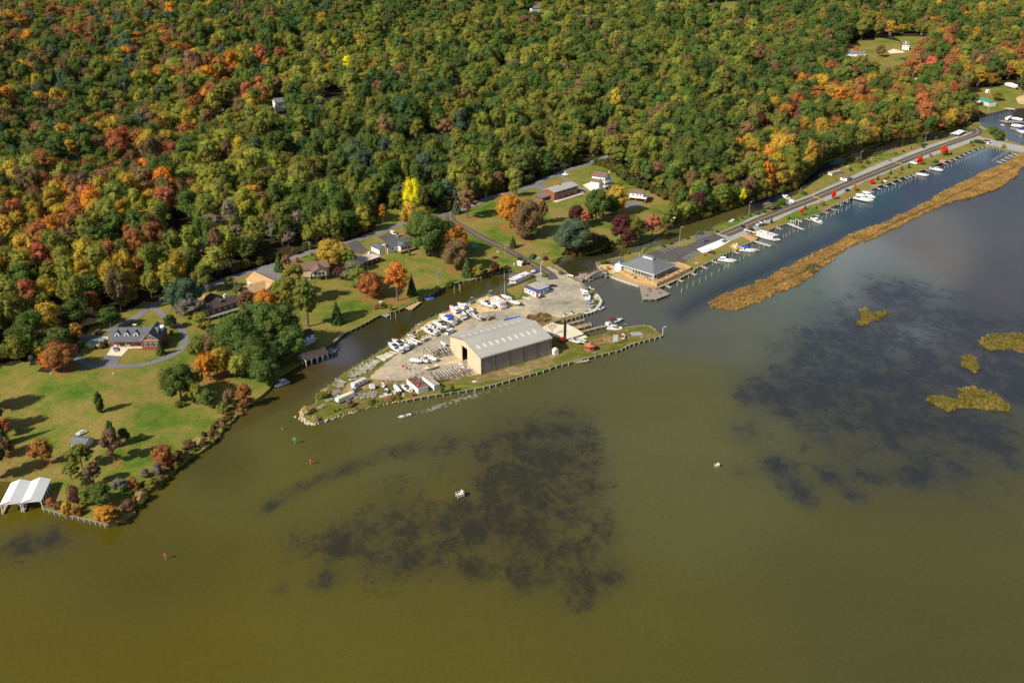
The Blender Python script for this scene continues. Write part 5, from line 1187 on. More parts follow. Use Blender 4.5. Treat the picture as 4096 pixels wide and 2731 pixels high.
hO, L_ = house('long_shed', 'long green metal-roofed shed at the far cove', *r12([(500,460),(765,565)]), 3.2, 9, 1.3, offwhite, tealroof, cat='shed'); window(hO, 0, -4.5, 1, 1.4, 1.2)
hP, L_ = house('garden_shed', 'small grey-roofed shed on the long meadow behind the willow', *r8([(805,490),(965,505)]), 2.6, 5.5, 1.1, W_, shingle, cat='shed'); window(hP, 0, -2.75, .9, 1, 1)
hQ, L_ = house('bank_cottage', 'little white cottage under the oaks beside the arched boathouse', *r9([(1330,1180),(1450,1130)]), 5.0, 6, 1.6, W_, dkbrown_sh, cat='cottage')
for x in (-2, 1): window(hQ, x, -3, 3.2, 1.1, 1.2)
MB().box(-L_/2, L_/2+1, -5, -3.01, 2.1, 2.3).build('deck', bleached, hQ)
hR, L_ = house('garden_shed', 'white tool shed beside the lane road and two round bushes', *r10([(1968,495),(2015,505)]), 2.2, 2.2, .5, W_, offwhite, cat='shed'); door(hR, 0, -1.1, 0, .9, 1.9, '-y', offwhite)
hS, L_ = house('pump_house', 'low pink-roofed white hut on the causeway verge', *r5([(180,970),(262,982)]), 2.4, 9, 1.0, W_, brown_sh, cat='hut'); window(hS, 0, -4.5, .8, 1, .9)
hT, L_ = house('pump_house', 'tiny white block hut at the end of the marina basin', *r12([(668,1290),(765,1300)]), 2.4, 3, .5, W_, maroon, cat='hut'); door(hT, 0, -1.5, 0, .9, 1.9, '-y', navy_m)
# ---------------------------------------------------------------- boats
def hull_sec(t, L_, B, D, bowp=2.2, fb=1.0):
    w = B/2*(1 - max(0, (t-.45)/.55)**bowp)*(.90 + .10*min(1, t/.3)); w = max(w, .02)
    x = -L_/2 + t*L_; sh = D*(1 + .28*t*t*fb); ke = D*.02 + D*.55*max(0, (t-.75)/.25)**2
    wc = w*.82*(1 - .35*max(0, (t-.5)/.5)); zc = ke + (sh-ke)*.34
    xb = x + .10*L_*max(0, t-.8)*0
    return [(x, -w, sh), (x, -w*.97, sh*.8), (x - (.05*L_*t if t > .8 else 0), -wc, zc), (x - (.09*L_*t if t > .8 else 0), 0, ke), (x - (.05*L_*t if t > .8 else 0), wc, zc), (x, w*.97, sh*.8), (x, w, sh)]
def boat(stern, bow, kind, label, z=0.0, canopy=None, beam=.33, hullm=None, accent=None, name=None, cat='boat', group=None, Lmin=None, stand=False, heel=0):
    B_ = None; h0 = z + .8
    A, C_ = P(stern[0], stern[1], h0 + .3), P(bow[0], bow[1], h0 + .6); d = C_ - A; L_ = d.xy.length
    if Lmin: L_ = max(L_, Lmin)
    m = (A + C_)/2; gz_ = z if z < .5 else GZ(m.x, m.y)
    onland = z > .5
    root = empty(name or {'sail':'sailboat','pontoon':'pontoon_boat','house':'houseboat','wrap':'wrapped_boat','row':'dinghy'}.get(kind, 'motorboat'), (m.x, m.y, (gz_ + (.75 if stand else .25)) if onland else -.28 - (.1 if kind in ('house', 'cruiser') else 0)), math.atan2(d.y, d.x))
    B = L_*beam; D = {'cruiser': L_*.17, 'sport': L_*.16, 'open': L_*.155, 'row': L_*.14, 'sail': L_*.15, 'wrap': L_*.17, 'house': L_*.11, 'pontoon': .6}[kind]
    hm = hullm or gel; ts = [0, .12, .25, .4, .55, .68, .8, .9, .96, 1.0]
    if kind == 'pontoon':
        for y in (-B*.36, B*.36): MB().cyl(y, .3, -L_/2, L_/2, .34, n=9, axis='x').build('pontoon', steel, root)
        MB().box(-L_/2, L_/2, -B/2, B/2, .66, .78).build('deck', offwhite, root)
        railing(root, [(-L_/2+.1, -B/2+.1), (L_/2-.1, -B/2+.1), (L_/2-.1, B/2-.1), (-L_/2+.1, B/2-.1)], .78, .7, 1.0, hm, True)
        MB().box(-L_*.1, L_*.05, -B*.1, B*.25, .78, 1.6).box(-L_*.42, -L_*.3, -B*.4, B*.4, .78, 1.2).box(L_*.2, L_*.42, -B*.42, -B*.2, .78, 1.2).build('seat', interior, root)
        if canopy: MB().box(-L_*.3, L_*.15, -B*.45, B*.45, 2.5, 2.6).build('canopy', canopy, root); [MB().bar((x, y, .8), (x, y, 2.5), .04).build('canopy_pole', steel, root) for x in (-L_*.3, L_*.15) for y in (-B*.43, B*.43)]
        MB().box(-L_/2-.6, -L_/2, -.25, .25, .3, 1.4).build('outboard', black, root)
        return tag(root, label, cat, group)
    secs = [hull_sec(t, L_, B, D) for t in ts]
    MB().loft(secs, caps=True).build('hull', hm, root)
    rb = MB()
    for i in range(len(ts)-1):
        for k in (0, 6):
            a, b = Vector(secs[i][k]), Vector(secs[i+1][k]); rb.bar(a, b, .05 + L_*.002)
    rb.build('rub_rail', accent or steel, root)
    def strip(t0, t1, z, inset, n=6, crown=0.0):
        tt = [t0 + (t1-t0)*i/n for i in range(n+1)]; ss = []
        for t in tt:
            s = hull_sec(t, L_, B, D); w = max(.02, s[6][1]*inset); zz = s[0][2] + z
            ss.append([(s[0][0], -w, zz), (s[0][0], 0, zz + crown*w), (s[0][0], w, zz)])
        return ss
    if kind == 'wrap':
        ss = []
        for i in range(11):
            t = i/10; s = hull_sec(t, L_, B*1.04, D); w = s[6][1]; zz = s[0][2] - D*.1; hb = D*(.75 - .45*abs(t-.42)*1.6)
            ss.append([(s[0][0], -w-.02, zz), (s[0][0], -w*.75, zz + hb*.55), (s[0][0], 0, zz + hb), (s[0][0], w*.75, zz + hb*.55), (s[0][0], w+.02, zz)])
        MB().loft(ss).build('cover', canopy or gel, root)
    elif kind in ('cruiser', 'sport'):
        t0 = .34
        MB().loft(strip(t0, 1, -.02, .97, 8, .12), caps=False).build('foredeck', gel, root)
        MB().loft(strip(0, t0, -D*.42, .9, 3), caps=False).build('cockpit_floor', interior, root)
        x0 = -L_*.16; zz = D*1.02
        MB().box(x0, x0 + L_*.34, -B*.36, B*.36, zz, zz + D*.42, L_*.045, B*.05).build('cabin', gel, root)
        MB().box(x0 - L_*.005 + L_*.02, x0 + L_*.27, -B*.345, B*.345, zz + D*.44, zz + D*.66, L_*.035, B*.05).build('windshield', glass, root)
        if kind == 'sport':
            MB().box(x0 - L_*.01, x0 + L_*.25, -B*.36, B*.36, zz + D*.70, zz + D*.78).build('hardtop', gel, root)
            MB().box(x0 + L_*.02, x0 + L_*.14, -B*.22, B*.22, zz + D*.79, zz + D*1.12, L_*.01, .05).build('flybridge', canopy or gel, root)
        if canopy: 
            cs = [[(x, -B*.40, zz + D*.62), (x, -B*.3, zz + D*(.92+k)), (x, 0, zz + D*(1.0+k)), (x, B*.3, zz + D*(.92+k)), (x, B*.40, zz + D*.62)] for x, k in ((-L_*.40, -.12), (-L_*.28, 0), (-L_*.12, .02), (-L_*.03, -.08))]
            MB().loft(cs).build('canvas_top', canopy, root)
        MB().box(-L_*.47, -L_*.40, -B*.36, B*.36, D*.7, D*.95).build('seat', offwhite, root)
        MB().box(-L_/2 - L_*.06, -L_/2 - .01, -B*.38, B*.38, D*.28, D*.34).build('swim_platform', gel, root)
        rl_ = MB(); pts = [hull_sec(t, L_, B, D) for t in (.5, .7, .85, .97)]
        for k in (0, 6):
            for i in range(3): a, b = Vector(pts[i][k]), Vector(pts[i+1][k]); rl_.bar(a*1 + Vector((0, 0, .55)), b + Vector((0, 0, .55)), .025); rl_.bar(a, a + Vector((0, 0, .55)), .025)
        rl_.build('bow_rail', steel, root)
    elif kind == 'open' or kind == 'row':
        MB().loft(strip(.62, 1, -.02, .97, 5, .1), caps=False).build('foredeck', gel, root)
        MB().loft(strip(0, .62, -D*.5, .88, 4), caps=False).build('cockpit_floor', accent or interior, root)
        if kind == 'open':
            MB().box(-L_*.05, L_*.08, -B*.18, B*.18, D*.5, D*1.5, .1, .05).build('console', gel, root); MB().box(L_*.02, L_*.08, -B*.2, B*.2, D*1.5, D*1.85, .08, .05).build('windshield', glass, root)
            MB().box(-L_*.3, -L_*.18, -B*.3, B*.3, D*.5, D*1.05).build('seat', offwhite, root)
            MB().box(-L_/2-.45, -L_/2+.02, -.22, .22, D*.3, D*1.5, .08, .05).build('outboard', black, root)
            if canopy:
                MB().box(-L_*.26, L_*.1, -B*.36, B*.36, D*2.3, D*2.42, .1, .1).build('canvas_top', canopy, root)
                [MB().bar((x, y, D), (x, y, D*2.3), .035).build('top_pole', steel, root) for x in (-L_*.24, L_*.08) for y in (-B*.34, B*.34)]
        else: MB().box(-L_*.15, -L_*.05, -B*.42, B*.42, D*.6, D*.68).box(L_*.08, L_*.16, -B*.4, B*.4, D*.6, D*.68).build('thwart', wood, root)
    elif kind == 'sail':
        MB().loft(strip(0, 1, -.02, .97, 8, .1), caps=False).build('deck', gel, root)
        MB().box(-L_*.12, L_*.2, -B*.26, B*.26, D*1.05, D*1.45, L_*.03, B*.05).build('cabin', gel, root)
        MB().cyl(L_*.1, 0, D, D + L_*1.25, .09, .05, 6).build('mast', W_, root); MB().bar((L_*.1, 0, D*2.2), (-L_*.35, 0, D*2.2), .11).build('boom', navy_m if canopy else W_, root)
        st = MB(); [st.bar((x, y, D*1.1), (L_*.1, 0, D + L_*1.2), .02) for x, y in ((L_/2, 0), (-L_/2, 0), (L_*.08, B*.45), (L_*.08, -B*.45))]; st.build('stay', steel, root)
        if onland: MB().box(-L_*.12, L_*.08, -.08, .08, -.7, D*.3).build('keel', navy_m, root)
    elif kind == 'house':
        MB().loft(strip(0, 1, -.02, .97, 6), caps=False).build('deck', offwhite, root)
        MB().box(-L_*.42, L_*.26, -B*.42, B*.42, D*.95, D*.95+2.3, .15, .05).build('cabin', gel, root)
        MB().box(-L_*.46, L_*.32, -B*.46, B*.46, D*.95+2.31, D*.95+2.45).build('roof', gel, root)
        railing(root, [(-L_*.42, -B*.43), (L_*.28, -B*.43), (L_*.28, B*.43), (-L_*.42, B*.43), (-L_*.42, -B*.43)], D*.95+2.45, .7, 2.0, accent or steel)
        for x in (-L_*.3, -L_*.12, L_*.06, L_*.18):
            for s in (-1, 1): MB().box(x-.45, x+.45, min(s*B*.418, s*B*.425), max(s*B*.418, s*B*.425), D*.95+1.1, D*.95+1.8).build('window', glass, root)
        MB().box(L_*.262, L_*.275, -B*.25, B*.25, D*.95+.9, D*.95+1.9).build('window', glass, root)
        MB().box(-L_*.2, -L_*.05, -B*.2, B*.2, D*.95+2.46, D*.95+3.1).build('helm_station', canopy or gel, root)
    if stand:
        k = tag(empty('boat_cradle', (m.x, m.y, gz_), root.rotation_euler[2]), 'low timber and steel cradle under the ' + label[:60].rsplit(' ', 1)[0] if False else None, 'cradle')
        for x in (-L_*.3, L_*.22): MB().box(x-.15, x+.15, -B*.42, B*.42, 0, .3).build('cross_beam', wood, k); [MB().bar((x, s*B*.42, .1), (x, s*B*.34, .75 + D*.4), .06).build('upright', dksteel, k) for s in (-1, 1)]
        short = ' '.join(label.split()[:9]); tag(k, 'steel cradle propping up the ' + short, 'cradle')
    return tag(root, label, cat, group)
Y_ = ZB
bs = lambda f, a, b: (f([a])[0], f([b])[0])
def bt(f, a, b, kind, label, **k): return boat(f([a])[0], f([b])[0], kind, label, **k)
bt(r1, (1790,405), (1615,330), 'cruiser', 'white cabin cruiser ashore under a bright blue canvas top', z=Y_, canopy=blue, stand=True)
bt(r1, (1715,455), (1540,400), 'cruiser', 'white cruiser ashore with a black cockpit cover beside the blue-topped one', z=Y_, canopy=cblack, stand=True)
bt(r1, (1640,490), (1470,432), 'open', 'white runabout ashore with a maroon cockpit in the creek-side row', z=Y_, accent=maroon, stand=True)
bt(r1, (1580,530), (1430,478), 'cruiser', 'plain white cuddy boat nearest the parked van', z=Y_, stand=True)
bt(r2, (250,315), (60,190), 'sport', 'long white cruiser ashore with a thin red stripe', z=Y_, accent=red, stand=True)
bt(r2, (355,250), (165,145), 'sport', 'white flybridge cruiser ashore beside the red-striped one', z=Y_, stand=True)
bt(r1, (1190,725), (1040,645), 'cruiser', 'white cuddy boat ashore with blue seats, end of the creek-side row', z=Y_, stand=True)
bt(r1, (1250,695), (1085,612), 'cruiser', 'second white boat of the trio above the stacked beams', z=Y_, stand=True)
bt(r1, (1300,660), (1180,600), 'open', 'small white open boat behind the pair above the stacked beams', z=Y_, stand=True)
bt(r1, (1385,625), (1265,572), 'pontoon', 'pontoon boat ashore near the yard lamp post', z=Y_)
bt(r1, (1540,335), (1635,312), 'row', 'white dinghy afloat against the yard bulkhead', Lmin=4)
bt(r1, (1365,400), (1462,378), 'open', 'grey inflatable skiff with red seat afloat by the lamp post', canopy=None, accent=red, hullm=offwhite)
bt(r1, (1300,812), (1425,838), 'wrap', 'white shrink-wrapped boat on the left of the yard cluster', z=Y_, stand=True, beam=.42)
bt(r1, (1440,770), (1535,760), 'wrap', 'white shrink-wrapped boat at the back of the yard cluster', z=Y_, stand=True, beam=.4)
bt(r1, (1585,815), (1480,775), 'wrap', 'white shrink-wrapped boat on the right of the yard cluster', z=Y_, stand=True, beam=.42)
bt(r1, (1395,800), (1490,840), 'open', 'open white boat between the shrink-wrapped boats', z=Y_, stand=True)
bt(r1, (1585,870), (1438,912), 'row', 'big open white hull with tan inside on the gravel', z=Y_, beam=.38, accent=wood_new)
bt(r1, (1170,1165), (1105,1085), 'sail', 'small white sloop on the grass by the shipping containers', z=Y_)
bt(r1, (1300,1155), (1180,1092), 'cruiser', 'white boat on the grass tight beside the containers', z=Y_)
bt(r1, (1012,1178), (1025,1115), 'row', 'round-nosed white dinghy lying on the grass under the pole', z=Y_, accent=cblack, beam=.45)
bt(r2, (655,165), (455,100), 'cruiser', 'white fishing boat ashore on the sand patch', z=Y_, stand=True)
bt(r2, (795,170), (610,60), 'house', 'boxy white houseboat ashore with red roof rail', z=Y_, accent=red, beam=.36)
bt(r2, (885,35), (745,-15), 'sail', 'white sloop with tall mast in the inlet beside the office', canopy=True)
bt(r2, (845,75), (1010,138), 'cruiser', 'white and orange boat ashore with its bow to the gravel yard', z=Y_, accent=red, stand=True)
bt(r2, (500,330), (355,268), 'open', 'small white bowrider ashore on the gravel behind the shed', z=Y_, accent=cblack, stand=True)
bt(r2, (495,295), (565,285), 'row', 'tiny pale skiff on the gravel behind the shed', z=Y_)
bt(r2, (1680,605), (1820,650), 'cruiser', 'white cuddy boat on its trailer next to the forklift', z=Y_, stand=True)
bt(r10, (2105,665), (1850,775), 'house', 'old white houseboat with red trim at the head of the creek', accent=red, beam=.26)
bt(r10, (985,905), (868,912), 'wrap', 'boat under a bright blue cover on a lift by the creek bank', z=0, canopy=blue)
bt(r10, (1690,882), (1760,875), 'row', 'yellow kayak tied beside the sloop', hullm=yel, accent=yel, beam=.25)
bt(r3, (1170,1115), (1380,1058), 'cruiser', 'white cruiser with maroon canvas moored beyond the slip docks', canopy=maroon, accent=maroon)
bt(r3, (1170,1165), (1370,1178), 'pontoon', 'pontoon boat with teal canvas moored beside the maroon-topped cruiser', canopy=offwhite)
bt(r3, (1015,940), (1140,890), 'cruiser', 'white boat tied to the curved timber walkway', accent=navy_m)
bt(r3, (1395,1118), (1425,1095), 'row', 'small cream tender at the end of the slip docks')
bt(r3, (715,478), (630,452), 'row', 'white rowing boat pulled up by the footbridge', z=Y_)
bt(r3, (990,650), (925,610), 'cruiser', 'white boat beside the small grey-roofed kiosk')
bt(r3, (905,790), (850,680), 'sport', 'large white cabin boat standing on the gravel by the kiosk', z=Y_, beam=.36)
bt(r3, (905,975), (845,955), 'row', 'pale teal skiff on the edge of the gravel yard', z=Y_, hullm=teal)
bt(r1, (1295,1405), (1150,1438), 'open', 'white speedboat with people aboard trailing foam past the point')
bt(r4, (590,955), (828,990), 'cruiser', 'white cruiser with dark cockpit cover moored nearest the restaurant', canopy=cblack)
bt(r4, (870,825), (1118,850), 'cruiser', 'white cruiser with a bright blue cockpit cover on the causeway', canopy=blue)
bt(r4, (1095,625), (1415,715), 'house', 'very large white houseboat moored along the causeway', beam=.30, accent=maroon)
bt(r4, (1965,465), (1812,408), 'sport', 'white sport boat moored in the middle of the causeway piers')
bt(r4, (1555,480), (1635,510), 'row', 'small pale boat hanging in the lift frame')
bt(r4, (825,440), (712,458), 'sport', 'white boat in the back creek left of the boat trailer', Lmin=7)
bt(r4, (1540,150), (1440,100), 'sport', 'white boat in the back creek behind the round bushes', Lmin=7)
bt(r4, (1105,512), (1222,470), 'cruiser', 'dark-hulled boat parked on its trailer beside the causeway road', z=Y_, hullm=steel, stand=True)
bt(r5, (350,1210), (570,1258), 'sport', 'large white sportfisher, nearer of the moored pair', canopy=gel)
bt(r5, (440,1170), (592,1222), 'sport', 'white sportfisher behind the nearer one of the moored pair', canopy=gel)
bt(r5, (1080,925), (1230,950), 'cruiser', 'white cruiser moored before the last straight of pier')
bt(r5, (1245,860), (1395,895), 'sport', 'white flybridge boat moored at the gap by the brown deck', canopy=navy_m)
bt(r5, (1215,550), (1292,545), 'open', 'white boat with green canvas in the back creek', canopy=tealroof, Lmin=6)
bt(r5, (1010,795), (1088,812), 'wrap', 'white covered boat parked on the far verge', z=Y_)
bt(D2S, (662,873), (630,886), 'open', 'white boat tied below the wooded bank', Lmin=7, canopy=gel)
bt(r12, (1090,300), (1295,360), 'wrap', 'white covered boat on the brown lawn of the far cove', z=Y_)
bt(r12, (1110,860), (1205,820), 'wrap', 'wrapped white boat, first in the far right docks')
bt(r12, (1225,850), (1425,885), 'wrap', 'wrapped white boat in the middle of the far right docks')
bt(r12, (1210,985), (1440,1015), 'wrap', 'wrapped white boat in the front of the far right docks')
bt(r12, (1335,1085), (1450,1145), 'cruiser', 'white cruiser with blue cover in the far right docks', canopy=blue)
bt(r12, (1005,955), (1075,975), 'row', 'small white boat at the tip of the far right docks')
bt(r2, (1775,870), (1945,845), 'row', 'long pale rowing shell lying along the river bulkhead', z=Y_, hullm=bleached, beam=.16)
bt(r3, (1385,1310), (1385,1245), 'row', 'upright white boat hull planter on the picnic point', z=Y_, beam=.45, accent=maroon)
# foam of the speedboat's wake, lying on the water
fm = MB(); rw_ = random.Random(3)
WK = [Vector(P(a, b, 0)[:2]) for a, b in r1([(1290,1412),(1420,1398),(1560,1345),(1700,1305),(1850,1250),(2000,1200)])] + [Vector(P(a, b, 0)[:2]) for a, b in r2([(350,1340),(650,1280),(950,1230)])]
for i in range(2600):
    t = rw_.random()**1.1*(len(WK)-1.01); k = int(t); p = WK[k].lerp(WK[k+1], t-k); sp = .13 + t*.27
    p = p + Vector((rw_.gauss(0, sp), rw_.gauss(0, sp))); r_ = rw_.uniform(.06, .16)*(1.3 - t/9)
    if noise.noise(Vector((p.x*.5, p.y*.5, 0))) < -.12 + t*.03: continue
    n = 5; fm.add([(p.x + r_*(1 + rw_.uniform(-.4, .6))*math.cos(6.28*j/n)*1.5, p.y + r_*(1 + rw_.uniform(-.4, .6))*math.sin(6.28*j/n), .10) for j in range(n)], [list(range(n))])
o = fm.build('wake_foam', mat('foam', (.58,.56,.47), .8, .2, 1.0)); o['kind'] = 'stuff'
# people in the speedboat: small seated figures grown as one body each
def person(loc, rz, label, shirt, sit=True):
    root = tag(empty('person', loc, rz), label, 'person')
    J = [(0,0,.45),(0,0,.72),(0,0,1.0),(0,0,1.12),(0,0,1.28),(.42,-.12,.48),(.45,-.13,.05),(.42,.12,.48),(.45,.13,.05),(0,-.2,.98),(.18,-.26,.74),(.38,-.16,.8),(0,.2,.98),(.18,.26,.74),(.38,.16,.8)]
    E = [(0,1),(1,2),(2,3),(3,4),(0,5),(5,6),(0,7),(7,8),(2,9),(9,10),(10,11),(2,12),(12,13),(13,14)]; Rr = [.15,.15,.16,.06,.10,.09,.05,.09,.05,.07,.05,.035,.07,.05,.035]
    me = bpy.data.meshes.new('body'); me.from_pydata(J, E, []); o = bpy.data.objects.new('body', me); col.objects.link(o); o.parent = root
    sk = o.modifiers.new('skin', 'SKIN')
    for i, d in enumerate(me.skin_vertices[0].data): d.radius = (Rr[i], Rr[i]); d.use_root = (i == 0)
    o.modifiers.new('sub', 'SUBSURF').levels = 1; me.materials.append(shirt)
    MB().dome(0, 0, 1.26, .10, .09, .14, 8, 3).build('hair', mat('brown hair', (.06,.035,.02), .7, .2, 3.0), root)
    return root
sb = [o for o in col.objects if o.get('label', '').startswith('white speedboat')][0]
for lx, ly, lb, sh in ((-.6, -.3, 'person in a dark shirt at the wheel of the speedboat', navy_m), (-1.7, .4, 'person in a pale shirt seated behind the speedboat driver', offwhite)):
    c_, s_ = math.cos(sb.rotation_euler[2]), math.sin(sb.rotation_euler[2]); person((sb.location.x + lx*c_ - ly*s_, sb.location.y + lx*s_ + ly*c_, .05), sb.rotation_euler[2], lb, sh)
# ---------------------------------------------------------------- vehicles
def car(a, b, label, paint, kind='car', cat='car', name='parked_car', L0=None, z=None):
    loc, rz, L_ = seg(a, b, .7); L_ = L0 or {'car': 4.7, 'suv': 4.9, 'van': 5.4, 'pickup': 5.5}[kind]; k = L_/4.7
    root = empty(name, loc, rz); W2 = .92 if kind != 'van' else 1.0
    top = {'car': 1.42, 'suv': 1.75, 'van': 2.15, 'pickup': 1.75}[kind]; belt = {'car': .92, 'suv': 1.08, 'van': 1.15, 'pickup': 1.05}[kind]
    hb = L_/2
    pr = [(-hb, .38), (-hb+.05, belt*.95), (-hb+.35, belt), (hb-1.25*k, belt), (hb-.25, belt*.82), (hb, .62), (hb-.02, .35)]
    secs = []
    for y, ins in ((-W2, .10), (-W2*.93, .0), (W2*.93, .0), (W2, .10)): secs.append([(x*(1 - ins*.12), y, z_ if z_ > .5 else z_ + ins*.5) for x, z_ in pr])
    MB().loft(secs, closed=True).build('body', paint, root)
    cb = {'car': (-hb+.75, hb-1.3*k), 'suv': (-hb+.12, hb-1.25*k), 'van': (-hb+.05, hb-.75), 'pickup': (-.35, hb-1.35)}[kind]
    a0, a1 = cb; sl0 = .45 if kind == 'car' else .12; sl1 = .6 if kind != 'van' else .55
    MB().box(a0+.03, a1-.03, -W2*.9, W2*.9, belt+.003, top-.1, 0, 0) if False else None
    gl = MB(); v = [(a0, -W2*.92, belt+.01), (a1, -W2*.92, belt+.01), (a1, W2*.92, belt+.01), (a0, W2*.92, belt+.01), (a0+sl0, -W2*.78, top-.08), (a1-sl1, -W2*.78, top-.08), (a1-sl1, W2*.78, top-.08), (a0+sl0, W2*.78, top-.08)]
    gl.add(v, [[3,2,1,0],[4,5,6,7],[0,1,5,4],[1,2,6,5],[2,3,7,6],[3,0,4,7]]).build('windows', glass, root)
    MB().box(a0+sl0-.05, a1-sl1+.05, -W2*.8, W2*.8, top-.075, top, .1, .08).build('roof', paint, root)
    if kind == 'van': MB().box(a0-.01, a1-1.5, -W2*.94, W2*.94, belt+.02, top-.1, .05, .1).build('cargo_side', paint, root)
    if kind == 'pickup' and 'cap' in label: MB().box(-hb+.1, -.38, -W2*.9, W2*.9, belt+.02, top-.02, .1, .1).build('bed_cap', W_, root)
    if kind == 'pickup': MB().box(-hb+.12, -.42, -W2*.82, W2*.82, belt+.01, belt+.03).build('load_bed', black, root)
    for x in (-hb+.85*k, hb-.85*k):
        for s in (-1, 1):
            w = MB().cyl(x, .34, min(s*W2*.78, s*(W2+.01)), max(s*W2*.78, s*(W2+.01)), .34, n=12, axis='y').build('wheel', black, root)
            MB().cyl(x, .34, min(s*(W2+.012), s*(W2+.03)), max(s*(W2+.012), s*(W2+.03)), .2, n=8, axis='y').build('rim', steel, w)
    for s in (-1, 1): MB().box(hb-.06, hb+.015, s*W2*.7-.16, s*W2*.7+.16, .60, .74).build('headlight', gel, root); MB().box(-hb-.012, -hb+.05, s*W2*.75-.12, s*W2*.75+.12, .68, .84).build('tail_light', red, root)
    return tag(root, label, cat)
def cr(f, a, b, *r, **k): return car(f([a])[0], f([b])[0], *r, **k)
cr(r1, (1775,478), (1688,520), 'white van parked on the gravel between boats and shed', W_, 'van', 'van', 'parked_van')
cr(r3, (882,815), (985,850), 'silver car with dark roof, upper of two at the gravel edge', silver, 'car')
cr(r3, (880,855), (990,890), 'silver estate car, lower of two at the gravel edge', silver, 'suv')
cr(r3, (395,615), (492,612), 'black car tucked beside the blue-trimmed office', cblack, 'car')
cr(r3, (150,438), (265,415), 'blue pickup truck with white cap by the lane road', cblue, 'pickup', 'pickup', 'pickup_truck')
cr(r4, (365,722), (452,698), 'dark blue car alone in the restaurant parking lot', cblue, 'car')
cr(r4, (618,738), (712,702), 'silver-white car at the corner of the white slab', silver, 'suv')
cr(r5, (740,778), (790,765), 'grey car parked on the far gravel verge', silver, 'car')
cr(r5, (235,1132), (302,1118), 'black car parked beside the moored sportfishers', cblack, 'car')
cr(r4, (2285,50), (2352,25), 'navy car on the verge below the yellow crossing bar', navy_m, 'suv')
cr(r6, (300,785), (372,765), 'pale blue station wagon under the orange tree', clblue, 'suv')
cr(r6, (485,878), (548,860), 'maroon car parked on the grass by the lane', cmaroon, 'car')
v_ = cr(r10, (468,125), (560,185), 'white van with an orange stripe in front of the grey-roofed house', W_, 'van', 'van', 'parked_van'); MB().box(-2.4, 1.2, -.35, .35, 2.155, 2.19).build('stripe', red, v_)
cr(r10, (560,190), (610,175), 'grey car in front of the white house with dark grey roof', silver, 'car')
cr(r2, (1895,640), (1800,600), 'white sport utility vehicle towing by the boat ramp', W_, 'suv')
cr(r1, (720,1125), (640,1165), 'grey pickup truck with open bed beside the long caravan', silver, 'pickup', 'pickup', 'pickup_truck')
cr(r7, (1320,830), (1355,885), 'silver car with red roof rack on the brick house drive', silver, 'car')
cr(r4, (885,515), (960,545), 'black car on the causeway by the statue deck', cblack, 'suv')
cr(r4, (985,540), (1070,580), 'black pickup parked beside the causeway statue deck', cblack, 'pickup', 'pickup', 'pickup_truck')
def caravan(a, b, label, h=2.6, w=2.4, stripe=None, roofm=None, name='caravan', cat='caravan'):
    loc, rz, L_ = seg(a, b, 1.2); root = empty(name, loc, rz)
    MB().prism([(-L_/2, .5), (L_/2-.5, .5), (L_/2, 1.2), (L_/2-.35, h), (-L_/2+.1, h+.05), (-L_/2, h*.8)], -w/2, w/2, 'y').build('body', W_, root)
    MB().box(-L_/2+.2, L_/2-.5, -w/2+.1, w/2-.1, h+.06, h+.12).build('roof', roofm or offwhite, root)
    for x in (-L_*.3, 0, L_*.28): MB().box(x-.5, x+.5, -w/2-.02, -w/2-.003, 1.3, 1.9).build('window', glass, root)
    for x in (-L_*.1, L_*.05):
        for s in (-1, 1): MB().cyl(x, .35, min(s*(w/2-.25), s*(w/2+.02)), max(s*(w/2-.25), s*(w/2+.02)), .35, n=10, axis='y').build('wheel', black, root)
    MB().bar((L_/2-.3, 0, .5), (L_/2+1.0, 0, .45), .07).build('tow_bar', dksteel, root)
    if stripe: MB().box(-L_/2+.1, L_/2-.6, -w/2-.03, -w/2-.004, .95, 1.15).build('stripe', stripe, root)
    return tag(root, label, cat)
caravan(*r1([(645,1105),(795,1035)]), 'white travel trailer near the gravel edge', stripe=red)
caravan(*r1([(650,1195),(465,1275)]), 'long white travel trailer with cream roof near the rocky shore', stripe=maroon, roofm=concrete)
caravan(*r1([(895,1105),(828,1110)]), 'small white camper alone on the dirt', h=2.0)
def container(f, a, b, label, h=2.8, w=None, topm=None):
    loc, rz, L_ = seg(f([a])[0], f([b])[0], h); root = empty('storage_container', loc, rz); w = w or 3.0
    MB().box(-L_/2, L_/2, -w/2, w/2, .1, h).build('box', W_, root); MB().box(-L_/2+.08, L_/2-.08, -w/2+.08, w/2-.08, h+.003, h+.03).build('roof_panel', topm or rustm, root)
    rb = MB(); n = int(L_/.8)
    for i in range(n): x = -L_/2+.4+i*.8; rb.box(x-.1, x+.1, -w/2-.04, -w/2-.003, .2, h-.1); rb.box(x-.1, x+.1, w/2+.003, w/2+.04, .2, h-.1)
    rb.build('ribs', W_, root); MB().box(-L_/2-.05, -L_/2-.003, -w*.46, -.03, .2, h-.1).box(-L_/2-.05, -L_/2-.003, .03, w*.46, .2, h-.1).build('doors', offwhite, root)
    return tag(root, label, 'container')
container(r1, (1435,1120), (1305,1005), 'wide white storage container heaped with rusty scrap, left of the pair', w=5.2, topm=rustm)
container(r1, (1590,1085), (1455,985), 'white storage container with brown stained roof, right of the pair', w=3.2, topm=mat('stained roof', (.42,.34,.26), .8, .5, .6))
jk = MB(); rj = random.Random(8); loc, rz, _ = seg(*r1([(1410,1100),(1320,1020)]), 2.8)
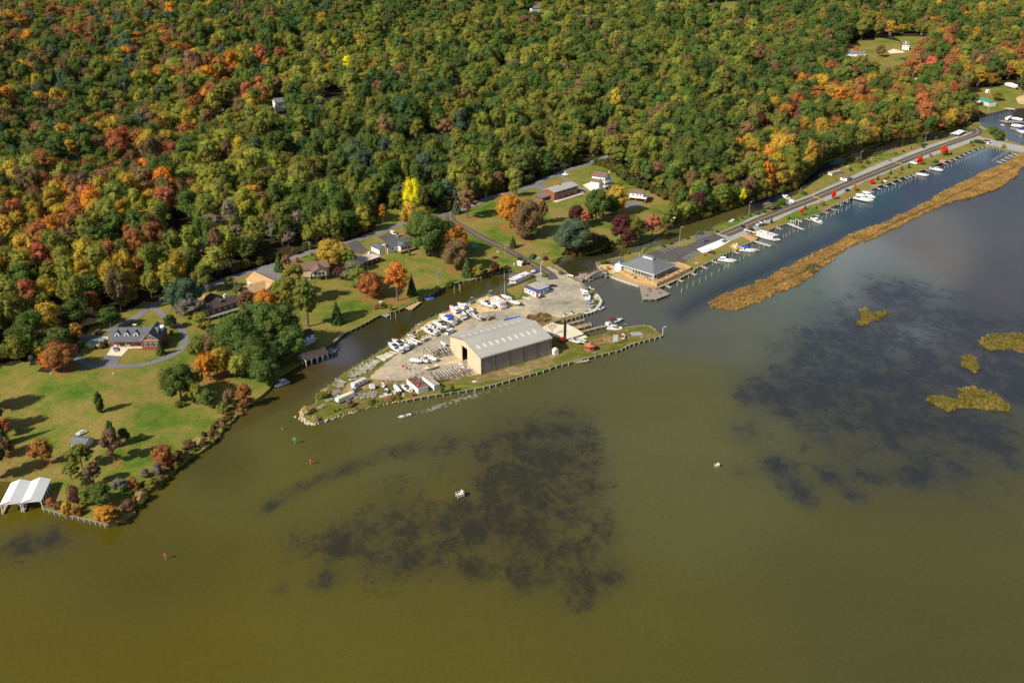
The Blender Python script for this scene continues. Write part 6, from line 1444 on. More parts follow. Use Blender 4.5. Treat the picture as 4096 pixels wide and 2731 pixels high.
for i in range(60): x, y = rj.uniform(-5.5, 5), rj.uniform(-2.2, 2.2); a = rj.uniform(0, 3.14); l = rj.uniform(.3, 1.2); jk.bar((x-math.cos(a)*l, y-math.sin(a)*l, 2.95), (x+math.cos(a)*l, y+math.sin(a)*l, 3.1+rj.uniform(0, .4)), rj.uniform(.06, .16))
tag(jk.build('scrap_pile', rustm, None, loc, rz), 'heap of rusty boards and scrap on the wide container', 'scrap')
# boat trailers
def trailer(a, b, label, m=patina, w=2.0, group='empty boat trailers on the point'):
    loc, rz, L_ = seg(a, b, .5); L_ = max(L_, 4.0); root = empty('boat_trailer', loc, rz)
    MB().bar((-L_/2, -w/2, .55), (L_*.2, -w/2, .55), .075).bar((-L_/2, w/2, .55), (L_*.2, w/2, .55), .075).bar((L_*.2, -w/2, .55), (L_/2-.5, 0, .55), .075).bar((L_*.2, w/2, .55), (L_/2-.5, 0, .55), .075).bar((L_/2-.5, 0, .55), (L_/2, 0, .5), .075).bar((-L_/2, -w/2, .55), (-L_/2, w/2, .55), .07).bar((-L_*.15, -w/2, .55), (-L_*.15, w/2, .55), .07).bar((L_*.12, -w/2, .55), (L_*.12, w/2, .55), .07).build('frame', m, root)
    MB().box(-L_*.48, L_*.1, -w*.28, -w*.18, .72, .84).box(-L_*.48, L_*.1, w*.18, w*.28, .72, .84).build('bunks', bleached, root)
    for s in (-1, 1): MB().cyl(-L_*.22, .3, min(s*(w/2+.12), s*(w/2+.34)), max(s*(w/2+.12), s*(w/2+.34)), .3, n=9, axis='y').build('wheel', black, root)
    MB().box(L_*.36, L_*.4, -.1, .1, .6, 1.3).build('winch_post', m, root)
    return tag(root, label, 'trailer', group)
TRL = [((870,912),(715,880),''),((860,885),(745,848),''),((900,880),(790,850),''),((915,860),(835,835),''),((925,850),(830,810),''),((950,835),(870,808),''),((800,945),(605,955),'long'),((800,925),(680,915),''),((780,905),(660,905),''),((745,970),(640,965),''),((680,990),(600,985),''),((560,1070),(450,1050),''),((545,1085),(425,1090),''),((500,1150),(385,1180),''),((510,1165),(400,1195),''),((415,1250),(330,1265),''),((730,1190),(670,1245),''),((795,1185),(730,1255),''),((860,1165),(815,1240),''),((900,1170),(870,1240),''),((330,1310),(245,1360),''),((1415,960),(1255,940),''),((1400,945),(1290,965),''),((1400,900),(1270,860),'')]
for i, (a, b, c) in enumerate(TRL):
    trailer(*r1([a, b]), 'empty galvanised boat trailer in the cluster parked on the narrow grassy point' if i < 21 else 'empty boat trailer standing on the gravel near the wrapped boats')
trailer(*r1([(550,1108),(415,1125)]), 'bright red empty boat trailer among the grey ones', red, group=None)
for i, (a, b) in enumerate([((920,770),(1010,820)),((945,765),(1025,805)),((965,755),(1060,785)),((1000,745),(1085,770)),((1020,730),(1110,755)),((1060,715),(1150,735))]):
    loc, rz, L_ = seg(*r1([a, b]), .3); tag(MB().box(-L_/2, L_/2, -.45, .45, .05, .5).build('timber_beam', bleached, None, loc, rz), 'squared pale beam in the row laid beside the trailers', 'beam', 'squared beams laid in a row')
for i, (a, b) in enumerate([((945,1215),(1080,1185)),((950,1228),(1085,1195))]):
    loc, rz, L_ = seg(*r1([a, b]), .3); tag(MB().box(-L_/2, L_/2, -.3, .3, .05, .3).build('timber_beam', patina, None, loc, rz), ('upper' if i == 0 else 'lower') + ' of two long grey poles on the grass above the rocks', 'beam')
# steel boat racks
def rack(A, B, C_, n, m_, h, label, levels=2):
    a, b, c = G(*A), G(*B), G(*C_); u = (b-a).xy; L_ = u.length; rz = math.atan2(u.y, u.x); W2 = abs(Vector((-math.sin(rz), math.cos(rz))).dot((c-a).xy))
    sgn = 1 if Vector((-math.sin(rz), math.cos(rz))).dot((c-a).xy) > 0 else -1
    root = tag(empty('boat_rack', (a.x, a.y, a.z), rz), label, 'rack')
    for i in range(n+1):
        for j in range(m_+1): x, y = L_*i/n, sgn*W2*j/m_; MB().box(x-.09, x+.09, y-.09, y+.09, 0, h).build('post', dksteel, root)
    for l in range(levels):
        z = h*(l+1)/levels - .15; bm_ = MB()
        for i in range(n+1): bm_.bar((L_*i/n, 0, z), (L_*i/n, sgn*W2, z), .09)
        for j in range(m_+1): bm_.bar((0, sgn*W2*j/m_, z), (L_, sgn*W2*j/m_, z), .08)
        bm_.build('beam', dksteel, root)
        bu = MB(); 
        for i in range(n*2-1): x = L_*(i+.6)/(n*2-1); bu.box(x-.09, x+.09, 0 if sgn > 0 else -W2, W2 if sgn > 0 else 0, z+.1, z+.26)
        bu.build('bunk', bleached, root)
    return root
rack(*r1([(1600,1070),(1960,985),(1560,985)]), 6, 2, 2.4, 'long low steel boat rack against the front of the shed')
rack(*r1([(1445,770),(1560,740),(1580,800)]), 2, 2, 4.4, 'tall empty steel rack frame beside the wrapped boats', 1)
rack(*r1([(1580,795),(1750,765),(1600,720)]), 3, 2, 2.6, 'low steel rack with tangled frames next to the shed door')
bt(r1, (1590,690), (1690,660), 'open', 'white open boat on the rack by the shed wall', z=Y_, stand=True)
bt(r1, (1690,650), (1630,610), 'wrap', 'rounded white covered boat leaning at the shed corner', z=Y_, stand=True)
bt(r1, (1820,850), (1900,905), 'row', 'small white boat by the shed door rack', z=Y_)
bt(r1, (1840,935), (1960,900), 'row', 'white and red hull lying on the long rack', z=Y_, accent=red, stand=True)
bt(r1, (1750,960), (1700,930), 'row', 'pale bare hull lying on the long rack', z=Y_, stand=True)
for i, (a, b, m_, lb) in enumerate([((1205,865),(1245,890),red,'red overturned kayak by the trailers'),((1250,885),(1278,895),red,'small red float beside the red kayak'),((1380,565),(1430,570),red,'red jet ski under the lamp post'),((1420,535),(1460,545),yel,'yellow kayak near the lamp post')]):
    boat(r1([a])[0], r1([b])[0], 'row', lb, z=Y_, hullm=m_, accent=m_, beam=.4, Lmin=2.6, name='kayak', cat='kayak')
# forklift with tall mast
for i, (a, b, k_, lb, kw) in enumerate([((1345,560),(1250,520),'row','grey skiff on the sand by the blue board',dict(hullm=silver)),((1480,560),(1405,600),'open','small white skiff beside the yellow kayak',{}),((1500,470),(1400,440),'row','white tender tight behind the cuddy boat row',{}),((1840,330),(1780,250),'cruiser','white cuddy boat squeezed behind the red-striped cruiser',{}),((690,1010),(590,1030),'row','grey skiff on its trailer above the caravan',dict(hullm=silver)),((960,1060),(1000,1110),'row','brown and white skiff beside the short light pole',dict(accent=wood)),((1100,1150),(1130,1180),'row','small pale dinghy at the foot of the sloop',{}),((1500,1000),(1560,1030),'row','upturned pale hull on the stained container pair',dict(accent=rustm)),((480,1200),(450,1260),'row','pale blue skiff behind the long caravan',dict(hullm=clblue)),((1230,640),(1290,665),'row','white skiff on the earth beyond the pontoon boat',{})]):
    bt(r1, a, b, k_, lb, z=Y_, Lmin=4.2, stand=k_ != 'row', **kw)
p = G(*r2([(1590,625)])[0]); fk = tag(empty('forklift', p, rzS), 'red marina forklift with a tall black mast at the shed corner', 'forklift')
MB().box(-2.6, .6, -1.1, 1.1, .6, 1.9, .2, .1).build('body', red, fk); MB().box(-1.6, 0, -.9, .9, 2.4, 2.5).build('roof', red, fk); MB().box(-1.5, -.1, -.8, .8, 1.9, 2.4).build('cab_glass', glass, fk)
MB().box(.7, 1.1, -.9, -.55, .2, 12).box(.7, 1.1, .55, .9, .2, 12).box(.7, 1.1, -.55, .55, 11.6, 12).box(.7, 1.1, -.55, .55, 5.4, 5.8).box(.72, .95, -.5, .5, .3, 11.5).build('mast', cblack, fk)
MB().box(1.1, 5.5, -.8, -.55, .25, .4).box(1.1, 5.5, .55, .8, .25, .4).build('forks', dksteel, fk)
for x in (-2.0, .3):
    for s in (-1, 1): MB().cyl(x, .6, min(s*1.12, s*1.5), max(s*1.12, s*1.5), .6, n=12, axis='y').build('wheel', black, fk)
# ---------------------------------------------------------------- picnic point
def table(p, rz, label, m=orange_w, group=None, umb=None, z=None):
    root = tag(empty('picnic_table', p, rz), label, 'table', group)
    MB().box(-.95, .95, -.38, .38, .70, .76).build('tabletop', m, root)
    for s in (-1, 1): MB().box(-.95, .95, s*.75-.14, s*.75+.14, .42, .47).build('bench', m, root)
    for x in (-.7, .7): MB().bar((x, -.7, 0), (x, -.2, .7), .05).bar((x, .7, 0), (x, .2, .7), .05).box(x-.04, x+.04, -.75, .75, .36, .42).build('leg_frame', m, root)
    return root
pt = [(r2,(2080,618),.3,'orange table nearest the white sign board'),(r2,(2082,672),1.0,'orange table just above the gazebo benches'),(r3,(1100,1352),.2,'orange table beside the bare dirt patch on the point'),(r3,(1325,1255),.9,'orange table left of the upright white hull'),(r3,(1435,1230),.3,'long wooden table above the upright white hull'),(r3,(1455,1275),1.2,'orange table between the white hull and the grey slab'),(r3,(1640,1322),.3,'wooden table below the grey slab near the bulkhead'),(r2,(1965,758),.5,'weathered table below the orange gazebo'),(r2,(2012,785),.5,'second weathered table below the gazebo, nearer the bulkhead')]
for f, s, a, lb in pt: table(G(*f([s])[0]), rzS + a, lb, orange_w if 'orange' in lb else wood)
for s, a in (((1735,662),.2),((1740,695),.4),((1700,748),.1),((1835,662),.3),((1878,715),.2)): p = P(*r3([s])[0], ZB+.15); table(p, rzS + a, 'orange picnic table on the arrow-shaped pier', group='orange picnic tables on the arrow-shaped pier')
for s in ((1405,440),(1500,470),(1625,430),(1730,540),(1700,505),(1860,560),(1915,528),(1860,515),(1970,480),(1975,460),(2030,430),(2060,465),(2120,430),(2095,402),(2190,395)): p = P(*r3([s])[0], ZB+.9); table(p, rzR + .4, 'yellowish picnic table on the restaurant terrace', wood_new, group='yellowish picnic tables on the terrace')
p = G(*r2([(1945,735)])[0]); gzb = tag(empty('gazebo', p, .3), 'orange octagonal gazebo with tiered roof on the grass', 'gazebo')
oc = lambda r: [(r*math.cos(math.pi/8 + k*math.pi/4), r*math.sin(math.pi/8 + k*math.pi/4)) for k in range(8)]
MB().poly(oc(2.6), -.1, .25).build('floor', orange_w, gzb); w8 = MB()
for i, (x, y) in enumerate(oc(2.45)): MB().box(x-.1, x+.1, y-.1, y+.1, .25, 2.6).build('post', orange_w, gzb)
railing(gzb, oc(2.45) + [oc(2.45)[0]], .25, .9, 1.0, orange_w, True)
MB().loft([[(x, y, 2.6) for x, y in oc(3.0)], [(x, y, 3.5) for x, y in oc(1.1)]], closed=True).build('roof', orange_w, gzb); MB().loft([[(x, y, 3.5) for x, y in oc(1.0)], [(x, y, 3.8) for x, y in oc(1.0)], [(x, y, 4.4) for x, y in oc(.1)]], closed=True).build('top_roof', orange_w, gzb)
loc, rz, L_ = seg(*r3([(1490,1270),(1640,1258)]), 0); tag(MB().box(-L_/2, L_/2, -2.2, 2.2, 0, .25).build('stage_slab', mat('grey slab', (.33,.31,.29), .8, .15, .5), None, loc, rz), 'low grey platform lying on the picnic point', 'platform')
p = G(*r2([(2288,665)])[0]); sg = tag(empty('sign_board', p, .3), 'tall blank white sign board standing on a dark post', 'sign'); MB().box(-1.3, 1.3, -.06, .06, 1.6, 5.8).build('panel', W_, sg); MB().box(-.2, .2, .065, .3, 0, 4.5).build('post', dksteel, sg); MB().box(-.9, .9, -.15, .15, 5.82, 6.2).build('cap', red, sg)
loc, rz, L_ = seg(*r2([(2170,620),(2230,600)]), 0); jk = MB(); rj = random.Random(5)
for i in range(26): x, y = rj.uniform(-3, 3), rj.uniform(-1.6, 1.6); a = rj.uniform(0, 3.14); l = rj.uniform(.3, .9); jk.bar((x-math.cos(a)*l, y-math.sin(a)*l, .1), (x+math.cos(a)*l, y+math.sin(a)*l, .3+rj.uniform(0, .5)), rj.uniform(.05, .12))
tag(jk.build('log_pile', wood_new, None, loc, rz), 'scattered heap of yellow logs beside the sign board', 'logs')
p = G(*r2([(1480,790)])[0]); sh_ = tag(empty('water_tank', p, rzS), 'round-topped white tank hut at the back corner of the shed', 'tank'); MB().box(-1.3, 1.3, -1.2, 1.2, 0, 2.6).build('cabinet', W_, sh_); MB().dome(0, 0, 2.6, 1.4, 1.3, .9, 10, 3).build('lid', concrete, sh_)
for s, lb in ((r2([(1605,278)])[0], 'planter at the lower left'), (r2([(1705,250)])[0], 'planter in the middle'), (r2([(1952,190)])[0], 'planter nearest the silver cars')):
    p = G(*s); pl_ = tag(empty('flower_planter', p), f'white tub {lb} of the gravel yard edge', 'planter'); MB().cyl(0, 0, 0, .9, .6, .8, 10).build('tub', W_, pl_); MB().dome(0, 0, .9, .7, .7, .7, 8, 3).build('plant', mat('planter foliage', (.10,.06,.02), .9, .4, 4.0), pl_)
# blue tarp behind the shed, junk by the office, teal skip
loc, rz, L_ = seg(*r2([(800,335),(1000,290)]), .8); tp = MB()
for i in range(13):
    x = -L_/2 + L_*i/12; w = .9 + .25*math.sin(i*1.3); tp.add([], []) if False else None
tp.loft([[(-L_/2 + L_*i/12, -1.0, .05), (-L_/2 + L_*i/12, -.5, .9 + .25*math.sin(i*1.7)), (-L_/2 + L_*i/12, .4, 1.0 + .2*math.cos(i*2.1)), (-L_/2 + L_*i/12, 1.0, .05)] for i in range(13)])
tag(tp.build('tarpaulin', blue, None, loc, rz), 'bright blue tarpaulin over a stack behind the shed', 'tarpaulin')
loc, rz, L_ = seg(*r2([(575,330),(650,300)]), .5); tag(MB().box(-2.4, 2.4, -.9, .9, .2, 1.1, .2, .1).box(-1.2, .3, -.7, .7, 1.1, 1.6, .2, .1).build('scrap_cart', rustm, None, loc, rz), 'rusty red cart on the gravel behind the shed', 'cart')
loc, rz, L_ = seg(*r10([(1425,985),(1475,965)]), .9); tag(MB().box(-2, 2, -.08, .08, .5, 1.9).box(-1.8, -1.7, -.1, .1, 0, .5).box(1.7, 1.8, -.1, .1, 0, .5).build('notice_board', teal, None, loc, rz), 'dark teal board standing on the sand patch by the bulkhead', 'board')
loc, rz, L_ = seg(*r1([(1320,520),(1352,500)]), .9); tag(MB().box(-1.2, 1.2, -.06, .06, .5, 1.9).box(-1.1, -1.0, -.1, .1, 0, .5).box(1.0, 1.1, -.1, .1, 0, .5).build('notice_board', cblue, None, loc, rz), 'blue board standing by the bulkhead near the lamp post', 'board')
p = G(*r3([(230,765)])[0]); tag(MB().box(-.5, .5, -.45, .45, 0, 1.9).build('vending_machine', red, None, p, rz), 'red vending machine at the corner of the office', 'vending machine')
p = G(*r3([(262,760)])[0]); tag(MB().box(-.9, .9, -.5, .5, 0, 1.7).build('ice_chest', W_, None, p, rz), 'white ice chest next to the red vending machine', 'ice chest')
loc, rz, L_ = seg(*r3([(235,785),(345,755)]), .2); b3 = MB(); [b3.box(-2.5+i*1.0, -1.7+i*1.0, -.5, .5, .05, .8) for i in range(5)]; tag(b3.build('crate_row', dksteel, None, loc, rz), 'row of dark crates in front of the office', 'crates')
loc, rz, L_ = seg(*r3([(410,690),(540,665)]), .4); sf = MB(); [sf.box(-L_/2+i*L_/9-.12, -L_/2+i*L_/9+.12, -.05, .05, 0, 1.0) for i in range(10)]; sf.box(-L_/2, L_/2, -.04, .04, .5, .62); tag(sf.build('picket_fence', W_, None, loc, rz), 'short white picket fence beside the office', 'fence')
loc, rz, L_ = seg(*r3([(30,770),(150,790)]), .1); jk = MB(); [jk.box(-L_/2+rj.uniform(0, L_*.7), -L_/2+rj.uniform(0, L_*.7)+1.6, rj.uniform(-1, 0), rj.uniform(.2, 1), .05, .1+.05*i) for i in range(9)]; tag(jk.build('board_pile', bleached, None, loc, rz), 'pile of pale boards below the office wall', 'boards')
# kiosk, curved timber walk
loc, rz, L_ = seg(*r3([(820,640),(905,625)]), 2.4); ks = tag(empty('kiosk', loc, rz), 'small kiosk with a grey square roof beside the channel', 'kiosk'); MB().box(-1.6, 1.6, -1.6, 1.6, 0, 2.3).build('wall', offwhite, ks); MB().add([(-2.2,-2.2,2.3),(2.2,-2.2,2.3),(2.2,2.2,2.3),(-2.2,2.2,2.3),(0,0,3.5)], [[0,1,4],[1,2,4],[2,3,4],[3,0,4],[3,2,1,0]]).build('roof', shingle, ks); window(ks, 0, -1.6, 1.0, 1.2, .9)
deck_thing('timber_walkway', 'curved pale timber walkway round the edge of the turning basin', r3([(880,998),(1020,950),(1085,865),(1106,808),(1060,740),(1030,715),(1015,735),(1045,765),(1075,808),(1050,870),(1000,925),(880,980)]), ZB+.12, bleached, cat='walkway', thick=.1, legs=False)
for i, S in enumerate([[(605,1125),(860,1062),(866,1078),(640,1135)],[(705,1165),(945,1110),(950,1122),(735,1180)],[(740,1182),(960,1128),(964,1142),(765,1195)],[(815,1225),(1100,1150),(1175,1145),(1180,1162),(1100,1170),(840,1238)]]):
    deck_thing('slip_dock', ['uppermost narrow dock of the boat ramp', 'second narrow dock of the boat ramp, close above its twin', 'third narrow dock of the boat ramp, close below its twin', 'long bent dock leading to the moored cruiser'][i], r3(S), .9, wood, cat='dock', thick=.25)
# arched footbridge
A_, B_ = P(*r3([(900,520)])[0], 1.5), P(*r3([(1190,455)])[0], 1.5); d = B_ - A_; br = tag(empty('footbridge', (A_ + B_)/2, math.atan2(d.y, d.x)), 'arched dark timber footbridge over the channel mouth', 'bridge'); br.location.z = 0; hb = d.xy.length/2
arc = [(-hb*1.15 + 2.3*hb*i/14, 1.4 + 3.4*math.sin(math.pi*i/14)) for i in range(15)]
MB().loft([[(x, -1.1, z), (x, 1.1, z), (x, 1.1, z-.3), (x, -1.1, z-.3)] for x, z in arc], closed=True).build('bridge_deck', wood_grey, br)
for s in (-1.1, 1.1):
    rm = MB()
    for (x0, z0), (x1, z1) in zip(arc[:-1], arc[1:]): rm.bar((x0, s, z0+1.1), (x1, s, z1+1.1), .08).bar((x0, s, z0), (x0, s, z0+1.1), .06).bar((x0, s, z0), (x1, s, z1+1.1), .04)
    rm.build('railing', rustm, br)
for x in (-hb*.8, hb*.75):
    MB().box(x-1.6, x+1.6, -2.2, 2.2, .7, 1.0).build('landing', wood_grey, br); [MB().cyl(x+a, b, -2, 2.6, .2, n=8).build('piling', teal if a > 0 and x < 0 else pile_m, br) for a in (-1.4, 1.4) for b in (-2, 2)]
deck_thing('bridge_landing', 'worn brown timber landing at the office end of the footbridge', r3([(700,495),(790,480),(850,540),(820,562),(760,525)]), ZB+.1, wood_grey, cat='landing', legs=False, thick=.2)
deck_thing('bridge_platform', 'mossy square platform beside the footbridge', r3([(795,455),(890,445),(940,475),(930,500),(850,515),(800,485)]), 1.6, wood_grey, cat='platform', rail=r3([(795,455),(890,445),(940,475),(930,500)]), railm=rustm)
# finger piers and mooring piles along the causeway
def fpier(a, b, label, w=1.2, z=.95, group=None):
    A, B = P(*a, z), P(*b, z); d = B - A; L_ = max(d.xy.length, 3); m = (A+B)/2; root = tag(empty('finger_pier', (m.x, m.y, 0), math.atan2(d.y, d.x)), label, 'pier', group)
    MB().box(-L_/2-.8, L_/2, -w/2, w/2, z-.2, z).build('decking', bleached, root)
    for x in (-L_*.1, L_/2-.2):
        for s in (-1, 1): MB().cyl(x, s*(w/2+.16), -2, z+.7, .15, n=7).build('piling', pile_m, root)
    return root
P4 = [((495,985),(575,1015)),((355,1055),(435,1090)),((200,1140),(280,1175)),((25,1230),(105,1262)),((775,850),(855,885)),((1040,712),(1285,785)),((1360,530),(1430,560)),((1510,480),(1730,565)),((1650,440),(1715,460)),((1760,420),(1830,440)),((1875,368),(1940,386)),((1980,318),(2050,340)),((2095,280),(2165,302)),((2180,215),(2240,235)),((2270,172),(2340,192))]
P5 = [((0,1380),(35,1396)),((70,1340),(135,1362)),((150,1283),(200,1302)),((225,1248),(280,1264)),((525,1128),(570,1146)),((620,1098),(660,1114)),((700,1068),(745,1082)),((790,1038),(835,1052)),((870,1003),(905,1017)),((945,973),(985,987)),((985,956),(1020,970)),((1035,943),(1075,957)),((1180,878),(1230,892)),((1390,800),(1440,816)),((1450,773),(1500,787)),((1510,752),(1560,767)),((1570,723),(1610,737)),((1620,696),(1665,710)),((1670,672),(1720,686)),((1720,650),(1775,665)),((1780,628),(1830,642)),((1830,613),(1875,627)),((1880,598),(1915,611))]
for i, (a, b) in enumerate(P4): fpier(*r4([a, b]), {5: 'long grey pier beside the very large houseboat', 7: 'long pier with the boat lift frame'}.get(i, 'short pale finger pier on the near half of the causeway'), group='short finger piers on the near half of the causeway' if i not in (5, 7) else None, w=2.0 if i in (5, 7) else 1.2)
for a, b in P5: fpier(*r5([a, b]), 'short pale finger pier on the far half of the causeway', group='short finger piers on the far half of the causeway')
fpier(*r3([(1950,603),(2025,640)]), 'finger pier closest to the arrow-shaped dining pier')
for a, b in [((2090,800),(2035,785)),((2135,778),(2085,765)),((2185,750),(2130,740)),((2225,727),(2170,715)),((2280,708),(2215,695))]: fpier(*r5([a, b]), 'small finger pier across the basin by the marsh', group='finger piers across the basin by the marsh')
lf_ = tag(empty('boat_lift', P(*r4([(1600,520)])[0], 0), .4), 'white four-post boat lift frame on the causeway', 'lift')
for x in (-2.2, 2.2):
    for y in (-1.6, 1.6): MB().cyl(x, y, -2, 4.4, .16, n=7).build('post', W_, lf_)
    MB().bar((x, -1.6, 4.3), (x, 1.6, 4.3), .1).build('beam', W_, lf_)
pile_me = MB().cyl(0, 0, -2, 1, .17, .14, 7)
def pile(x, y, h=2.7, label='', group=None, name='mooring_pile', r=.17):
    p = P(x, y, 0); m = MB().cyl(0, 0, -2, h-.12, r, r*.9, 7).cyl(0, 0, h-.12, h, r*.9, r*.35, 7); return tag(m.build(name, pile_m, None, (p.x, p.y, 0)), label, 'mooring pile', group)
G4 = [(88,1410),(162,1360),(243,1318),(328,1283),(413,1240),(492,1195),(587,1143),(663,1100),(722,1060),(788,1025),(867,990),(924,955),(995,920),(1062,885),(1133,855),(1192,820),(1355,580),(1455,683),(1490,665),(1533,640),(1595,612),(1800,540),(1970,440),(2030,417),(2095,395),(2145,372),(2195,348),(2238,328),(2303,308)]
for s in G4: pile(*r4([s])[0], label='mooring pile of the outer row off the near half of the causeway', group='mooring piles off the near half of the causeway')
for s in [(25,1320),(183,1225),(360,1145),(503,1050),(772,915),(1038,780),(1140,795),(1660,590)]: pile(*r4([s])[0], h=1.7, label='short mooring pile of the inner row between near finger piers', group='short inner mooring piles of the near causeway')
for s in [(2110,615),(2170,700),(2245,655),(2328,610),(2265,520)]: pile(*r3([s])[0], label='mooring pile off the restaurant boardwalk', group='mooring piles off the restaurant boardwalk')
G5 = [(95,1415),(155,1395),(197,1378),(250,1360),(285,1335),(338,1310),(625,1185),(665,1170),(705,1155),(748,1140),(790,1125),(828,1100),(878,1095),(912,1070),(950,1058),(992,1040),(1022,1015),(1065,1005),(1410,875),(1450,860),(1492,852),(1550,815),(1580,805),(1612,795),(1648,780),(1672,765),(1700,752),(1722,740),(1760,728),(1785,718),(1818,700),(1838,690),(1862,680),(1890,668),(1920,658),(1945,645),(1975,640)]
for s in G5: pile(*r5([s])[0], h=2.9, label='mooring pile of the row off the far half of the causeway', group='mooring piles off the far half of the causeway')
for s in [(1980,790),(2000,775),(2020,765),(2040,750),(2065,735),(2085,725),(2105,712),(2130,700),(2150,690)]: pile(*r5([s])[0], h=2.4, label='mooring pile in the far corner of the basin', group='mooring piles in the far corner of the basin')
for f, s, lb in ((r1,(1072,355),'tall pile left of the pair below the big lawn'),(r1,(1130,345),'tall pile right of the pair below the big lawn'),(r10,(1228,862),'tall white pile, first off the bare-tree bank'),(r10,(1290,835),'tall white pile, second off the bare-tree bank'),(r10,(1815,690),'lone pile near the head of the creek'),(r1,(1785,65),'slender white pile opposite the blue lift'),(r1,(1848,40),'slender white pile upstream of the blue lift')): pile(*f([s])[0], h=4.2, label=lb)
pile(1130, 1720, 1.4, 'dark stub pile off the rocky point')
# little docks on the creek
deck_thing('private_dock', 'small grey square dock below the big lawn', r10([(360,1112),(420,1095),(475,1110),(430,1140)]), .9, wood_grey, cat='dock')
deck_thing('private_dock', 'new yellow L-shaped dock left of the blue lift', r10([(650,1028),(800,960),(840,962),(730,1050),(700,1055)]), .95, wood_new, cat='dock')
deck_thing('private_dock', 'tan dock strip beside the arched boathouse bank', r1([(415,605),(510,510),(545,515),(440,615)]), 1.3, wood_new, cat='dock')
deck_thing('private_dock', 'grey ramp dock right of the arched boathouse', r1([(375,690),(400,675),(475,690),(420,750),(375,735)]), .6, wood_grey, cat='dock')
deck_thing('private_dock', 'grey dock with rails at the head of the creek', r10([(1875,655),(1995,622),(2005,640),(1885,672)]), 1.1, wood_grey, cat='dock', rail=r10([(1875,655),(1995,622)]), railm=bleached)
deck_thing('private_dock', 'pile dock at the far cove by the brown lawn', r12([(1010,630),(1260,660),(1270,680),(1010,650)]), 1.3, bleached, cat='dock')
deck_thing('private_dock', 'far right marina dock carrying the wrapped boats', r12([(960,885),(1100,895),(1420,905),(1450,930),(1100,935),(1010,915)]), .8, wood_grey, cat='dock')
deck_thing('private_dock', 'front far right dock below the wrapped boats', r12([(1190,1030),(1440,1070),(1450,1120),(1330,1090),(1185,1055)]), .8, wood_grey, cat='dock')
for i, S in enumerate((r5([(1480,455),(1590,410),(1660,425),(1580,470)]),)):
    root = deck_thing('boat_lift', 'flat white canopy over a boat in the back creek by the road bend', S, 3.4, W_, cat='boat lift', thick=.15)
# navigation marks and duck blinds
def marker(x, y, h, kind, label):
    p = P(x, y, 0); r_ = tag(empty('channel_marker', (p.x, p.y, 0)), label, 'marker'); MB().cyl(0, 0, -2, h, .18, .15, 8).build('pole', wood, r_)
    if kind == 'g': MB().box(-.8, .8, -.28, -.2, h-1.0, h+.6).build('board', green_m, r_); MB().box(-.05, .05, -.31, -.283, h-.6, h+.2).build('number_mark', W_, r_)
    else: MB().prism([(-.8, h-.8), (.8, h-.8), (0, h+.6)], -.28, -.2, 'y').build('board', red, r_); MB().box(-.05, .05, -.31, -.283, h-.6, h).build('number_mark', W_, r_)
marker(1180, 1775, 2.8, 'g', 'square green channel marker on a pole'); marker(1243, 1858, 2.6, 'r', 'red triangular channel marker right of the green one'); marker(664, 2236, 2.6, 'r', 'red channel marker alone at lower left')
def blind(x, y, s, label):
    p = P(x, y, 0); r_ = tag(empty('duck_blind', (p.x, p.y, 0), .5), label, 'duck blind')
    for a in (-1.6*s, 0, 1.6*s):
        for b in (-1.1*s, 1.1*s): MB().cyl(a, b, -2, 2.6*s, .13, n=6).build('post', bleached, r_)
    MB().box(-1.8*s, 1.8*s, -1.2*s, 1.2*s, 1.5*s, 1.62*s).build('floor', bleached, r_); MB().box(-1.8*s, 1.8*s, -1.3*s, -1.2*s, .6, .85).box(-1.9*s, -1.8*s, -1.2*s, 1.2*s, 2.2*s, 2.4*s).box(-1.8*s, 1.8*s, 1.2*s, 1.3*s, 2.2*s, 2.4*s).build('rail', bleached, r_); MB().box(.9*s, 1.75*s, -1.1*s, 1.1*s, 1.7*s, 3.0*s).build('screen', offwhite, r_)
blind(1840, 1986, .8, 'white timber duck blind alone over the dark weed patch'); blind(2868, 1866, .5, 'broken small timber frame in the open river at right')
# lamp and utility poles
def lamp(x, y, h, label, arms=True, m=pile_m, util=False, name=None, power=False):
    p = G(x, y); r_ = tag(empty('utility_pole' if util else 'street_lamp', p), label, 'utility pole' if util else 'street lamp')
    MB().cyl(0, 0, -.5, h, .17 if not util else .2, .1 if not util else .14, 8).build('pole', wood if util else m, r_)
    if util: MB().box(-1.2, 1.2, -.08, .08, h-.7, h-.5).build('crossarm', wood, r_); MB().cyl(.4, 0, h-2.2, h-1.2, .28, n=8).build('transformer', steel, r_)
    else: MB().bar((0, 0, h-.1), (1.1, 0, h+.1), .06).build('arm', m, r_); MB().box(.6, 1.5, -.2, .2, h, h+.22, .1, .05).build('lamp_head', W_, r_)
lamp(*r4([(60,735)])[0], 10.5, 'tall pole lamp at the back edge of the parking lot'); lamp(*r4([(990,368)])[0], 9.5, 'pole lamp beside the causeway bushes'); lamp(*r5([(410,795)])[0], 9.5, 'pole lamp half way along the back-creek verge'); lamp(*r5([(1180,565)])[0], 9.5, 'pole lamp near the far end of the back creek')
lamp(*r1([(1375,560)])[0], 7.5, 'pale yard lamp pole among the creek-side boats', m=bleached); lamp(*r3([(278,492)])[0], 9.5, 'white pole by the lane road near the pickup', m=W_); lamp(*r1([(1020,1110)])[0], 5, 'short pole with white light near the containers', m=bleached); lamp(*r2([(340,155)])[0], 5.5, 'post on the sand patch among boats', m=wood); lamp(*r2([(592,75)])[0], 6, 'post beside the white fishing boat', m=wood)
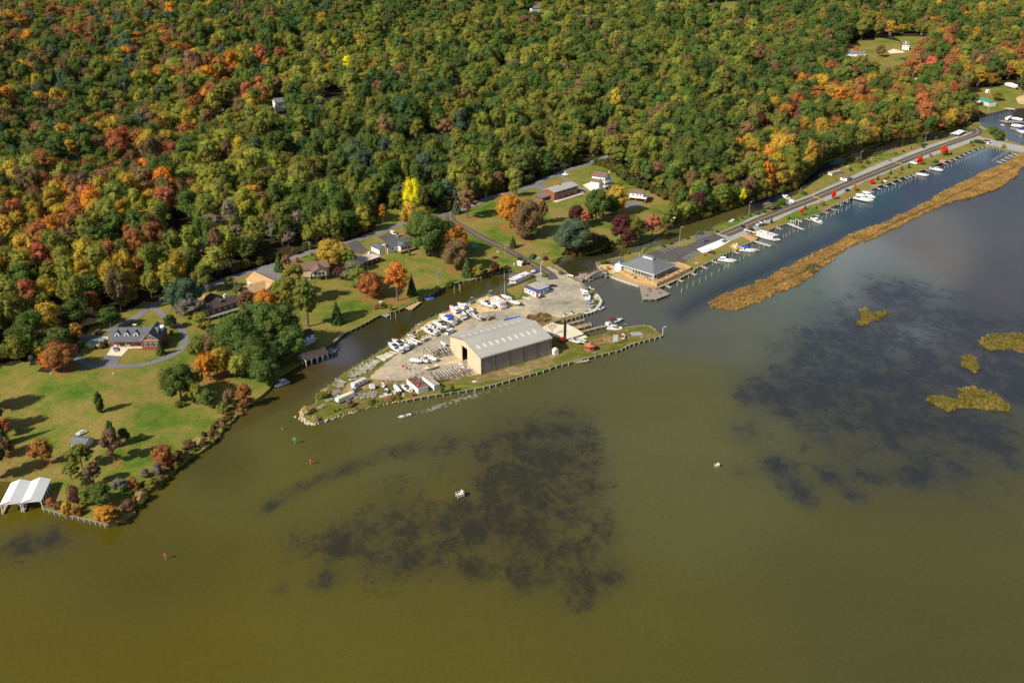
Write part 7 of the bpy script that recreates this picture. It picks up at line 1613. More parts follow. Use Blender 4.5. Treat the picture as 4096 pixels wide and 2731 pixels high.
lamp(*r6([(605,892)])[0], 10, 'dark utility pole between the lane and the grass', util=True); lamp(*r6([(1040,110)])[0], 10, 'utility pole beside the wood road above the brick house', util=True); lamp(*r9([(1412,330)])[0], 10, 'utility pole on the wood road above the cream house', util=True); lamp(*r9([(472,520)])[0], 9, 'utility pole at the left end of the wood road', util=True)
lamp(*r3([(2180,35)])[0], .1, 'stub') if False else None
lamp(*r3([(1915,1285)])[0], 5, 'white sign lamp at the tip of the picnic point', m=W_); lamp(*r12([(750,700)])[0], 6, 'white pole lamp on the far cove lawn', m=W_)
# fences
def fence(S, label, h=1.0, m=bleached, step=2.2):
    pts = [G(a, b) for a, b in S]; c = pts[0]; root = tag(empty('post_fence', c), label, 'fence'); rl_ = MB()
    for a, b in zip(pts[:-1], pts[1:]):
        n = max(1, round((b-a).length/step))
        for i in range(n):
            p = a.lerp(b, i/n) - c; MB().box(p.x-.09, p.x+.09, p.y-.09, p.y+.09, p.z-.3, p.z+h).build('post', m, root)
        rl_.bar(a-c+Vector((0, 0, h*.75)), b-c+Vector((0, 0, h*.75)), .05)
    rl_.build('rail', m, root)
fence(r10([(2110,665),(2160,668),(2210,660),(2240,655)]), 'yellowish short fence behind the office and houseboat', 1.3, bleached, 1.0)
fence(r3([(470,345),(560,400),(620,440)]), 'post fence along the channel beside the lane road', 1.0)
fence(r5([(500,755),(700,675),(860,625)]), 'line of short pale posts on the back-creek bank', .9, bleached, 4)
fence(r4([(520,535),(620,495),(690,470)]), 'weathered stake fence at the back-creek verge', 1.2, wood, 1.6)
fence(r3([(1635,185),(1650,150),(1690,130)]), 'wooden stake screen behind the restaurant', 2.0, wood_new, .8)
fence(r12([(590,1020),(660,1060),(740,1090)]), 'short white posts round the outside of the road bend', .7, W_, 2.0)
# causeway furniture
table(G(*r4([(290,1025)])[0]), .4, 'white picnic table on the grass past the terrace', W_)
p = G(*r4([(470,880)])[0]); k_ = tag(empty('pavilion', p, .4), 'small dark pavilion with pale roof below the white slab', 'pavilion'); MB().box(-1.5, 1.5, -1.2, 1.2, 2.2, 2.35).build('roof', offwhite, k_); [MB().box(x-.08, x+.08, y-.08, y+.08, 0, 2.2).build('post', dksteel, k_) for x in (-1.3, 1.3) for y in (-1, 1)]; MB().box(-1.2, 1.2, -.9, .9, 0, .8).build('counter', dksteel, k_)
p = G(*r4([(565,605)])[0]); tag(MB().cyl(0, .9, -.7, .7, .9, n=14, axis='y').build('wheel_sculpture', mat('brown drum', (.09,.035,.025), .7, .2, 2.0), None, p, .2), 'dark brown round drum at the lot entrance', 'drum')
loc, rz, L_ = seg(*r4([(1535,190),(1590,200)]), 1); s_ = tag(empty('notice_sign', loc, rz), 'white sign panel beside the causeway bushes', 'sign'); MB().box(-1.8, 1.8, -.06, .06, .6, 2.8).build('panel', W_, s_); MB().box(-1.6, -1.45, .065, .2, 0, 2.2).build('post', dksteel, s_); MB().box(1.45, 1.6, .065, .2, 0, 2.2).build('post', dksteel, s_)
deck_thing('statue_deck', 'small tan deck with a cream stone table group on the causeway', r4([(730,785),(800,745),(890,795),(810,850)]), ZB+.2, wood_new, cat='deck', legs=False, thick=.2)
for i, s in enumerate([(790,790),(830,775),(815,810)]): p = P(*r4([s])[0], ZB+.2); tag(MB().cyl(0, 0, 0, .9, .8, .5, 8).dome(0, 0, .9, .7, .7, .5, 8, 2).build('stone_seat', concrete, None, p), ['left', 'rear', 'front'][i] + ' cream stone mushroom seat on the tan deck', 'seat')
deck_thing('statue_deck', 'cluttered tan deck left of the very large houseboat', r4([(890,650),(960,620),(1110,690),(1040,725)]), ZB+.2, wood_new, cat='deck', legs=False, thick=.2)
for i, (s, m_, lb, h) in enumerate([((945,610),W_,'white parasol on the cluttered deck',2.6),((965,590),orange_w,'brown parasol on the cluttered deck',2.9),((1000,625),offwhite,'cream parasol on the cluttered deck',2.5),((1060,640),concrete,'tan parasol by the large houseboat',2.4)]):
    p = G(*r4([s])[0]); r_ = tag(empty('parasol', p), lb, 'parasol'); MB().cyl(0, 0, 0, h, .05, n=6).build('pole', steel, r_); MB().loft([[(1.5*math.cos(k*.785), 1.5*math.sin(k*.785), h-.4) for k in range(8)], [(.05*math.cos(k*.785), .05*math.sin(k*.785), h+.15) for k in range(8)]], closed=True).build('canopy', m_, r_)
deck_thing('statue_deck', 'brown planted deck beside the moored sportfishers', r5([(205,1195),(235,1160),(340,1190),(300,1225)]), ZB+.2, mat('red-brown boards', (.30,.14,.07), .8, .3, 1.0), cat='deck', legs=False, thick=.2)
deck_thing('statue_deck', 'grey platform with a rail half way along the causeway', r5([(530,1075),(600,1050),(680,1060),(610,1085)]), ZB+.2, wood_grey, cat='deck', legs=False, thick=.2)
deck_thing('statue_deck', 'tan square deck near the bright red maple', r5([(1340,790),(1370,765),(1440,775),(1400,800)]), ZB+.2, wood_new, cat='deck', legs=False, thick=.2)
for i, (f, s, m_) in enumerate([(r4,(1895,285),navy_m),(r5,(745,985),cblack),(r5,(1490,700),cblack),(r5,(1240,720),cblack)]):
    p = G(*f([s])[0]); tag(MB().cyl(0, 0, 0, 1.7, .65, .5, 10).dome(0, 0, 1.7, .75, .75, .4, 8, 2).build('litter_bin', m_, None, p), ['navy covered bin beside the yellow-green bush', 'dark bin between the orange maple and the pier', 'dark bin right of the bright red maple', 'small dark bin on the verge before the red maple'][i], 'bin')
loc, rz, L_ = seg(*r5([(60,930),(180,900)]), 1.4); s_ = tag(empty('pump_house', loc, rz), 'flat-roofed white shelter beside the causeway hut', 'hut'); MB().box(-L_/2, L_/2, -2, 2, 0, 2.2).build('wall', offwhite, s_); MB().box(-L_/2-.3, L_/2+.3, -2.3, 2.3, 2.21, 2.4).build('roof', mat('pinkish roof', (.42,.28,.22), .8, .3, .8), s_)
# lawn bits
for f, s, lb in ((r7,(585,1150),'small white post left on the long meadow'),(r7,(1310,1150),'small white post pair below the loop drive')): p = G(*f([s])[0]); tag(MB().box(-.12, .12, -.12, .12, -.1, .9).box(.5, .7, -.1, .1, -.1, .7).build('marker_post', W_, None, p), lb, 'post')
loc, rz, L_ = seg(*r8([(885,390),(970,350)]), .6); w_ = tag(empty('utility_trailer', loc, rz), 'pale flatbed trailer with odds and ends above the grey-roofed shed', 'trailer'); MB().box(-2.2, 2.2, -1.2, 1.2, .5, .7).build('bed', offwhite, w_); MB().box(-1, 1.2, -.6, .8, .7, 1.3).build('load', offwhite, w_); [MB().cyl(0, .35, min(s*1.21, s*1.4), max(s*1.21, s*1.4), .35, n=9, axis='y').build('wheel', black, w_) for s in (-1, 1)]
loc, rz, L_ = seg(*r9([(262,745),(330,770)]), .4); tag(MB().box(-3.5, 3.5, -3, 3, -.4, .15).box(-2, 0, 1, 2.5, .15, 1.0).build('patio', wood_new, None, loc, rz), 'sunlit orange patio left of the dark brown roofed house', 'patio')
p = G(*r9([(1155,510)])[0]); r_ = tag(empty('parasol', p), 'tan garden parasol on the lawn left of the cream house', 'parasol'); MB().cyl(0, 0, 0, 2.2, .05, n=6).build('pole', wood, r_); MB().loft([[(1.5*math.cos(k*.785), 1.5*math.sin(k*.785), 1.9) for k in range(8)], [(.05*math.cos(k*.785), .05*math.sin(k*.785), 2.5) for k in range(8)]], closed=True).build('canopy', tan_sh, r_)
p = G(*r6([(1145,130)])[0]); r_ = tag(empty('fountain', p), 'white round fountain at the top of the brick house drive', 'fountain'); MB().cyl(0, 0, -.2, .5, 2.8, n=16).build('basin', W_, r_); MB().cyl(0, 0, .5, 1.6, .3, n=8).cyl(0, 0, 1.6, 1.75, .9, n=12).build('bowl', W_, r_)
for f, s, lb, m_ in ((r6,(2140,520),'white flat boat cover on the brown lawn',W_),(r6,(2215,530),'tan square table on the brown lawn',tan_sh),(r10,(540,822),None,None)):
    if lb: p = G(*f([s])[0]); tag(MB().box(-2.2, 2.2, -1.3, 1.3, -.1, .5, .2, .2).build('lawn_platform', m_, None, p, .3), lb, 'platform')
for f, s, lb, m_, sz in ((r10,(365,985),'white garden box by the creek bushes',W_,(1.8,1.0,1.6)),(r10,(1740,380),'white rounded propane tank on the grass by the lane',W_,(1.0,.6,.9)),(r10,(1930,535),'white easel-like play frame beside the tool shed',W_,(.9,.3,1.8)),(r1,(240,40),'orange fire pit on the big lawn',orange_w,(1.6,1.0,.8)),(r3,(240,250),'white low gate between the green shrubs',W_,(3.2,.3,1.0)),(r7,(360,975),'grey garden hut under the yellow-green tree',silver,(2.2,2,2.2)),(r9,(1485,690),'small orange seat at the top of the big lawn',orange_w,(1.4,.8,.8)),(r2,(395,1165),'white square hatch on the dirt south of the shed',W_,(1.6,1.2,.3)),(r7,(1735,1008),'orange garden ornament by the loop drive',orange_w,(.8,.5,.6)),(r3,(1025,780),'small white cone marker on the gravel',W_,(.7,.7,1.6)),(r1,(1215,1220),'white notice board at the start of the river bulkhead',W_,(1.0,.2,1.8)),(r5,(705,1035),'white covered stack beside the causeway pier',W_,(3.0,2.0,1.8)),(r12,(290,445),'white box at the far wood edge',W_,(2.5,2,2)),(r12,(735,350),'white gable glimpsed through the orange far trees',W_,(4,3,3.5)),(r12,(1280,1120)if 0 else (610,1335),'white tank by the basin end hut',W_,(1.6,1.4,1.4)),(r12,(1105,1285),'white rock pile on the back cove bank',W_,(2.5,1.2,1.2))):
    p = G(*f([s])[0]); a, b, c = sz; tag(MB().box(-a/2, a/2, -b/2, b/2, -.2, c*.8).box(-a*.42, a*.42, -b*.4, b*.4, c*.8, c, a*.08, b*.1).build('garden_item', m_, None, p, .4), lb, 'garden item')
# ---------------------------------------------------------------- trees of the yards, lawns and verges
LIT = []
def yt(f, x, y, h, w, kind, color, label, **k):
    a, b = f([(x, y)])[0]; p = G(a, b); p.z -= .1
    if f in (r6, r9, r10) and kind in ('big', 'broad', 'loose') and h > 8: h *= 1.15; w *= 1.22
    if kind in ('broad', 'big', 'loose') and color in ('orange', 'rust', 'gold', 'brown') and h > 8:
        cx_, cy_ = p.x + .3, p.y + .3; LIT.append([(cx_ + w*rgt.uniform(.42, .62)*math.cos(t*.698), cy_ + w*rgt.uniform(.42, .62)*math.sin(t*.698)) for t in range(9)])
    return tree_at(p, kind, h, w, color, label, **k)
S_ = lambda l: [tuple(a) for a in l]
Y = [
 # lower left lawn (r8)
 (r8,1150,140,10.5,5.2,'col','dkgreen','rounded dark green cedar alone on the lawn with a long shadow'),
 (r8,500,735,11,8.5,'broad','rust','orange-rust tree left of the grey-roofed shed'),
 (r8,1295,540,13,5.5,'col','dkgreen','dark columnar cedar behind the brown tree on the lawn'),
 (r8,1420,480,6,5,'broad','dkgreen','small dark round tree beside the columnar cedar'),
 (r8,1310,690,12.5,8,'broad','brown','brown tree in front of the columnar cedar'),
 (r8,1620,445,3.2,3.4,'shrub','yelgreen','small yellow-green bush right of the cedars'),
 (r8,940,780,11,9,'loose','olive','drooping olive willow below the grey-roofed shed'),
 (r8,1080,960,10,6,'loose','brown','thin brown tree above the bulkhead clump'),
 (r8,820,905,7.5,6.5,'loose','olive','thin leaning olive tree with visible trunk'),
 (r8,1880,745,9.5,9,'broad','rust','rust oak at the water edge'),
 (r8,900,1200,8.5,6,'broad','maroon','maroon tree left in the shoreline clump'),
 (r8,1030,1190,8.5,7.5,'broad','olive','olive tree in the middle of the shoreline clump'),
 (r8,1190,1210,9.5,8,'broad','green','yellow-tipped green tree right in the shoreline clump'),
 (r8,1000,1000,6,5,'shrub','green','green bush topping the shoreline clump'),
 (r8,820,1140,7,3.5,'loose','olive','slim sapling left of the shoreline clump'),
 (r8,780,1290,5.5,5.5,'shrub','gold','golden bush at the bulkhead corner'),(r8,870,1310,4.5,5,'shrub','rust','rust bush right of the golden bush'),
 (r8,1210,1400,6.5,8.5,'loose','orange','thin orange and grey tree at the tip of the bulkhead'),(r8,1320,1340,4.5,5,'shrub','brown','brown scrub right of the bulkhead tip'),
 (r8,580,1200,3.6,3.6,'shrub','red','reddish bush at the boathouse corner'),(r8,670,1230,3,4,'shrub','brown','low brown scrub behind the pale bulkhead'),
 (r8,1520,1010,5,6,'shrub','rust','rust bush on the shore slope'),(r8,1660,870,4,4,'shrub','grey','pale grey bush on the shore slope'),(r8,1820,850,5.5,6,'shrub','grey','grey-green thicket bush by the water'),
 (r8,1600,1130,4.5,6,'shrub','tan','tan reeds bush low on the shore'),(r8,1460,1240,5,6,'shrub','brown','brown thicket above the stone corner'),(r8,1730,990,4,5,'shrub','olive','olive scrub at the water edge'),(r8,2150,560,4.5,6,'shrub','brown','brown scrub further up the shore'),
 (r8,1380,1050,6,6,'loose','grey','bare grey twiggy bush behind the shore'),(r8,2270,520,4,5,'shrub','tan','pale tan scrub near the top of the shore'),
 (r8,30,520,17,7,'cone','dkgreen','dark spruce cut by the left frame edge'),(r8,-60,380,17,9,'broad','dkgreen','dark tree outside the left edge beyond the meadow'),(r8,80,420,9,4.5,'loose','red','red sapling at the left frame edge'),(r8,60,640,9,8,'broad','brown','brown-green tree low at the left frame edge'),(r8,-30,880,14,10,'broad','dkgreen','dark tree at the left edge above the boathouse'),(r8,-150,150,18,12,'broad','dkgreen','tall dark tree beyond the left edge of the meadow'),
 # round the brick house (r7)
 (r7,740,1105,14,13,'big','rust','broad orange-red tree at the left end of the loop drive'),
 (r7,230,990,13,10,'broad','yelgreen','pale yellow-green tree at the meadow edge'),(r7,470,960,8,6,'broad','yelgreen','small yellow-green tree beside the garden hut'),
 (r7,480,900,11,10,'broad','brown','dark brown tree behind the small yellow-green one'),
 (r7,1290,620,11,11,'broad','dkgreen','dark round tree behind the brick house'),(r7,1980,620,7.5,7,'broad','dkgreen','dark tree at the right gable of the brick house'),
 (r7,1870,920,8,5.5,'cone','green','small green conifer in front of the brick house'),(r7,1680,815,2.6,3.4,'shrub','dkgreen','clipped bush at the brick gable'),(r7,1935,825,3,3.4,'shrub','brown','brown round bush by the small conifer'),(r7,2000,690,2.8,3,'shrub','gold','golden bush behind the brick wing'),
 (r7,2110,1450,17,14,'big','green','large round green tree with golden tint above the shore wood'),
 (r7,1180,850,3.5,4,'shrub','brown','brown bush at the pool corner'),(r7,1240,820,4,4,'shrub','green','green bush between pool and house'),(r7,1080,860,2.5,5,'shrub','green','low green bush on the pool edge'),(r7,940,840,3,5,'shrub','olive','olive bush left of the pool'),
 (r7,1150,680,3,5,'shrub','brown','brown bush behind the pool'),(r7,1540,470+30,0.1,0.1,None,None,None),
 (r7,2080,1530,3,5,'shrub','olive','low olive bush under the large round tree'),
 (r7,2290,1500,10,6,'broad','yelgreen','yellow-green small tree right of the large round green tree'),
 # centre left: round the dark-roofed houses (r9)
 (r9,110,900,15,14,'big','bluegreen','rounded blue-green tree left of the dark brown roofed house'),(r9,20,880,13,4.5,'col','dkgreen','narrow dark cedar beside the rounded blue-green tree'),(r9,170,970,10,12,'broad','grey','grey-green spreading tree below the rounded blue-green tree'),
 (r9,350,750,13,7,'bare','brown','white-trunked bare birch above the dark brown roofed house'),(r9,300,700,11,9,'broad','olive','olive tree behind the white-trunked birch'),
 (r9,290,1110,8.5,8,'broad','yelgreen','yellow-leaved tree at the bend of the loop drive'),
 (r9,1090,480,11,7.5,'cone','green','green pine at the head of the parking spur'),(r9,1170,480,8.5,5,'loose','brown','thin brown tree beside the green pine'),
 (r9,580,650,6,6,'broad','green','green tree between the two brown roofs'),(r9,650,700,7,6,'cone','bluegreen','bluish conifer behind the tan roof'),(r9,690,760,8,4,'loose','olive','thin olive tree between the two houses'),
 (r9,760,900,9,8,'broad','brown','brown tree below the tan-roofed house'),(r9,960,900,10,9,'big','orange','large russet-orange tree below the tan-roofed house'),
 (r9,1130,850,13,10,'big','olive','big olive tree behind the russet one'),(r9,1220,720,10,9,'broad','green','green tree right of the tan-roofed house'),(r9,1390,1060,24,10,'loose','olive','very tall two-trunked olive tree by the creek cottage'),
 (r9,1280,820,17,11,'broad','olive','tall olive tree on the edge of the big lawn'),
 (r9,1700,1030,13,8,'cone','dkgreen','lone dark conifer on the big lawn'),
 (r9,1280,395,3.4,3.4,'shrub','red','small red maple beside the wood road'),(r9,1500,400,6,5,'broad','green','green tree beside the cream house roof'),(r9,1650,440,14,14,'big','gold','large golden-orange tree beside the pink flat roof'),(r9,1820,480,12,8,'loose','olive','thin yellow-olive tree before the pink flat roof'),
 (r9,1720,580,8,7,'broad','maroon','maroon tree right of the screened porch'),(r9,1890,640,11,12,'broad','grey','grey-green tree below the pink flat roof'),(r9,2040,740,11,11,'broad','rust','russet-brown tree at the right of the big lawn'),
 (r9,1260,510,4,4.5,'shrub','brown','dark bush left of the cream house'),(r9,1430,320,2.4,2.4,'shrub','yelgreen','yellow-green bush at the pole by the wood road'),
 # the oak grove on the bank
 (r9,700,1400,19,17,'big','green','great green oak, left of the bank grove'),(r9,900,1310,21,17,'big','green','great green oak, crown of the bank grove'),(r9,1130,1320,20,16,'big','green','great darkish green oak, right back of the bank grove'),(r9,1230,1390,13,11,'big','green','green oak nearest the creek cottage'),(r9,780,1520,15,13,'big','green','dark green oak low in the bank grove'),
 (r9,570,1470,14,12,'big','green','green oak on the left slope of the bank grove'),(r9,470,1340,12,10,'broad','dkgreen','dark oak behind the left slope of the grove'),(r9,290,1440,12,9,'broad','olive','olive tree at the left foot of the bank grove'),(r9,400,1450,12,9,'broad','brown','brownish tree between grove and orange maple'),
 (r9,880,1560,14,12,'big','green','green oak at the bottom of the bank grove'),(r9,370,1620,12,9,'broad','orange','orange-red maple below the bank grove'),(r9,490,1600,12,8,'broad','gold','golden maple beside the orange-red one'),(r9,690,1600,11,8,'broad','yelgreen','yellow-green maple before the bank grove'),(r9,60,1570,3,4,'shrub','green','low bush by the round tree'),
 (D2S,480,935,9,8,'broad','green','dark yellow-green tree on the wooded shore'),(D2S,563,930,9,7,'broad','rust','russet tree on the wooded shore point'),(D2S,530,930,8,6,'broad','brown','brown tree beside the russet shore tree'),(D2S,512,945,6,6,'shrub','olive','olive shore bush beside the russet tree'),(D2S,458,893,10,5,'loose','yelgreen','yellow-green slim tree right of the large round green tree'),(D2S,610,880,12,12,'big','green','green tree overhanging the dark creek bank'),(D2S,640,840,12,12,'big','dkgreen','dark tree behind the arched boathouse'),
 # r10: creek bank and lane
 (r10,250,910,13,11,'broad','rust','rust and green tree by the creek garden box'),(r10,100,830,11,11,'broad','olive','olive tree left of the rust and green tree'),(r10,560,950,20,11,'loose','orange','tall thin orange tree above the yellow dock'),(r10,730,885,13,7,'cone','dkgreen','dark conifer beside the blue covered lift'),
 (r10,1040,770,14,12,'bare','brown','bare vase-shaped tree on the creek bank'),(r10,900,420,24,19,'big','green','huge green tree in front of the bend of the roads'),(r10,1120,400,18,13,'big','dkgreen','dark right half behind the huge green tree'),(r10,1230,420,16,14,'big','orange','orange-crowned tree beside the lane'),(r10,1250,590,16,12,'big','brown','dark brown tree below the orange-crowned one'),
 (r10,1380,660,12,9,'cone','green','green pine at the creek bank bend'),(r10,1520,665,7,6,'broad','yelgreen','yellow-green bush tree by the creek bank'),(r10,1450,660,5,4,'shrub','orange','orange bush beside the yellow-green one'),(r10,1700,640,7,6.5,'broad','maroon','crimson round tree at the creek head'),
 (r10,1915,325,8,6,'cone','dkgreen','small dark conifer in the middle of the lane meadow'),(r10,700,420,4.5,2.2,'col','green','small clipped cypress before the white house deck'),(r10,720,200,17,10,'broad','gold','golden-brown tree behind the white house'),(r10,1030,820,3,4,'shrub','gold','golden bush under the bare vase-shaped tree'),
 (r10,1000,445,7,6,'loose','brown','brown scrub under the huge green tree'),(r10,2000,480,3,5,'shrub','dkgreen','dark round bush left of the white tool shed'),(r10,2050,520,3.4,5,'shrub','bluegreen','bluish round bush right of the white tool shed'),(r10,2150,450,4,6,'shrub','bluegreen','bluish thicket across the lane'),(r10,2300,470,3,4,'shrub','maroon','maroon bush by the channel head'),(r3,440,290,3,6,'shrub','yelgreen','yellow-green bush on the channel bank'),
 (r10,370,1030,3.5,6,'shrub','olive','olive scrub by the private dock'),(r10,310,1040,3,4,'shrub','red','dark red scrub by the private dock'),(r10,480,1060,4.5,3,'shrub','yelgreen','bright green palm-like bush by the dock'),(r10,1180,790,3,7,'shrub','dkgreen','dark hedge on the creek bank'),
 # r6: big lawn
 (r6,650,610,20,13,'big','orange','tree with fiery orange left side on the big lawn'),(r6,800,690,21,13,'big','brown','dark bronze tree right of the fiery orange one'),(r6,700,330,12,8,'broad','olive','olive-brown tree behind the fiery orange one'),(r6,770,710,9,8,'broad','brown','low brown tree at the foot of the bronze one'),(r6,870,710,8,7,'broad','dkgreen','low dark tree at the foot of the bronze one'),
 (r6,940,570,14,6,'loose','brown','slim brown tree right of the bronze one'),(r6,270,520,18,11,'loose','brown','thin brown-red tree near the road bend'),(r6,170,480,12,8,'cone','bluegreen','bluish conifer near the road bend'),(r6,435,360,9,5,'bare','brown','small bare tree at the top of the lawn'),(r6,680,780,7,5,'cone','dkgreen','small cone-shaped tree low on the lawn'),
 (r6,1210,840,19,17,'big','bluegreen','big blue-green tree at the back creek'),(r6,1250,600,13,9,'broad','maroon','maroon-brown tree behind the big blue-green tree'),(r6,1320,610,11,6,'loose','red','red slim tree behind the big blue-green tree'),(r6,1420,550,19,12,'big','green','tall bright green tree before the white tall house'),(r6,1370,560,9,6,'broad','dkgreen','dark low tree at the foot of the tall green one'),(r6,1600,480,17,12,'broad','gold','golden-brown tree right of the tall green one'),(r6,1560,500,13,11,'broad','dkgreen','dark tree between tall green and golden ones'),
 (r6,1400,760,8,9,'broad','brown','brown scrub tree on the back creek bank'),(r6,1480,770,7,8,'broad','dkgreen','dark bank scrub right of the brown one'),(r6,1340,690,6,6,'shrub','olive','olive scrub above the back creek'),
 (r6,1640,740,15,11,'broad','maroon','purple-maroon tree at the back creek bend'),(r6,1740,740,14,10,'broad','olive','olive tree between the maroon and orange bank trees'),(r6,1700,780,9,7,'broad','maroon','low purple tree overhanging the back creek'),(r6,1920,720,16,9,'loose','red','fiery red tree on the back creek bank'),(r6,1820,720,12,8,'loose','brown','brown thin tree beside the fiery red one'),
 (D2S,948,492,24,12,'big','yellow','very tall bright yellow tree at the wood edge'),(D2S,972,530,15,13,'big','gold','golden-olive tree before the very tall yellow one'),(D2S,880,512,13,5,'loose','orange','narrow orange-red tree in the small clearing'),
 (D2S,1070,600,7,6,'cone','green','green pine low by the lane'),(D2S,1283,243,15,9,'bare','brown','dead white bare tree in the upper wood'),
 (r4,100,280,14,9,'broad','green','green tree at the brown lawn edge'),(r4,300,370,17,11,'big','maroon','purple-maroon tree at the brown lawn bank'),(r4,880,210,12,8,'broad','yellow','bright yellow tree over the back creek'),
 # causeway shrubs and maples
 (r4,330,620,1.8,6,'shrub','bluegreen','low grey-green hedge at the lot edge'),(r4,425,580,1.6,3.4,'shrub','bluegreen','round shrub, first past the lot hedge'),(r4,480,570,1.6,3,'shrub','bluegreen','round shrub, second past the lot hedge'),(r4,170,690,1.8,3,'shrub','dkgreen','dark shrub by the tall lot lamp'),
 (r4,835,445,2,3,'shrub','bluegreen','shrub beside the moored white boat on the verge'),(r4,905,420,1.6,3,'shrub','bluegreen','low shrub left of the verge lamp'),(r4,1008,390,2,3,'shrub','bluegreen','low shrub at the verge lamp foot'),(r4,1100,360,2.4,5.5,'shrub','green','long green shrub right of the verge lamp'),(r4,1190,330,2.2,4.5,'shrub','green','green shrub next right on the verge'),
 (r4,1250,300,5.5,8,'broad','grey','broad olive-grey verge thicket'),(r4,1350,280,4.5,7,'shrub','green','green thicket beside the olive-grey one'),(r4,1430,240,5.5,7,'shrub','green','dark green thicket before the white sign'),(r4,1690,90,6,5,'cone','olive','ragged olive pine on the verge'),(r4,1740,100,2.5,4,'shrub','dkgreen','dark shrub right of the ragged pine'),
 (r4,1295,480,4.8,2.3,'cone','dkgreen','small dark cypress by the boat trailer'),(r4,1745,300,4.5,2.8,'cone','green','small green cypress before the red sapling'),(r4,1695,380,5.5,2.4,'loose','brightred','slim bright red sapling by the piers'),(r4,1980,245,4,5.5,'shrub','yelgreen','round yellow-green bush on the causeway grass'),(r4,2120,160,6.5,3,'loose','brightred','bright red maple on the causeway gravel'),(r4,1530,425,2,2.5,'shrub','dkgreen','dark bush on the near grass strip'),(r4,390,915,2.4,2.4,'shrub','orange','small orange bush left of the dark pavilion'),(r4,520,895,1.6,2,'shrub','green','green bush right of the dark pavilion'),
 (r5,95,1232,6.5,3.6,'broad','brightred','bright red maple nearest the black car'),(r5,348,1130,5,4,'broad','orange','orange maple above the sportfishers'),(r5,375,1140,2.2,3,'shrub','dkgreen','dark bush under the orange maple'),(r5,555,1055,5,4.6,'broad','brightred','red maple beside the grey platform'),(r5,622,1005,4.4,2.6,'cone','dkgreen','dark cypress, first of the causeway group'),(r5,675,1045,3.6,2.4,'cone','dkgreen','dark cypress, lower of the causeway group'),(r5,773,940,4.6,2.6,'cone','dkgreen','dark cypress, upper of the causeway group'),(r5,715,1000,2,3,'shrub','brown','brown bush near the dark bin'),
 (r5,880,935,4.2,2.6,'broad','orange','small orange-red maple before the fourth cypress'),(r5,905,890,4.6,2.6,'cone','green','green cypress behind the small orange-red maple'),(r5,988,865,5,2.8,'cone','green','green cypress left of the covered boat'),(r5,1110,825,7,4.6,'broad','brightred','red-topped maple right of the covered boat'),(r5,1145,790,4.6,2.4,'cone','dkgreen','cypress hugging the red-topped maple'),(r5,1400,715,8,6.5,'broad','brightred','largest bright red maple on the causeway'),(r5,1305,800,3,6,'shrub','green','green round bush by the tan square deck'),(r5,1260,735,3,1.6,'cone','dkgreen','thin dark cypress on the far gravel'),
 (r5,835,985,1.8,2.4,'shrub','maroon','maroon bush by the boardwalk'),(r5,1820,570,3.6,11,'shrub','bluegreen','wide grey-green hedge inside the road bend'),(r5,1725,575,3.6,2.6,'shrub','dkgreen','dark bush at the left of the wide hedge'),(r5,1745,605,2.4,4,'shrub','rust','rust bush below the wide hedge'),(r5,2110,630,4.4,4.4,'shrub','yelgreen','yellow-green bush at the far basin wall'),
 (r5,1975,465,8,10,'broad','green','green round tree outside the road bend'),(r5,2050,545,9,11,'broad','green','larger green round tree outside the road bend'),(r5,2120,520,6,3.5,'loose','orange','orange sapling beside the larger green tree'),(r5,1120,600,8,7,'loose','green','ragged green tree on the back-creek verge'),(r5,1160,625,3,4,'shrub','dkgreen','dark bush under the ragged verge tree'),
 (r5,830,700,2.5,4,'shrub','olive','olive verge bush, middle of the back creek'),(r5,925,675,2.4,3,'shrub','green','green verge bush, right of the olive one'),(r5,500,810,3,5,'shrub','green','green verge bush near the creek lamp'),(r5,440,860,3,5,'shrub','olive','olive verge bush below the creek lamp'),(r5,300,900,3,3,'shrub','dkgreen','dark verge bush right of the pink-roofed hut'),(r5,380,800,5,7,'shrub','brown','brown thicket at the creek lamp'),(r5,560,780,3.5,6,'shrub','tan','tan thicket right of the creek lamp'),(r5,1700,430,5,5,'broad','olive','olive bush at the road bend'),(r5,1310,530,3,3,'shrub','green','green bush by the green-canvas boat'),(r5,270,870,3,5,'shrub','tan','tan bush right of the hut'),
 (r5,1020,640,3,1.6,'cone','dkgreen','thin sapling on the back verge'),(r5,1045,645,1.8,2.6,'shrub','red','red low bush on the back verge'),
 (r3,1130,315,2.6,6,'shrub','green','green bushes at the channel corner by the restaurant'),(r3,1180,400,3,3,'shrub','orange','small orange shrub on the sand terrace'),(r3,1460,190,2,2.4,'shrub','green','shrub behind the restaurant kitchen'),(r3,1355,215,2,2.4,'shrub','green','shrub left behind the restaurant kitchen'),(r3,1920,90,2,3.4,'shrub','green','shrub at the back lot corner'),(r3,2020,60,2,3.4,'shrub','green','second shrub along the back lot edge'),(r3,1430,1250,.1,.1,None,None,None),
 (r3,430,1280,8.5,8,'bareb','brown','leafless spreading tree behind the big shed'),(r3,960,725,2.4,3,'shrub','yelgreen','yellow-green bush by the large white boat ashore'),(r3,1005,835,2,2.6,'shrub','yelgreen','low bush above the silver cars'),(r3,550,460,2.4,3.5,'shrub','brown','brown bush at the lane bend'),(r3,320,490,2,5,'shrub','olive','olive shrubs at the white pole'),
 (r1,1648,1182,4.4,2.4,'col','green','clipped round-topped cedar, left of the bulkhead pair'),(r1,1760,1165,4.2,2.6,'col','green','clipped round-topped cedar, right of the bulkhead pair'),(r1,1318,1215,2.4,2.4,'shrub','red','red bush on the river bank below the containers'),
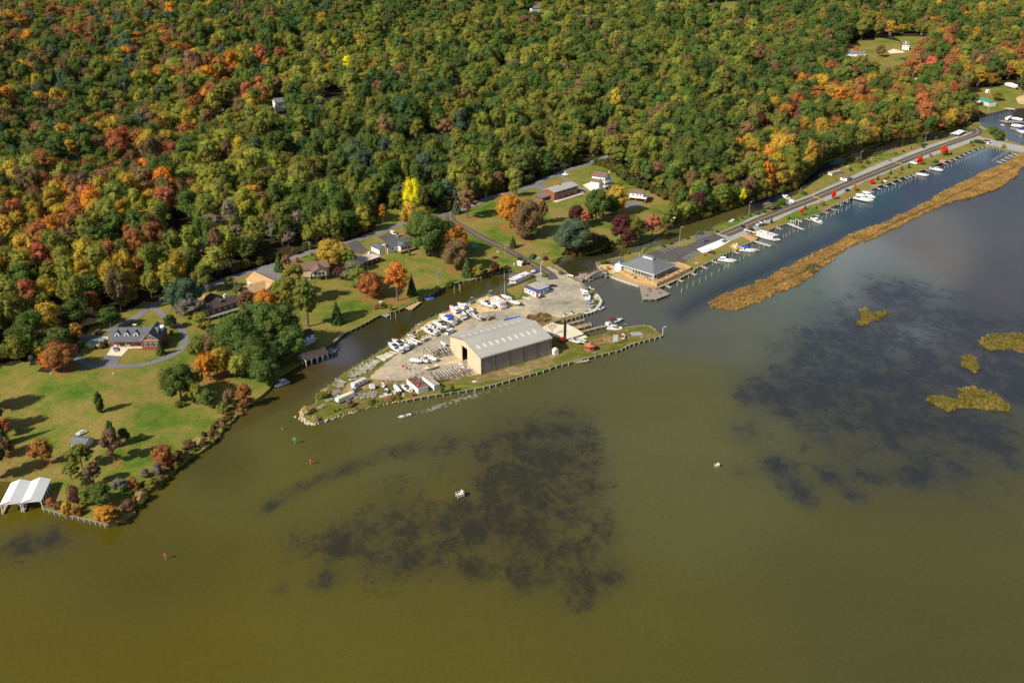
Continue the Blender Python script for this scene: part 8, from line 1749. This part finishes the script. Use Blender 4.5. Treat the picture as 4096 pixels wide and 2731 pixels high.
 (r1,140,1400,3.6,6,'shrub','tan','big silvery bush at the very tip of the point'),(r1,300,1240,3,7,'shrub','olive','olive scrub on the creek side of the point'),(r1,350,1190,2.5,5,'shrub','tan','tan scrub on the creek side of the point'),(r1,225,1490,3,4,'shrub','tan','pale bush among the tip rocks'),(r1,610,1330,4,4.5,'shrub','grey','grey-green bush on the rocky river bank'),(r1,670,1370,2,5,'shrub','olive','olive scrub right of the grey-green bank bush'),(r1,1160,1200,1.8,4,'shrub','brown','brown scrub on the river bank'),(r1,1060,1250,1.6,5,'shrub','rust','rust scrub on the river bank rocks'),(r1,850,1290,1.6,6,'shrub','olive','olive low scrub along the rocks'),
 (r6,1860,385,2.5,3,'shrub','olive','olive bush beside the stilt cottage'),
 (r11,590,560,9,6,'broad','orange','orange tree in front of the far grey-roofed ranch house'),(r11,1250,540,13,10,'broad','rust','rust tree right of the far white farmhouse'),(r11,830,600,16,13,'broad','brown','tall brown tree between the two far houses'),(r11,760,330,18,12,'broad','red','red tree above the far clearing'),
 (r12,440,600,13,12,'loose','brown','leafless brown tree left of the green-roofed shed'),(r12,900,500,9,12,'broad','olive','olive tree right of the green-roofed shed'),(r12,560,770,4,6,'shrub','olive','olive bush on the far cove lawn'),
 (D2S,1022,210,15,7,'cone','dkgreen','dark spruce left of the white roof in the wood'),(D2S,1040,200,14,6,'cone','bluegreen','blue spruce left of the white roof in the wood'),(D2S,1068,195,12,6,'cone','bluegreen','blue spruce right of the white roof in the wood'),
]
for (f, x, y, h, w, kind, c, lb) in Y:
    if kind: yt(f, x, y, h, w, kind, c, lb)
for l_ in LIT:
    if all(GZ(x, y) > .5 for x, y in l_): drape('leaf_litter', l_, litter_m, .045, 3, kind='stuff')
# bare willow-like reeds behind the shed, marsh spit and islets: uncountable grass
def tuft_mesh(seed, n=46, spread=.55, h=1.0, lean=.35, w=.05):
    rg = random.Random(seed); v, f = [], []
    for i in range(n):
        a = rg.uniform(0, 6.28); r = spread*rg.random()**.5; x, y = r*math.cos(a), r*math.sin(a); hh = h*rg.uniform(.55, 1.15); t = rg.uniform(0, 6.28); lx, ly = lean*hh*rg.uniform(-1, 1), lean*hh*rg.uniform(-1, 1); ww = w*rg.uniform(.7, 1.5)
        k = len(v); v += [(x - ww*math.cos(t), y - ww*math.sin(t), -.1), (x + ww*math.cos(t), y + ww*math.sin(t), -.1), (x + lx + ww*1.6*math.cos(t), y + ly + ww*1.6*math.sin(t), hh*.7), (x + lx*1.4, y + ly*1.4, hh)]
        f += [[k, k+1, k+2], [k, k+2, k+3]]
    me = bpy.data.meshes.new('tuft'); me.from_pydata(v, [], f); me.attributes.new('lv', 'FLOAT', 'POINT').data.foreach_set('value', [rg.random() for _ in v]); me.materials.append(fol_i); return me
tc_ = bpy.data.collections.new('tuft_kinds')
for i in range(4): tc_.objects.link(bpy.data.objects.new('tuft_%d' % i, tuft_mesh(i)))
bush_m = []
for i in range(2):
    me_ = BR[i].copy(); me_.materials.clear(); me_.materials.append(fol_i); bush_m.append(me_); tc_.objects.link(bpy.data.objects.new('tuft_bush_%d' % i, me_))
def scatter(name, wp, density, size, colors, z=0.0, idx=(0, 1, 2, 3), seed=1, colf=None, zf=None, keep=None):
    rg = random.Random(seed); xs = [p[0] for p in wp]; ys = [p[1] for p in wp]; A = (max(xs)-min(xs))*(max(ys)-min(ys)); n = int(A*density)
    X = np.random.default_rng(seed).uniform(min(xs), max(xs), n); Yy = np.random.default_rng(seed+99).uniform(min(ys), max(ys), n); k = in_poly_np(X, Yy, wp); pts, cs, sc, ro, vi = [], [], [], [], []
    for x, y in zip(X[k], Yy[k]):
        if keep and not keep(x, y): continue
        s = rg.uniform(*size); nz = noise.noise(Vector((x*.09, y*.09, 5)))
        c = colf(x, y, rg) if colf else rg.choice(colors); pts.append((x, y, z if zf is None else zf(x, y))); f = 1 + nz*.35 + rg.uniform(-.12, .12); cs.append(tuple(a*f for a in c) + (1,)); sc.append((s, s, s*rg.uniform(.8, 1.2))); ro.append((0, 0, rg.uniform(0, 6.28))); vi.append(rg.choice(idx))
    me = bpy.data.meshes.new(name); me.from_pydata(pts, [], [])
    me.attributes.new('tcol', 'FLOAT_COLOR', 'POINT').data.foreach_set('color', np.array(cs, np.float32).ravel()); me.attributes.new('sc', 'FLOAT_VECTOR', 'POINT').data.foreach_set('vector', np.array(sc, np.float32).ravel()); me.attributes.new('rot', 'FLOAT_VECTOR', 'POINT').data.foreach_set('vector', np.array(ro, np.float32).ravel()); me.attributes.new('vi', 'INT', 'POINT').data.foreach_set('value', vi)
    return scatter_object(name, me, tc_)
UP = [(4090,615),(4020,655),(3977,672),(3930,690),(3875,718),(3830,740),(3781,762),(3700,812),(3638,847),(3540,890),(3400,940),(3320,985),(3251,1015),(3161,1068),(3072,1113),(2960,1158),(2890,1185),(2848,1205),(2840,1228)]
LO = [(2870,1236),(2943,1240),(3036,1207),(3117,1170),(3206,1131),(3265,1092),(3300,1060),(3355,1024),(3400,988),(3480,960),(3560,920),(3689,857),(3774,820),(3909,782),(4011,749),(4061,695),(4100,662),(4300,600),(4300,560)]
def wob(l, z=0.3, amp=1.6, n=5):
    o = []
    pts = [P(a, b, z) for a, b in l]
    for a, b in zip(pts[:-1], pts[1:]):
        for i in range(n):
            p = a.lerp(b, i/n); k_ = noise.noise(Vector((p.x*.16, p.y*.16, 0))); k2 = noise.noise(Vector((p.x*.16, p.y*.16, 9))); o.append((p.x + k_*amp*2, p.y + k2*amp*2))
    o.append((pts[-1].x, pts[-1].y)); return o
marsh = wob(UP, .2) + wob(LO, .2)
mud = ground_mat('marsh mud', [(.35,(.10,.06,.02)),(.5,(.17,.10,.035)),(.66,(.30,.19,.08))], scale=.06, scale2=.4, fine=.2)
def islet(name, wp, h=.35):
    gx, gy = grid_pts(wp, 4, .2); v, f = cdt(wp, list(zip(gx, gy))); segs = segs_of(wp, True); d = seg_dist_np(np.array([p.x for p in v]), np.array([p.y for p in v]), segs)
    o = mesh_obj(name, [(p.x, p.y, -.12 + h*float(sstep(dd/3)) + .1) for p, dd in zip(v, d)], [list(a) for a in f], mud); o['kind'] = 'structure'
islet('marsh_ground', marsh)
MC = [(.36,.20,.065),(.42,.25,.085),(.32,.19,.06),(.26,.18,.05),(.40,.27,.11)]
PATH = [Vector(P(a, b, 0)[:2]) for a, b in [(2960,1190),(3050,1165),(3180,1110),(3300,1045),(3420,985),(3560,905),(3700,840),(3830,780),(3960,720),(4070,665)]]
def offpath(x, y):
    v = Vector((x, y)); d = 1e9
    for a, b in zip(PATH[:-1], PATH[1:]):
        t = max(0, min(1, (v-a).dot(b-a)/((b-a).length_squared))); d = min(d, (v - a.lerp(b, t)).length)
    return d > 1.3 + 1.4*noise.noise(Vector((x*.1, y*.1, 3)))
scatter('marsh_grass', marsh, 1.1, (.6, 1.25), MC, .15, seed=3, keep=offpath)
scatter('marsh_scrub', [tuple(P(a, b, 0)[:2]) for a, b in r4([(1730,1130),(1800,1060),(1900,1040),(1925,1100),(1880,1170),(1780,1180)])], .12, (.9, 1.5), [(.16,.14,.05),(.14,.13,.055)], .0, idx=(4, 5), seed=5)
IS = [D2S([(1972,712),(1990,708),(2000,722),(2030,712),(2042,720),(2020,735),(1998,738),(1985,748),(1966,746),(1978,732)]),D2S([(2246,782),(2262,770),(2300,768),(2325,762),(2360,770),(2420,800),(2420,830),(2352,812),(2320,800),(2280,806),(2255,795)]),D2S([(2210,820),(2225,815),(2245,820),(2243,832),(2254,848),(2240,858),(2222,846),(2208,838)]),D2S([(2118,915),(2140,908),(2170,912),(2205,918),(2206,905),(2200,890),(2245,890),(2265,900),(2290,905),(2300,918),(2325,938),(2318,944),(2280,942),(2240,938),(2200,938),(2180,946),(2150,930)])]
IC = [(.20,.17,.03),(.12,.12,.02),(.22,.16,.04),(.30,.22,.09),(.20,.17,.03)]
for i, S in enumerate(IS):
    w_ = wob(S, .2, .6, 4); islet('islet_ground', w_, .2); scatter('islet_grass', w_, 1.3, (.6, 1.1), IC, .1, seed=20+i)
REED = [tuple(G(a, b)[:2]) for a, b in r3([(75,1045),(220,1000),(370,1010),(420,1060),(330,1100),(250,1110),(180,1095)])]
scatter('dry_reeds', REED, 1.2, (.9, 1.6), [(.24,.17,.08),(.18,.12,.05),(.30,.22,.11)], ZB, seed=41)
# shore scrub at the lower left and on the point
def strip_poly(S, w):
    c = [Vector(G(a, b)[:2]) for a, b in S]; l, r_ = [], []
    for i, p in enumerate(c):
        t = (c[min(i+1, len(c)-1)] - c[max(i-1, 0)]).normalized(); n = Vector((-t.y, t.x)); l.append(tuple(p + n*w)); r_.append(tuple(p - n*w*.3))
    return l + r_[::-1]
scatter('shore_scrub', strip_poly(SHORE_WEST[2:-4], 5.0), .40, (.55, 1.35), [(.26,.16,.06),(.14,.10,.035),(.10,.10,.03),(.26,.13,.03),(.24,.18,.08)], seed=51, zf=lambda x, y: max(0, GZ(x, y)) - .3, idx=(4, 5, 0, 1))
scatter('bank_scrub', strip_poly(CREEK_N[16:24], 3.0), .35, (.8, 1.7), [(.12,.09,.03),(.08,.09,.02),(.18,.10,.03)], seed=53, zf=lambda x, y: max(0, GZ(x, y)) - .2, idx=(4, 5, 0))
scatter('bank_scrub', strip_poly(CREEK2_N[1:9], 3.5), .4, (1.0, 2.2), [(.14,.08,.03),(.08,.08,.02),(.20,.09,.03)], seed=54, zf=lambda x, y: max(0, GZ(x, y)) - .2, idx=(4, 5, 0))
scatter('wood_edge_scrub', strip_poly(CREEK2_N[10:], 5.0), .30, (1.3, 2.6), [(.10,.10,.025),(.14,.11,.03),(.08,.10,.03),(.18,.10,.03),(.20,.15,.03)], seed=57, zf=lambda x, y: max(0, GZ(x, y)) - .5, idx=(4, 5))
scatter('wood_edge_scrub', strip_poly(list(OPEN[10:30]), 6.0), .16, (1.6, 3.2), [(.08,.10,.025),(.11,.11,.03),(.07,.09,.03),(.15,.10,.03)], seed=58, zf=lambda x, y: max(0, GZ(x, y)) - .5, idx=(4, 5), keep=lambda x, y: GZ(x, y) > .5 and seg_dist_np(np.array([x]), np.array([y]), segs_of(rw))[0] > 5)
scatter('verge_scrub', strip_poly(CREEK2_S[4:14], -4.0), .12, (.5, 1.1), [(.10,.10,.02),(.14,.10,.03),(.08,.09,.02)], seed=55, zf=lambda x, y: max(0, GZ(x, y)) - .2, idx=(4, 5, 0, 1))
scatter('point_scrub', strip_poly(TIP[5:], 2.2), .22, (.35, .75), [(.18,.16,.05),(.16,.10,.03),(.20,.16,.07)], seed=56, zf=lambda x, y: max(0, GZ(x, y)) - .2, idx=(4, 5, 0, 1))
# rocks along the point: too many to count
rk = MB(); rg_ = random.Random(12)
bm = bmesh.new(); bmesh.ops.create_icosphere(bm, subdivisions=1, radius=1); iv = [v.co.copy() for v in bm.verts]; jf = [[v.index for v in f.verts] for f in bm.faces]; bm.free()
tp_ = [Vector(P(a, b, .4)[:2]) for a, b in TIP]
for i in range(900):
    k = rg_.randrange(len(tp_)-1) if i > 260 else rg_.randrange(4); p = tp_[k].lerp(tp_[k+1], rg_.random()) + Vector((rg_.gauss(0, 1.0), rg_.gauss(0, .9))); s = rg_.uniform(.25, .75)*(1.15 if k < 5 else .95); a = Matrix.Rotation(rg_.uniform(0, 6), 3, 'Z') @ Matrix.Rotation(rg_.uniform(0, 6), 3, 'X')
    z = rg_.uniform(.0, .7); rk.add([(p.x + q_.x, p.y + q_.y, z + q_.z) for q_ in [a @ Vector((v.x*s*rg_.uniform(.8, 1.2), v.y*s*.8, v.z*s*.65)) for v in iv]], jf)
o = rk.build('shore_rocks', stone); o['kind'] = 'stuff'
